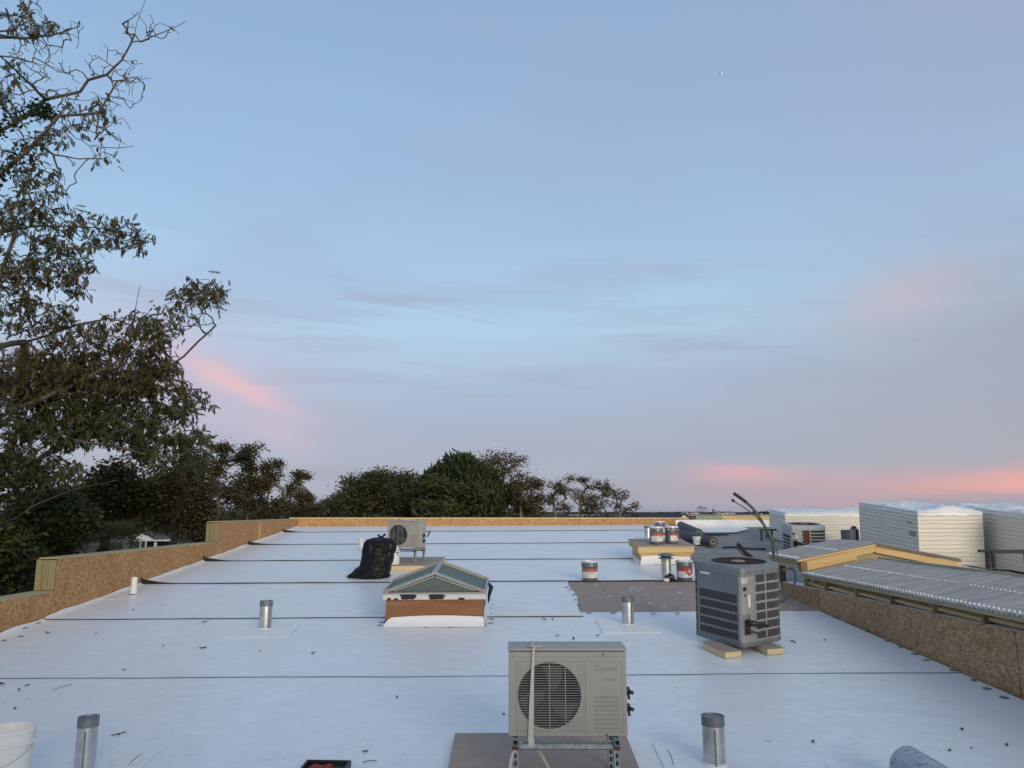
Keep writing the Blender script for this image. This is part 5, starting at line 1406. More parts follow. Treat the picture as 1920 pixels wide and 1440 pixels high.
# black slotted frame and dark strip right of the canopy
p = AT(1864, 1066, 12.9)
t = thing('slotted_frame', 'black slotted metal frame in front of the wrapped stack', 'metal frame', (p.x, p.y, roof(p.x, p.y) + 0.014))
hz = AT(1838, 1033, 12.9).z - (roof(p.x, p.y) + 0.014)
M['strutblack'] = mat('black_slotted_steel', (0.02, 0.021, 0.024), 0.6)
for (xx, yy) in ((0.0, 0.0), (0.12, 0.35), (0.655, 0.0), (0.775, 0.35)):
    strut((xx, yy, 0), (xx, yy, hz - 0.045), t, 'leg', m=M['strutblack'])
for yy in (0.0, 0.35): strut((-0.03, yy, hz - 0.022), (0.85, yy, hz - 0.022), t, 'top_rail', m=M['strutblack'], axis=(0, 0, 1))
q = AT(1442, 1006, 20.2)
t = thing('slotted_frame', 'low slotted metal stand beside the brown wooden post', 'metal frame', (q.x - .2, q.y, roof(q.x, q.y) + 0.0))
for xx in (0.0, 0.28):
    strut((xx, 0, 0), (xx, 0, 0.26), t, 'leg', m=M['strutblack'])
strut((-0.05, 0, 0.28), (0.40, 0, 0.28), t, 'top_rail', m=M['strutblack'], axis=(0, 0, 1))
t = thing('rubber_strip', 'black folded rubber strip lying along the canopy ridge', 'rubber strip', (5.88, 8.2, 1.735))
mb = MB()
mb.grid(lambda u, v: Vector((0.02 + 0.26 * v + 0.05 * math.sin(u * 5), 2.1 * u, 0.028 - 0.045 * v + 0.02 * math.sin(u * 9) * v + 0.02 * mnoise.noise(Vector((u * 6, v * 3, 0))))), 30, 6)
mb.build('sheet', M['black'], t, True)

# ------------------------------------------------------------------ near bits: tool tray, wrapped roll, leaves and twigs
p = RP(606, 1457)
t = thing('tool_tray', 'black plastic tray holding red gloves', 'tray', (p.x, p.y + 0.02, roof(p.x, p.y) + 0.018), R(-3), tilt=True)
mb = MB(); mb.box((0, 0, 0.006), (0.34, 0.26, 0.012), bev=0.004); mb.build('floor', mat('dark_grey_plastic', (0.05, 0.055, 0.06), 0.5), t)
for (c, s) in (((0, 0.125, 0.025), (0.34, 0.02, 0.05)), ((0, -0.125, 0.025), (0.34, 0.02, 0.05)), ((0.165, 0, 0.025), (0.02, 0.27, 0.05)), ((-0.165, 0, 0.025), (0.02, 0.27, 0.05))):
    mb = MB(); mb.box(c, s, bev=0.008); mb.build('rim', M['black'], t, 'auto')
gl = thing('work_glove', 'crumpled red work glove lying in the black tray', 'glove', (p.x - 0.06, p.y + 0.05, roof(p.x, p.y) + 0.034), R(-3), tilt=True)
lump((0, 0.0, 0.012), (0.075, 0.055, 0.018), 2, 0.35).build('palm', M['redglove'], gl, True)
mb = MB()
for k in range(4): mb.tube([(0.05 - 0.006 * abs(k - 1.5), -0.035 + 0.024 * k, 0.014), (0.085, -0.038 + 0.026 * k, 0.022), (0.115 - 0.006 * abs(k - 1.5), -0.045 + 0.03 * k, 0.012)], [0.012, 0.011, 0.009], 8)
mb.tube([(0.01, -0.05, 0.012), (0.04, -0.075, 0.014), (0.06, -0.08, 0.01)], [0.013, 0.012, 0.009], 8)
mb.build('fingers', M['redglove'], gl, True)

def printed_film():
    m = bpy.data.materials.new('printed_silver_film'); m.use_nodes = True
    t = m.node_tree; t.nodes.clear(); g = G(t)
    v = g.n('ShaderNodeTexCoord').outputs['Object']
    a = g.n('ShaderNodeTexVoronoi', {'Vector': g.n('ShaderNodeMapping', {'Vector': v, 'Scale': (18, 42, 42)}).outputs[0], 'Scale': 1.0}); 
    n = g.n('ShaderNodeTexNoise', {'Vector': g.n('ShaderNodeMapping', {'Vector': v, 'Scale': (9, 26, 26)}).outputs[0], 'Scale': 1.0, 'Detail': 7.0, 'Roughness': 0.7}).outputs[0]
    f = g.m('MULTIPLY', g.ramp(n, [(0.50, 0.0), (0.56, 1.0)]), g.ramp(a.outputs['Distance'], [(0.2, 1.0), (0.5, 0.2)]))
    c = g.mix(f, (0.40, 0.43, 0.45, 1), (0.06, 0.07, 0.085, 1))
    p = g.n('ShaderNodeBsdfPrincipled', {'Base Color': c, 'Roughness': 0.28, 'Metallic': 0.25})
    b = g.n('ShaderNodeBump', {'Strength': 0.5, 'Distance': 0.008, 'Height': n}); g.link(b.outputs[0], p.inputs['Normal'])
    g.n('ShaderNodeOutputMaterial', {'Surface': p.outputs[0]}); return m
a = RP(1703, 1476); rr = 0.135
t = thing('wrapped_roll', 'roll wrapped in silver printed film lying on the white membrane', 'roll', (a.x, a.y, roof(a.x, a.y) + rr + 0.014))
d = Vector((0.14, -0.985, -0.08)).normalized(); q = Vector((0, 0, 1)).rotation_difference(d).to_matrix(); L = 0.95
mb = MB()
def rollfn(u, v):
    th = 2 * math.pi * u; z = v * L
    r = rr * (1 + 0.025 * mnoise.noise(Vector((math.cos(th) * 2, math.sin(th) * 2, z * 6))) + 0.02 * mnoise.noise(Vector((math.cos(th) * 6, math.sin(th) * 6, z * 16))))
    return q @ Vector((r * math.cos(th), r * math.sin(th), z))
mb.grid(rollfn, 48, 50); mb.build('film', printed_film(), t, True)
mb = MB(); mb.lathe([(rr * 0.99, 0.002), (rr * 0.80, -0.006), (rr * 0.40, 0.010), (0.0, 0.012)], n=40, axis=q); mb.build('end_face', M['rubber'], t, True)

def leaf_mesh(seed, L=0.09):
    mb = MB()
    for i in range(6):
        u = i / 5; w = 0.30 * L * math.sin(math.pi * (0.08 + 0.88 * u)) ** 0.8
        z = 0.012 + 0.012 * math.sin(u * 4 + seed); c = 0.010 * math.sin(u * 3 + seed * 2)
        mb.v += [((u - 0.5) * L, c - w, z + 0.014 * (seed % 2)), ((u - 0.5) * L, c, z - 0.006), ((u - 0.5) * L, c + w, z + 0.012)]
    for i in range(5):
        for k in range(2):
            a = 3 * i + k; mb.f.append((a, a + 1, a + 4, a + 3)); mb.mi.append(0)
    return mb.mesh('fallen_leaf', M['deadleaf'], True)
lm = [leaf_mesh(s, l) for s, l in ((0, 0.085), (1, 0.07), (2, 0.11), (3, 0.06))]
spots = [(232, 1259), (35, 1297), (28, 1331), (222, 1380), (3, 1287), (50, 1288), (685, 1412), (944, 1342), (1020, 1164), (1036, 1164), (1045, 1194), (1076, 1200),
         (1782, 1411), (1822, 1406), (1888, 1400), (1804, 1371), (1525, 1394), (306, 1213), (380, 1217), (587, 1227), (384, 1168), (250, 1145), (487, 1222), (415, 1161), (1487, 1207), (1546, 1202), (1120, 1193), (745, 1310), (180, 1190), (88, 1188), (610, 1040)]
for i, (x, y) in enumerate(spots):
    p = RP(x, y)
    o = link('fallen_leaf', lm[i % 4], None, (p.x, p.y, roof(p.x, p.y) + 0.010), (R(rnd.uniform(-12, 12)) + 0.08, R(rnd.uniform(-12, 12)), rnd.uniform(0, 6.3)))
    s = rnd.uniform(0.3, 0.85); o.scale = (s, s * rnd.uniform(.6, 1), s)
    tag(o, 'small dry brown leaf fallen on the white membrane', 'leaf', 'dry leaves scattered on the membrane')
def twig(px0, py0, px1, py1, r, bend):
    a, b = RP(px0, py0), RP(px1, py1); m = (a + b) / 2; L = b - a
    m += Vector((-L.y, L.x, 0)) * bend
    mb = MB(); mb.tube(spline([Vector((0, 0, 0.012)), m - a + Vector((0, 0, 0.016)), b - a + Vector((0, 0, 0.012))], 6), r * 0.65, 5)
    o = mb.build('twig', M['twig'], None, True, loc=(a.x, a.y, roof(a.x, a.y) + 0.006))
    tag(o, 'thin dry twig lying on the white membrane', 'twig', 'twigs scattered on the membrane')
twig(98, 1298, 136, 1286, 0.004, 0.08); twig(208, 1383, 236, 1376, 0.007, -0.14); twig(240, 1440, 266, 1417, 0.003, 0.03)
twig(1250, 1409, 1262, 1440, 0.003, 0.04); twig(1434, 1393, 1446, 1396, 0.003, 0.2); twig(680, 1434, 706, 1431, 0.005, 0.1); twig(300, 1137, 313, 1137, 0.003, 0.05); twig(370, 1171, 396, 1164, 0.003, 0.0)

# ------------------------------------------------------------------ trees
def raw_mesh(name, V, F, m, smooth=False):
    """V (n,3) float, F (k,3|4) int arrays"""
    me = bpy.data.meshes.new(name)
    nf, w = F.shape
    me.vertices.add(len(V)); me.vertices.foreach_set('co', V.astype(np.float32).ravel())
    me.loops.add(nf * w); me.loops.foreach_set('vertex_index', F.astype(np.int32).ravel())
    me.polygons.add(nf); me.polygons.foreach_set('loop_start', np.arange(0, nf * w, w, dtype=np.int32))
    try: me.polygons.foreach_set('loop_total', np.full(nf, w, dtype=np.int32))
    except Exception: pass
    if smooth: me.polygons.foreach_set('use_smooth', np.ones(nf, dtype=bool))
    me.materials.append(m); me.update(calc_edges=True); me.validate()
    return me

class Tree:
    def __init__(s, seed):
        s.r = np.random.RandomState(seed); s.P = np.zeros((60000, 3)); s.par = np.full(60000, -1); s.n = 0; s.tips = []
    def node(s, p, par):
        s.P[s.n] = p; s.par[s.n] = par; s.n += 1; return s.n - 1
    def nearest(s, p):
        d = ((s.P[:s.n] - p) ** 2).sum(1); return int(d.argmin()), math.sqrt(d.min())
    def limb(s, pts, step=0.3, attach=True, wob=0.04):
        pts = [np.array(p, float) for p in pts]
        j = s.nearest(pts[0])[0] if (s.n and attach) else -1
        if j >= 0: pts = [s.P[j].copy()] + pts
        cur = j
        if cur < 0: cur = s.node(pts[0], -1)
        for a, b in zip(pts, pts[1:]):
            L = np.linalg.norm(b - a); k = max(1, int(L / step))
            for i in range(1, k + 1):
                cur = s.node(a + (b - a) * i / k + (s.r.randn(3) * wob * step if i < k else 0), cur)
        return cur
    def reach(s, pts, step=0.3, sag=0.0, wob=0.10):
        """join scattered points to the nearest wood, nearest first"""
        pts = np.array(pts)
        base = s.P[:s.n]
        d = np.array([((base - p) ** 2).sum(1).min() for p in pts])
        for i in np.argsort(d):
            p = pts[i]; j, L = s.nearest(p)
            k = max(2, int(L / step)); a = s.P[j].copy(); cur = j
            off = s.r.randn(3) * wob * L; off[2] += sag * L
            for q in range(1, k + 1):
                u = q / k
                cur = s.node(a + (p - a) * u + off * math.sin(math.pi * u) * 0.5 + s.r.randn(3) * 0.010 * L * (u < 1), cur)
            s.tips.append(cur)
    def radii(s, tip, power=0.48, rmax=0.3):
        w = np.zeros(s.n)
        ch = np.zeros(s.n, int)
        for i in range(s.n):
            if s.par[i] >= 0: ch[s.par[i]] += 1
        for i in range(s.n - 1, -1, -1):
            if ch[i] == 0: w[i] += 1
            if s.par[i] >= 0: w[s.par[i]] += w[i]
        return np.minimum(tip * w ** power, rmax)
    def wood(s, tip, power=0.48, rmax=0.3, taper=0.75):
        rad = s.radii(tip, power, rmax)
        idx = np.array([i for i in range(s.n) if s.par[i] >= 0]); par = s.par[idx]
        A, B = s.P[par], s.P[idx]; ra, rb = np.minimum(rad[par], rad[idx] * 1.35), rad[idx]
        D = B - A; L = np.linalg.norm(D, axis=1); ok = L > 1e-5
        A, B, ra, rb, D, L = A[ok], B[ok], ra[ok], rb[ok], D[ok], L[ok]
        D = D / L[:, None]; B = B + D * (rb * 0.3)[:, None]
        ref = np.where(np.abs(D[:, 2:3]) < 0.9, np.array([[0, 0, 1.0]]), np.array([[1.0, 0, 0]]))
        U = np.cross(D, ref); U /= np.linalg.norm(U, axis=1)[:, None]; W = np.cross(D, U)
        n = 5; V = []; 
        for c, r in ((A, ra), (B, rb)):
            for k in range(n):
                a = 2 * math.pi * k / n
                V.append(c + (U * math.cos(a) + W * math.sin(a)) * r[:, None])
        V = np.stack(V, 1).reshape(-1, 3); m = len(A)
        F = np.array([[k, (k + 1) % n, n + (k + 1) % n, n + k] for k in range(n)])
        F = (F[None] + (np.arange(m) * 2 * n)[:, None, None]).reshape(-1, 4)
        return V, F

def rotmats(r, n, pitch=(-0.5, 0.5), roll=0.6):
    az = r.uniform(0, 2 * math.pi, n); pi = r.uniform(pitch[0], pitch[1], n); ro = r.randn(n) * roll
    ca, sa, cp, sp, cr, sr = np.cos(az), np.sin(az), np.cos(pi), np.sin(pi), np.cos(ro), np.sin(ro)
    z = np.zeros(n); o = np.ones(n)
    Rz = np.stack([ca, -sa, z, sa, ca, z, z, z, o], 1).reshape(-1, 3, 3)
    Ry = np.stack([cp, z, -sp, z, o, z, sp, z, cp], 1).reshape(-1, 3, 3)   # positive pitch lifts +X
    Rx = np.stack([o, z, z, z, cr, -sr, z, sr, cr], 1).reshape(-1, 3, 3)
    return Rz @ Ry @ Rx
def scatter(tmplV, tmplF, C, Rm, S):
    V = np.einsum('nij,kj->nki', Rm, tmplV) * S[:, None, None] + C[:, None, :]
    k = len(tmplV); F = tmplF[None] + (np.arange(len(C)) * k)[:, None, None]
    return V.reshape(-1, 3), F.reshape(-1, tmplF.shape[1])
# one lance-shaped curved leaflet and a hanging compound leaf made of them
def leaflet(p, d, side, L, w):
    p, d, side = np.array(p), np.array(d, float), np.array(side, float)
    d /= np.linalg.norm(d); up = np.cross(d, side); V = []
    cur = side * 0.16 * L
    V.append(p); V.append(p + d * L * 0.35 + side * w + up * 0.02 * L); V.append(p + d * L * 0.35 - side * w + up * 0.02 * L)
    V.append(p + d * L * 0.7 + side * w * 0.7 + cur * 0.5 - up * 0.03 * L); V.append(p + d * L * 0.7 - side * w * 0.7 + cur * 0.5 - up * 0.03 * L); V.append(p + d * L + cur - up * 0.14 * L)
    return np.array(V), np.array([[0, 1, 2, 2], [1, 3, 4, 2], [3, 5, 4, 4]])
def compound(npair, Lr, Ll, wl, seed):
    r = np.random.RandomState(seed); VV, FF = [], []; o = 0
    for k in range(npair):
        u = (k + 0.7) / npair; base = np.array([Lr * u, 0, -0.30 * Lr * u * u])
        for sg in (-1, 1):
            d = np.array([0.55 + 0.25 * r.rand(), sg * (0.75 - 0.3 * u), -0.55 - 0.3 * r.rand()])
            V, F = leaflet(base, d, np.array([0.5, sg * -0.6, 0.0]) / 0.78, Ll * r.uniform(0.75, 1.1) * (0.75 + 0.4 * math.sin(math.pi * u)), wl)
            VV.append(V); FF.append(F + o); o += len(V)
    V, F = leaflet([Lr, 0, -0.3 * Lr], [1, 0, -0.8], [0, 1, 0], Ll, wl); VV.append(V); FF.append(F + o)
    F = np.concatenate(FF)
    tri = []
    for f in F:
        q = list(dict.fromkeys(f.tolist()))
        tri.append(q[:3]) 
        if len(q) == 4: tri.append([q[0], q[2], q[3]])
    return np.concatenate(VV), np.array(tri)
COMP = [compound(5, 0.26, 0.125, 0.018, 1), compound(4, 0.22, 0.12, 0.017, 2), compound(6, 0.30, 0.115, 0.017, 3), compound(3, 0.15, 0.13, 0.02, 4)]
DIA = (np.array([[-.5, 0, 0], [0, -.30, .08], [.5, 0, -.05], [0, .30, .08]]), np.array([[0, 1, 2, 3]]))
SPRAY = (np.array([[-.1, -.12, 0], [.55, -.10, .05], [1.0, 0, 0], [.55, .12, -.05], [-.1, .12, 0]]), np.array([[0, 1, 2], [0, 2, 4], [4, 2, 3]]))

M['bark'] = mat('grey_brown_bark', (0.13, 0.105, 0.085), 0.9, col2=(0.07, 0.058, 0.048), vscale=12, bump=0.6, bscale=30)
M['bark_pale'] = mat('pale_grey_bark', (0.24, 0.21, 0.18), 0.9, col2=(0.13, 0.115, 0.10), vscale=8)
M['bark_dark'] = mat('dark_bark', (0.06, 0.05, 0.04), 0.9, var=0.4)
M['leaf_pecan'] = leaf_mat('pecan_leaf', [(0.042, 0.058, 0.018), (0.06, 0.072, 0.022), (0.085, 0.078, 0.026), (0.085, 0.05, 0.022), (0.05, 0.066, 0.02), (0.11, 0.055, 0.028), (0.045, 0.06, 0.019)])
M['leaf_pecan_g'] = leaf_mat('pecan_leaf_green', [(0.03, 0.05, 0.015), (0.05, 0.065, 0.02), (0.07, 0.075, 0.024), (0.035, 0.05, 0.015), (0.075, 0.06, 0.022)])
M['leaf_far'] = leaf_mat('far_pecan_leaf', [(0.06, 0.065, 0.028), (0.09, 0.08, 0.036), (0.12, 0.08, 0.045), (0.075, 0.07, 0.032)], 0.2)
M['leaf_rust'] = leaf_mat('rusty_far_leaf', [(0.11, 0.08, 0.045), (0.13, 0.09, 0.055), (0.085, 0.08, 0.038), (0.145, 0.09, 0.058)], 0.2)
M['leaf_oak'] = leaf_mat('oak_leaf', [(0.055, 0.065, 0.027), (0.078, 0.082, 0.035), (0.10, 0.092, 0.042), (0.06, 0.07, 0.03)], 0.15)
M['leaf_cedar'] = leaf_mat('cedar_foliage', [(0.028, 0.046, 0.017), (0.044, 0.064, 0.023), (0.034, 0.054, 0.019), (0.06, 0.072, 0.026)], 0.1)
M['leaf_olive'] = leaf_mat('olive_foliage', [(0.058, 0.066, 0.022), (0.075, 0.078, 0.027), (0.046, 0.056, 0.019)], 0.1)
M['leaf_ivy'] = leaf_mat('ivy_leaf', [(0.012, 0.028, 0.010), (0.02, 0.04, 0.014), (0.03, 0.045, 0.016)], 0.1)

def assemble(name, label, T, base, wood, parts, group='trees beyond the parapets', cat='tree'):
    root = thing(name, label, cat, tuple(base), group=group)
    b = np.array(base)
    V, F = wood[0]; link('trunk', raw_mesh('trunk', V - b, F, wood[1], True), root)
    for (nm, V, F, m) in parts:
        o = link(nm, raw_mesh(nm, V - b, F, m), root); o['kind'] = 'stuff'
    return root

# --- the big pecan on the left, branches reaching over the roof
def pecan():
    T = Tree(7); CD0 = 16.0
    A = lambda px, py, dd=0.0: np.array(AT(px, py, CD0 + dd))
    g0 = A(-170, 1400); g0[2] = GROUND
    T.limb([g0, A(-160, 1150), A(-140, 950), A(-125, 750), A(-112, 560), A(-95, 380), A(-70, 200), A(-50, 40)], 0.5, False)
    T.limb([A(-40, 290, .3), A(0, 245, .3), A(60, 212, .4), A(85, 186, .4), A(150, 172, .5), A(165, 150, .5), A(200, 140, .5), A(228, 113, .5), A(245, 82, .5), A(256, 45, .6), A(268, 12, .6), A(285, -25, .6)], 0.22)
    T.limb([A(262, 78, .6), A(292, 66, .6), A(322, 54, .7), A(349, 40, .7)], 0.2)
    T.limb([A(0, 325, -.4), A(50, 285, -.4), A(85, 246, -.5), A(110, 218, -.5), A(150, 215, -.6), A(185, 212, -.6), A(200, 186, -.6), A(220, 152, -.6)], 0.22)
    T.limb([A(185, 222, -.6), A(180, 250, -.6), A(192, 276, -.6), A(222, 278, -.6), A(250, 274, -.7)], 0.2)
    T.limb([A(100, 290, -.2), A(145, 298, -.2), A(188, 297, -.2)], 0.2)
    T.limb([A(0, 125, .9), A(50, 155, .9), A(95, 172, 1.0), A(125, 165, 1.0)], 0.2)
    T.limb([A(0, 105, -.9), A(40, 110, -.9), A(80, 122, -1.), A(122, 132, -1.)], 0.2)
    T.limb([A(0, 70, 0.2), A(45, 72, .2), A(95, 66, .2), A(150, 49, .2)], 0.2)
    T.limb([A(-20, 60, -.3), A(30, 55, -.3), A(52, 20, -.3), A(62, -20, -.3)], 0.2)
    T.limb([A(0, 435, .4), A(60, 425, .5), A(130, 424, .5), A(200, 430, .6), A(285, 440, .6)], 0.25)
    T.limb([A(0, 520, -.5), A(40, 505, -.5), A(110, 470, -.5), A(165, 465, -.6)], 0.25)
    T.limb([A(30, 515, -.5), A(55, 560, -.5), A(110, 590, -.5), A(165, 545, -.5)], 0.25)
    T.limb([A(0, 650, .6), A(70, 635, .6), A(120, 617, .6), A(165, 605, .6), A(205, 597, .6)], 0.25)
    T.limb([A(20, 770, -.6), A(120, 730, -.6), A(200, 690, -.7), A(275, 640, -.8), A(325, 597, -.8), A(365, 562, -.9), A(415, 545, -.9)], 0.25)
    T.limb([A(235, 665, -.7), A(252, 600, -.7), A(262, 535, -.7)], 0.22)
    T.limb([A(230, 700, .1), A(310, 692, .1), A(345, 668, .1), A(372, 640, .1), A(405, 610, .1)], 0.22)
    T.limb([A(35, 912, .2), A(80, 855, .2), A(140, 826, .2), A(230, 812, .2), A(320, 780, .2), A(395, 742, .2)], 0.25)
    T.limb([A(140, 826, -.5), A(210, 836, -.5), A(265, 850, -.6), A(330, 858, -.6), A(395, 822, -.6)], 0.25)
    T.limb([A(0, 985, -.5), A(60, 950, -.5), A(130, 920, -.6), A(220, 900, -.6)], 0.3)
    r = T.r
    def cloud(px, py, rx, ry, n, dd=1.1):
        out = []
        while len(out) < n:
            a, b, c = r.uniform(-1, 1, 3)
            if a * a + b * b + c * c <= 1: out.append(A(px + a * rx, py + b * ry, c * dd))
        return out
    bare = []
    for c in ((210, 120, 60, 40, 26), (255, 50, 40, 40, 18), (310, 60, 34, 20, 9), (230, 175, 50, 40, 34), (190, 250, 60, 40, 26), (110, 150, 50, 40, 26), (90, 90, 60, 45, 34), (40, 120, 50, 60, 30), (150, 200, 60, 40, 24), (380, 610, 35, 35, 14), (130, 60, 35, 30, 12), (255, 140, 30, 30, 12), (60, 20, 40, 30, 16), (100, 330, 60, 40, 16)): bare += cloud(*c[:4], int(c[4] * 1.5), 0.8)
    n0 = len(T.tips); T.reach(bare, 0.12, 0.05, 0.16)
    leafy = []
    for c in ((30, 400, 80, 45, 44), (120, 430, 90, 45, 48), (235, 440, 55, 42, 24), (40, 500, 80, 45, 48), (130, 495, 50, 40, 24), (20, 575, 70, 50, 40), (90, 600, 70, 45, 36), (165, 625, 55, 35, 20), (255, 625, 75, 50, 44), (300, 610, 45, 40, 22),
              (385, 545, 42, 24, 26), (345, 570, 25, 25, 10), (215, 700, 110, 60, 150), (90, 700, 110, 70, 170), (20, 760, 90, 70, 120), (335, 745, 60, 42, 50), (285, 690, 50, 40, 40), (235, 790, 110, 50, 150), (110, 800, 90, 40, 100), (365, 838, 40, 38, 44), (300, 840, 60, 40, 60), (170, 740, 120, 60, 90),
              (35, 300, 50, 40, 18), (95, 250, 50, 45, 12), (30, 30, 40, 30, 10), (70, 345, 60, 30, 18), (20, 200, 30, 40, 12), (170, 225, 60, 40, 12), (50, 900, 80, 50, 34), (20, 130, 30, 40, 8), (20, 865, 60, 40, 60), (110, 880, 60, 28, 40), (60, 690, 90, 50, 60), (200, 300, 20, 12, 3), (140, 520, 30, 40, 14), (85, 40, 25, 20, 6)): leafy += cloud(*c)
    n1 = len(T.tips); T.reach(leafy, 0.16, 0.04, 0.14)
    tips = T.P[np.array(T.tips[n1:])]
    # some leaves also along the bare shoots
    W = T.wood(0.0058, 0.43, 0.26)
    per = 6
    C = np.repeat(tips, per, 0) + r.randn(len(tips) * per, 3) * np.array([0.085, 0.085, 0.075])
    parts_V, parts_F = {0: [], 1: []}, {0: [], 1: []}
    off = {0: 0, 1: 0}
    hgt = (C[:, 2] - 2.45)
    low = (hgt < 2.3).astype(int) * (r.rand(len(C)) < 0.75)
    for key in (0, 1):
        for k, (tv, tf) in enumerate(COMP):
            sel = (low == key) & ((np.arange(len(C)) % len(COMP)) == k)
            c = C[sel]
            if not len(c): continue
            V, F = scatter(tv, tf, c, rotmats(r, len(c), (-1.1, 0.25), 0.5), r.uniform(0.42, 0.82, len(c)))
            parts_V[key].append(V); parts_F[key].append(F + off[key]); off[key] += len(V)
    fol = [('foliage', np.concatenate(parts_V[k]), np.concatenate(parts_F[k]), m) for k, m in ((0, M['leaf_pecan']), (1, M['leaf_pecan_g']))]
    # ivy along the two upper limbs
    seeds = []
    for (pa, pb) in (((0, 245), (80, 188)), ((0, 325), (70, 262)), ((-60, 330), (0, 245)), ((-40, 370), (0, 325)), ((70, 215), (100, 212))):
        for k in range(170):
            u = r.rand(); seeds.append(A(pa[0] + (pb[0] - pa[0]) * u, pa[1] + (pb[1] - pa[1]) * u, 0.0 + r.uniform(-.5, .5)) + r.randn(3) * 0.09)
    seeds = np.array(seeds)
    V, F = scatter(DIA[0], DIA[1], seeds, rotmats(r, len(seeds), (-1, 1), 1.0), r.uniform(0.07, 0.13, len(seeds)))
    fol.append(('ivy', V, F, M['leaf_ivy']))
    # green nut husks
    hp = T.P[np.array(T.tips[n0:n0 + 60:3])]
    mb = MB(); mb.lathe([(0.0, -0.045), (0.018, -0.03), (0.023, 0.0), (0.016, 0.03), (0.0, 0.045)], n=6)
    tv = np.array(mb.v); tf = np.array(mb.f)
    V, F = scatter(tv, tf, hp, rotmats(r, len(hp), (-.6, .6), .5), r.uniform(0.8, 1.1, len(hp)))
    fol.append(('nut_husk', V, F, M['leaf_olive']))
    assemble('pecan_tree', 'tall pecan tree with bare upper branches reaching over the left parapet', T, g0, (W, M['bark']), fol)
pecan()

# --- generic trees built round crown lobes
def crown_tree(name, label, base, lobes, n_pts, leaf, wood_m, leaf_n, leaf_s, tmpl=DIA, seed=1, tip=0.012, spread=0.35, pitch=(-0.6, 0.6), trunks=1, rmax=0.28, step=0.5, shell=0.5, sag=0.05, lean=0.0, droop=0, clumps=4, group='trees beyond the parapets'):
    """lobes: list of (dx,dy,z,rx,ry,rz,weight) relative to the base"""
    T = Tree(seed); r = T.r; b = np.array(base, float)
    zmin = min(l[2] - l[5] for l in lobes); zmax = max(l[2] + l[5] for l in lobes)
    for k in range(trunks):
        a = 6.28 * k / max(1, trunks) + seed; rr = 0.25 * (trunks > 1)
        T.limb([b + [0, 0, 0.2], b + [rr * 2.2 * math.cos(a) + lean * .3, rr * 2.2 * math.sin(a), max(1.0, zmin * 0.7)], b + [rr * 4 * math.cos(a) + lean, rr * 4 * math.sin(a), zmin + 0.45 * (zmax - zmin)]], step, k > 0)
    for l in lobes: T.limb([b + np.array([l[0] * 0.6, l[1] * 0.6, max(zmin * .6, l[2] - l[5] * 0.6)]), b + np.array(l[:3])], step, True, 0.12)
    sub = []
    for l in lobes:                                    # break every lobe into smaller clumps
        for _ in range(clumps):
            d = r.randn(3); d /= np.linalg.norm(d); q = r.uniform(0.35, 0.8)
            c = [l[i] + d[i] * l[3 + i] * q for i in range(3)]; k = r.uniform(0.36, 0.58)
            sub.append((*c, l[3] * k, l[4] * k, l[5] * k, l[6] / clumps))
    if clumps: lobes = sub
    w = np.array([l[6] for l in lobes], float); w /= w.sum(); pts = []
    for l, k in zip(lobes, np.round(w * n_pts).astype(int)):
        for _ in range(max(2, k)):
            d = r.randn(3); d /= np.linalg.norm(d); q = (shell + (1 - shell) * r.rand()) ** 0.8
            pts.append(b + np.array(l[:3]) + d * np.array(l[3:6]) * q * (0.85 + 0.3 * r.rand()))
    pts = np.array(pts); pts = pts[pts[:, 2] > b[2] + 0.5]
    T.reach(pts, step, sag)
    W = T.wood(tip, 0.46, rmax)
    tips = T.P[np.array(T.tips)]
    C = np.repeat(tips, leaf_n, 0); C = C + r.randn(len(C), 3) * spread * np.array([1, 1, 0.7])
    if droop: C[:, 2] -= np.abs(r.randn(len(C))) * droop
    V, F = scatter(tmpl[0], tmpl[1], C, rotmats(r, len(C), pitch, 0.9), r.uniform(0.7, 1.3, len(C)) * leaf_s)
    return assemble(name, label, T, base, (W, M[wood_m]), [('foliage', V, F, M[leaf])], group)

def far_base(px, cd):
    p = AT(px, 960, cd); return Vector((p.x, p.y, GROUND))
def lobes_px(px0, cd, blobs, depth=1.0):
    """crown lobes given by where they show (px, py, radius px x, y, weight)"""
    b = far_base(px0, cd); out = []
    rr = np.random.RandomState(int(abs(px0) * 7 + cd))
    for (px, py, rx, ry, w) in blobs:
        dy = rr.uniform(-1, 1) * depth * 1.2
        p = AT(px, py, cd + dy); k = cd / FPX
        out.append((p.x - b.x, p.y - b.y, p.z - GROUND, rx * k, max(rx * k * depth, 0.6), ry * k, w))
    return b, out
GT = 'trees beyond the parapets'
# left row of pecans
b, l = lobes_px(400, 36, [(400, 890, 45, 45, 3), (425, 835, 22, 16, 1.2), (455, 860, 26, 22, 1.5), (370, 930, 45, 40, 3), (440, 920, 40, 40, 3), (470, 842, 16, 12, .7), (350, 880, 30, 30, 1.5)])
crown_tree('pecan_tree', 'brown-green open pecan tree beyond the second parapet step', b, l, 330, 'leaf_far', 'bark_pale', 30, 0.125, seed=21, spread=0.16, trunks=2, tip=0.012, droop=.06)
b, l = lobes_px(495, 38, [(490, 880, 26, 18, 1.2), (505, 915, 34, 30, 2.5), (480, 940, 40, 30, 3), (520, 950, 34, 24, 2), (515, 868, 12, 12, .6), (465, 900, 26, 24, 1.4)])
crown_tree('pecan_tree', 'thin rounded pecan tree over the far left parapet corner', b, l, 300, 'leaf_far', 'bark_pale', 30, 0.125, seed=22, spread=0.16, trunks=2, tip=0.012, droop=.06)
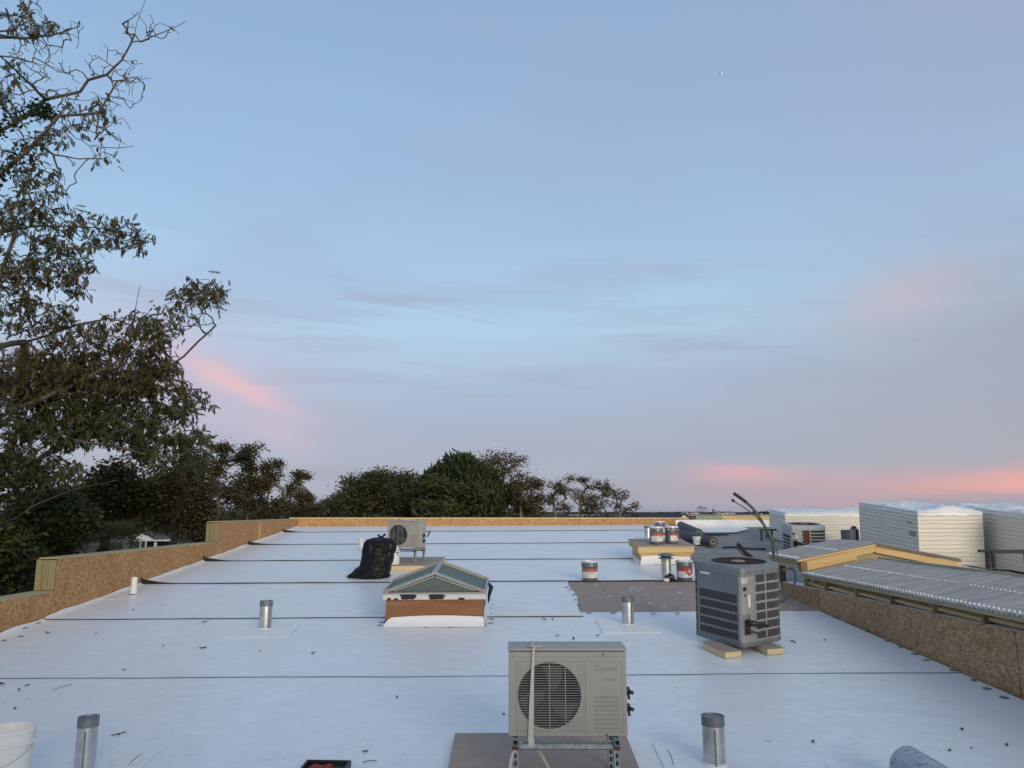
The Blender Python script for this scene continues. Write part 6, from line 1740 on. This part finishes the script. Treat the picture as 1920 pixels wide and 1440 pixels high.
b, l = lobes_px(555, 41, [(562, 893, 16, 14, 1.2), (570, 922, 22, 18, 1.5), (545, 915, 14, 16, .9), (555, 945, 34, 20, 2.2), (590, 950, 22, 16, 1.4)])
crown_tree('pecan_tree', 'small pointed pecan tree at the open gap of the treeline', b, l, 230, 'leaf_far', 'bark_pale', 28, 0.125, seed=23, spread=0.15, trunks=2, tip=0.012, droop=.06)
# dense oaks left of the cedar
b, l = lobes_px(690, 52, [(690, 925, 48, 32, 4), (665, 905, 18, 12, .8), (720, 910, 36, 22, 2), (650, 945, 40, 26, 2.5), (735, 945, 44, 30, 3), (695, 955, 60, 20, 3)])
crown_tree('oak_tree', 'dark spreading oak tree left of the dense cedar', b, l, 420, 'leaf_oak', 'bark_pale', 34, 0.20, seed=31, spread=0.36, trunks=2, rmax=.3)
b, l = lobes_px(760, 55, [(760, 915, 30, 24, 2), (775, 940, 34, 30, 3), (740, 900, 18, 10, .8), (710, 893, 14, 7, .4), (790, 955, 30, 20, 2)])
crown_tree('oak_tree', 'dark oak tree pressed against the dense cedar', b, l, 330, 'leaf_oak', 'bark_dark', 34, 0.20, seed=32, spread=0.36)
b, l = lobes_px(622, 60, [(622, 948, 22, 16, 1.2), (640, 955, 24, 16, 1.4), (605, 958, 16, 12, 1)])
crown_tree('oak_tree', 'low dark oak in the dip of the treeline', b, l, 144, 'leaf_oak', 'bark_dark', 34, 0.22, seed=33, spread=0.25)
# cedar
b, l = lobes_px(862, 50, [(846, 885, 9, 26, 1), (864, 880, 9, 22, 1), (880, 882, 9, 20, 1), (895, 892, 9, 18, .8), (828, 898, 9, 18, .8), (812, 908, 8, 16, .6), (912, 905, 9, 18, .8), (852, 900, 22, 22, 2), (875, 897, 24, 20, 2.2), (895, 910, 34, 32, 3.5), (825, 915, 32, 28, 3), (860, 930, 50, 34, 4), (800, 930, 22, 24, 2), (925, 935, 24, 28, 2.4), (910, 955, 36, 22, 2), (820, 955, 36, 22, 2)])
crown_tree('cedar_tree', 'dense dark green cedar with upright pointed sprays, tallest of the treeline', b, l, 900, 'leaf_cedar', 'bark_dark', 30, 0.46, tmpl=SPRAY, clumps=0, seed=41, spread=0.26, pitch=(0.5, 1.45), rmax=.35, shell=0.35)
b, l = lobes_px(835, 45, [(840, 925, 34, 20, 2), (815, 915, 20, 14, 1), (870, 945, 34, 20, 2), (825, 950, 36, 20, 2), (880, 925, 20, 12, 1), (850, 960, 50, 16, 2)])
crown_tree('cedar_tree', 'olive green bushy cedar in front of the tall cedar', b, l, 560, 'leaf_olive', 'bark_dark', 28, 0.36, tmpl=SPRAY, seed=42, spread=0.28, pitch=(-0.5, 0.9), rmax=.3, shell=0.4)
# thin pale tree behind the cedar
b, l = lobes_px(935, 60, [(905, 862, 26, 14, 1), (935, 858, 28, 14, 1.4), (960, 872, 22, 18, 1.2), (945, 890, 28, 16, 1.2), (975, 890, 14, 10, .5), (915, 885, 24, 18, 1), (935, 920, 30, 20, 1)])
crown_tree('sparse_tree', 'thin pale branching tree showing sky behind the tall cedar', b, l, 330, 'leaf_rust', 'bark_pale', 9, 0.17, seed=51, spread=0.30, tip=0.016, trunks=2, shell=.6)
b, l = lobes_px(972, 52, [(965, 915, 26, 18, 1.4), (1000, 908, 15, 14, .9), (1005, 930, 14, 12, .7), (975, 940, 36, 22, 2.4), (950, 930, 16, 14, .8), (985, 958, 40, 16, 2)])
crown_tree('pecan_tree', 'rusty brown pecan tree just right of the tall cedar', b, l, 300, 'leaf_rust', 'bark_pale', 20, 0.18, seed=52, spread=0.28, trunks=2, tip=0.014)
b, l = lobes_px(1062, 52, [(1045, 905, 18, 12, 1), (1060, 925, 22, 16, 1.2), (1068, 898, 10, 10, .5), (1040, 935, 20, 14, 1), (1085, 930, 16, 14, .8), (1055, 955, 30, 12, .9)])
crown_tree('pecan_tree', 'open rusty pecan tree with clear sky on both sides', b, l, 132, 'leaf_rust', 'bark_pale', 17, 0.135, seed=53, spread=0.16, trunks=2, tip=0.015, shell=.6)
b, l = lobes_px(1108, 54, [(1098, 905, 20, 12, 1), (1115, 912, 16, 12, .8), (1100, 935, 18, 14, .8), (1118, 940, 26, 16, 1.4), (1110, 955, 30, 12, 1.2)])
crown_tree('pecan_tree', 'leafy pecan tree with a green middle beside the open rusty one', b, l, 132, 'leaf_far', 'bark_pale', 18, 0.135, seed=54, spread=0.16, trunks=2, tip=0.015, shell=.55)
b, l = lobes_px(1148, 54, [(1140, 908, 12, 10, .7), (1150, 922, 20, 13, 1.1), (1165, 930, 12, 10, .6), (1135, 925, 10, 10, .5), (1155, 945, 16, 10, .5), (1192, 950, 13, 8, .45), (1175, 958, 16, 7, .4)])
crown_tree('pecan_tree', 'last sparse pecan tree of the row with a low side branch', b, l, 114, 'leaf_rust', 'bark_pale', 15, 0.128, seed=55, spread=0.15, trunks=2, tip=0.016, shell=.6, lean=0.5)
# dark undergrowth along the foot of the treeline
for i, (px, cd, mm) in enumerate(((900, 48, 'leaf_oak'), (960, 56, 'leaf_olive'), (1020, 58, 'leaf_oak'), (1075, 60, 'leaf_oak'), (1135, 60, 'leaf_oak'), (1000, 47, 'leaf_far'), (640, 50, 'leaf_oak'), (720, 48, 'leaf_oak'), (430, 60, 'leaf_oak'), (500, 58, 'leaf_oak'), (575, 60, 'leaf_oak'))):
    b = far_base(px, cd); k = cd / FPX
    top = AT(px, [955, 958, 957, 950, 952, 966, 964, 962, 940, 945, 955][i], cd).z - GROUND
    lb = [(rnd.uniform(-2, 2), rnd.uniform(-1, 1), top - 1.2 - rnd.uniform(0, 1.2), 1.7, 1.6, 1.1, 1) for _ in range(3)] + [(0, 0, top - 2.8, 2.6, 2.0, 1.4, 1.5)]
    crown_tree('evergreen_bush', ['dark evergreen bush below the tall cedar', 'olive bush right of the tall cedar', 'dark bush between the rusty pecans', 'broad dark bush behind the open rusty pecan', 'dark bush under the last pecan', 'brown-green bush below the rusty pecan', 'dark bush under the spreading oak', 'dark bush in front of the spreading oak', 'dark bush behind the open pecan at the second parapet step', 'dark bush behind the thin rounded pecan', 'dark bush behind the small pointed pecan'][i], b, lb, 190, mm, 'bark_dark', 26, 0.24, seed=70 + i, spread=0.40, group='bushes at the foot of the treeline')
# dark mass behind the left parapet
for i, (px, cd, blobs, mm, lab, n, s) in enumerate((
        (60, 19, [(40, 960, 70, 50, 2), (100, 940, 70, 40, 2), (10, 1030, 60, 60, 2), (90, 1020, 70, 60, 2), (40, 1090, 60, 40, 1.5), (120, 985, 40, 40, 1.5)], 'leaf_pecan_g', 'dark leafy tree filling the corner behind the first parapet step', 950, 26),
        (200, 24, [(180, 920, 70, 40, 2), (240, 900, 60, 35, 2), (140, 950, 50, 36, 2), (230, 945, 60, 30, 1.5), (300, 925, 50, 36, 1.6)], 'leaf_pecan', 'leafy brown-green tree behind the palm', 850, 26),
        (330, 30, [(320, 925, 50, 40, 2), (370, 950, 40, 34, 1.6), (290, 955, 40, 30, 1.3), (345, 900, 30, 24, 1)], 'leaf_far', 'brown-green tree above the small white house', 700, 26),
        (-60, 14, [(-60, 900, 80, 90, 2), (-20, 1000, 70, 70, 2), (-100, 1050, 80, 80, 2), (10, 1070, 40, 50, 1)], 'leaf_pecan_g', 'dark tree at the outer corner behind the parapet', 600, 22),
        (120, 48, [(110, 1000, 60, 26, 1), (60, 1010, 60, 30, 1), (180, 985, 60, 22, 1), (20, 990, 50, 40, 1)], 'leaf_oak', 'dark tree deep in the shade behind the palm', 420, 26),
        (250, 50, [(250, 980, 50, 16, 1), (200, 975, 50, 20, 1), (330, 978, 44, 16, 1), (380, 975, 40, 22, 1)], 'leaf_oak', 'dark tree behind the roof of the small white house', 420, 26),
        (390, 47, [(380, 1000, 30, 18, 1), (420, 985, 40, 20, 1), (355, 990, 20, 16, .7), (480, 975, 50, 16, 1), (560, 972, 50, 12, 1)], 'leaf_far', 'twiggy brown thicket behind the second parapet step', 420, 18))):
    b, l = lobes_px(px, cd, blobs, 0.8)
    sc = cd / 24
    crown_tree('broadleaf_tree', lab, b, l, n, mm, 'bark_dark' if i != 6 else 'bark_pale', s, 0.125 * max(0.9, sc ** 0.5 * 1.1), seed=90 + i, spread=0.22 * max(1, sc), tip=0.010, group=GT, droop=0.05, shell=0.2, clumps=5)
# palm
def palm():
    b = far_base(222, 20.5); top = AT(222, 1016, 20.5).z
    root = thing('palm_tree', 'green spiky palm crown left of the small white house', 'palm', tuple(b))
    mb = MB(); mb.tube([(0, 0, 0), (0.1, 0, (top - GROUND) * 0.5), (0, 0, top - GROUND)], [0.22, 0.18, 0.17], 9); mb.build('trunk', M['bark'], root, True)
    r = np.random.RandomState(5); V, F = [], []
    for k in range(46):
        az_, e = r.uniform(0, 6.28), r.uniform(-0.5, 1.35)
        d = np.array([math.cos(az_) * math.cos(e), math.sin(az_) * math.cos(e), math.sin(e)]); hub = np.array([0, 0, top - GROUND]) + d * 0.30
        s_ = np.cross(d, [0, 0, 1]); s_ /= np.linalg.norm(s_) + 1e-9; u_ = np.cross(s_, d)
        for j in range(15):
            q = -1.15 + 2.3 * j / 14; dd = d * math.cos(q) + s_ * math.sin(q); L = r.uniform(0.34, 0.52)
            n_ = np.cross(dd, u_); a = len(V)
            tip_ = hub + dd * L - np.array([0, 0, 0.22 * L])
            V += [hub, hub + dd * L * .5 + n_ * 0.013, tip_, hub + dd * L * .5 - n_ * 0.013]; F.append([a, a + 1, a + 2, a + 3])
    o = link('fronds', raw_mesh('fronds', np.array(V), np.array(F), leaf_mat('palm_frond', [(0.05, 0.08, 0.03), (0.085, 0.115, 0.05), (0.065, 0.095, 0.038)], 0.15)), root); o['kind'] = 'stuff'
palm()

# ------------------------------------------------------------------ houses and far shore
M['shingle_dark'] = mat('dark_roof_shingle', (0.035, 0.035, 0.04), 0.85, var=0.3, vscale=3)
M['shingle_grey'] = mat('grey_roof_shingle', (0.10, 0.095, 0.09), 0.85, var=0.25, vscale=2)
M['shingle_brown'] = mat('brown_roof_shingle', (0.13, 0.085, 0.065), 0.85, var=0.25, vscale=1)
M['siding'] = mat('white_siding', (0.70, 0.70, 0.68), 0.6, var=0.08)
M['cream'] = mat('cream_siding', (0.70, 0.58, 0.38), 0.6, var=0.08)
M['winglass'] = mat('dark_window_glass', (0.03, 0.035, 0.04), 0.1)
def house(name, label, c, w, d, hw, hr, roof_m, wall_m, rz=0.0):
    t = thing(name, label, 'house', (c[0], c[1], GROUND), rz)
    mb = MB(); mb.box((0, 0, hw / 2), (w, d, hw)); mb.build('wall', M[wall_m], t)
    mb = MB(); e = 0.4
    for sg in (-1, 1): mb.prism([(-w / 2 - e, sg * (d / 2 + e), hw - 0.1), (w / 2 + e, sg * (d / 2 + e), hw - 0.1), (w / 2 + e, 0, hw + hr), (-w / 2 - e, 0, hw + hr)], (0, 0, 0.16))
    mb.build('roof', M[roof_m], t)
    for sg in (-1, 1):
        mb = MB(); mb.prism([(sg * (w / 2 - .05), -d / 2, hw - 0.01), (sg * (w / 2 - .05), d / 2, hw - 0.01), (sg * (w / 2 - .05), 0, hw + hr - 0.1)], (sg * 0.05, 0, 0)); mb.build('gable_wall', M[wall_m], t)
    for k in (-1, 0, 1):
        win = MB().box((k * w * 0.28, -d / 2 - 0.02, hw * 0.55), (1.0, 0.06, 1.3)).build('window', M['siding'], t)
        MB().box((k * w * 0.28, -d / 2 - 0.055, hw * 0.55), (0.84, 0.02, 1.14)).build('pane', M['winglass'], win)
    return t
p = AT(268, 1000, 76)
hs = house('small_house', 'small house with a white front gable seen above the left parapet', (p.x + 0.8, p.y), 7.5, 6.5, 2.75, 2.0, 'shingle_grey', 'siding')
gx, gy = 1.55, -3.25
zr_ = AT(303, 998, 72).z - GROUND
mb = MB(); mb.prism([(gx - 1.25, gy - 1.6, zr_ - 0.78), (gx + 1.25, gy - 1.6, zr_ - 0.78), (gx, gy - 1.6, zr_ - 0.06)], (0, 0.12, 0)); mb.build('porch_gable', M['siding'], hs)
for sg in (-1, 1):
    mb = MB(); mb.prism([(gx + sg * 1.45, gy - 1.75, zr_ - 0.86), (gx, gy - 1.75, zr_ + 0.0), (gx, gy + 2.2, zr_), (gx + sg * 1.45, gy + 2.2, zr_ - 0.86)], (0, 0, 0.12)); mb.build('porch_roof', M['shingle_grey'], hs)
    mb = MB(); mb.box((gx + sg * 1.15, gy - 1.5, (zr_ - 0.8) / 2), (0.2, 0.2, zr_ - 0.8)); mb.build('porch_column', M['siding'], hs)
    mb = MB(); mb.box((gx + sg * 0.25, gy - 1.5, (zr_ - 0.8) / 2), (0.12, 0.12, zr_ - 0.8)); mb.build('porch_column', M['cream'], hs)
mb = MB(); mb.box((gx + 2.0, gy - 1.2, zr_ - 0.72), (1.8, 1.6, 0.10)); mb.build('porch_canopy', M['siding'], hs)
mb = MB(); mb.box((gx + 2.8, gy - 1.9, (zr_ - 0.8) / 2), (0.12, 0.12, zr_ - 0.8)); mb.build('porch_column', M['siding'], hs)
p = AT(1236, 966, 62)
hd = house('dark_roof_house', 'house with a long dark roof and a small cream gable past the far parapet', (p.x, p.y), 3.6, 6.5, 5.4, AT(1236, 962.5, 62).z - GROUND - 5.4 - .16, 'shingle_dark', 'cream')
gp = AT(1283, 967, 58)
zz = gp.z - GROUND + 0.05
mb = MB(); mb.prism([(gp.x - p.x - 0.34, gp.y - p.y, zz - 0.55), (gp.x - p.x + 0.34, gp.y - p.y, zz - 0.55), (gp.x - p.x + 0.34, gp.y - p.y, zz - .28), (gp.x - p.x, gp.y - p.y, zz), (gp.x - p.x - 0.34, gp.y - p.y, zz - 0.28)], (0, 0.3, 0)); mb.build('dormer_gable', M['cream'], hd)
p = AT(1390, 966, 90)
house('brown_roof_house', 'long house with a brown roof just showing over the yellow parapet lumber', (p.x, p.y), 13.5, 8, 5.0, AT(1390, 966.5, 90).z - GROUND - 5.16, 'shingle_brown', 'siding')

# far wood along the horizon
r = np.random.RandomState(77); n = 15000
az_ = r.uniform(R(-46), R(46), n); dist = r.uniform(3300, 4300, n); hh = 5.0 + 5.5 * np.array([mnoise.noise(Vector((a * 60, 0.3, 1))) for a in az_])
C = np.stack([np.sin(az_) * dist, np.cos(az_) * dist, GROUND + r.rand(n) * np.maximum(2.5, hh)], 1)
V, F = scatter(DIA[0], DIA[1], C, rotmats(r, n, (-1.3, 1.3), 1.2), r.uniform(6, 14, n))
o = link('distant_wood', raw_mesh('distant_wood', V, F, leaf_mat('distant_leaf', [(0.035, 0.045, 0.05), (0.045, 0.055, 0.06), (0.06, 0.065, 0.068)], 0.1)), None)
tag(o, 'dark low woodland along the far horizon', 'woodland', kind='stuff')
# river strip
mb = MB(); mb.grid(lambda u, v: (math.sin(R(4 + 40 * u)) * (1500 + 500 * v), math.cos(R(4 + 40 * u)) * (1500 + 500 * v), GROUND + 0.3), 20, 1)
tag(mb.build('river', mat('river_water', (0.10, 0.12, 0.15), 0.15)), 'thin grey strip of river before the far wood', None, kind='structure')
# port cranes, mast, sheds and lamps on the far shore
M['crane'] = mat('crane_steel', (0.20, 0.17, 0.16), 0.7)
def crane(px, cd, h, label, boom):
    b = AT(px, 964, cd); t = thing('harbour_crane', label, 'crane', (b.x, b.y, GROUND), group='harbour cranes on the far shore')
    w = h * 0.22; q = h * 0.035
    for (sx_, sy_) in ((-1, -1), (1, -1), (-1, 1), (1, 1)):
        mb = MB(); mb.box((sx_ * w, sy_ * w, h * 0.35), (q, q, h * 0.7)); mb.build('leg', M['crane'], t)
    mb = MB(); mb.box((0, 0, h * 0.70), (2.2 * w, 2.2 * w, q * 1.6)); mb.build('machine_deck', M['crane'], t)
    mb = MB(); mb.box((0, 0, h * 0.78), (w * 1.1, w * 1.1, h * 0.13)); mb.build('cabin', M['crane'], t)
    mb = MB(); mb.tube([(0, 0, h * 0.72), (boom * h * 0.16, 0, h)], q * 0.8, 5); mb.build('boom', M['crane'], t)
    mb = MB(); mb.tube([(-boom * w, 0, h * 0.78), (-boom * w * .2, 0, h * 0.95), (boom * h * 0.16, 0, h)], q * 0.35, 4); mb.build('tie', M['crane'], t)
crane(1311, 3100, 32, 'left of the paired upright cranes on the far shore', 1); crane(1316, 3120, 34, 'right of the paired upright cranes on the far shore', -1); crane(1323, 3150, 29, 'lower crane beside the paired cranes on the far shore', 1)
b = AT(1340, 964, 1900); t = thing('radio_mast', 'thin mast with a brown tank beside the far shore cranes', 'mast', (b.x, b.y, GROUND))
mb = MB(); mb.tube([(0, 0, 0), (0, 0, 22)], [0.8, 0.35], 6); mb.build('pole', M['crane'], t)
mb = MB(); mb.lathe([(0.0, 13.5), (2.4, 13.5), (2.4, 9), (0, 8)], (-3.5, 0, 0), n=10); mb.build('tank', M['shingle_brown'], t)
mb = MB(); mb.box((-3.5, 0, 4.2), (1.6, 1.6, 8.4)); mb.build('tank_leg', M['crane'], t)
b = AT(1420, 964, 1700); t = thing('radio_mast', 'pale slim mast behind the thick green line set', 'mast', (b.x, b.y, GROUND))
mb = MB(); mb.tube([(0, 0, 0), (0, 0, 17)], [0.6, 0.25], 6); mb.build('pole', M['siding'], t)
mb = MB(); mb.box((0, 0, 12), (2.2, .5, .5)); mb.build('crossarm', M['siding'], t)
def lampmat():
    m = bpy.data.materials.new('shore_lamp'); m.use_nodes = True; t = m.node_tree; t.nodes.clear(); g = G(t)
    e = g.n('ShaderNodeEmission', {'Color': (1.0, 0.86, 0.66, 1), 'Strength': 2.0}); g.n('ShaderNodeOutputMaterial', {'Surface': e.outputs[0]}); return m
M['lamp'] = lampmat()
for (px, py, cd) in ((1462, 963, 700), (1477, 962.5, 900), (1428, 963.5, 1200), (1290, 962.5, 1500), (1305, 962.3, 1500), (1355, 964, 1500), (1363, 963, 1500)):
    p = AT(px, py, cd); t = thing('shore_lamp', 'lit lamp on a pole along the far shore', 'lamp', (p.x, p.y, GROUND), group='lit lamps along the far shore'); k = cd / FPX
    mb = MB(); mb.tube([(0, 0, 0), (0, 0, p.z - GROUND)], 0.10 * k + .05, 5); mb.build('pole', M['crane'], t)
    mb = MB(); mb.lathe([(0.0, 0.7 * k), (0.6 * k, 0.4 * k), (0.7 * k, 0), (0.6 * k, -0.4 * k), (0, -0.7 * k)], (0, 0, p.z - GROUND), n=8); mb.build('lamp_head', M['lamp'], t)
for (px, w_) in ((1285, 30), (1300, 40), (1365, 46), (1348, 22)):
    p = AT(px, 964, 2600); t = thing('waterfront_shed', 'low pale shed on the far shore', 'shed', (p.x, p.y, GROUND), group='pale sheds on the far shore')
    mb = MB(); mb.box((0, 0, 2.5), (w_, 12, 5)); mb.build('wall', M['stucco'], t)
    mb = MB(); mb.prism([(-w_ / 2, -7, 5), (w_ / 2, -7, 5), (w_ / 2, 0, 7), (-w_ / 2, 0, 7)], (0, 0, .4)); mb.prism([(-w_ / 2, 7, 5), (w_ / 2, 7, 5), (w_ / 2, 0, 7), (-w_ / 2, 0, 7)], (0, 0, .4)); mb.build('roof', M['shingle_grey'], t)
# aeroplane high in the sky
p = AT(1350, 138, 5200); t = thing('aeroplane', 'tiny white aeroplane high in the sky', 'aeroplane', tuple(p), R(70))
M['plane'] = mat('white_aircraft_paint', (0.8, 0.8, 0.8), 0.3)
mb = MB(); mb.tube([(0, -14, 0), (0, -11, 0), (0, 9, 0), (0, 15, 0.8)], [0.4, 1.9, 1.9, 0.4], 8); mb.build('fuselage', M['plane'], t, True)
mb = MB(); mb.prism([(-15, 3, 0), (0, -3, 0), (15, 3, 0), (15, 4.4, 0), (0, 2.5, 0), (-15, 4.4, 0)], (0, 0, 0.4)); mb.build('wing', M['plane'], t)
mb = MB(); mb.prism([(0, 10, 1), (0, 15, 1), (0, 16, 5.5), (0, 14, 5.5)], (0.3, 0, 0)); mb.build('tail_fin', M['plane'], t)
mb = MB(); mb.lathe([(0.0, 3.0), (2.2, 2.0), (3.0, 0), (2.2, -2.0), (0, -3.0)], (0, -12, -3), n=10); mb.build('glint_glow', M['lamp'], t)  # added glowing ball stands in for the sunlit glint on the plane
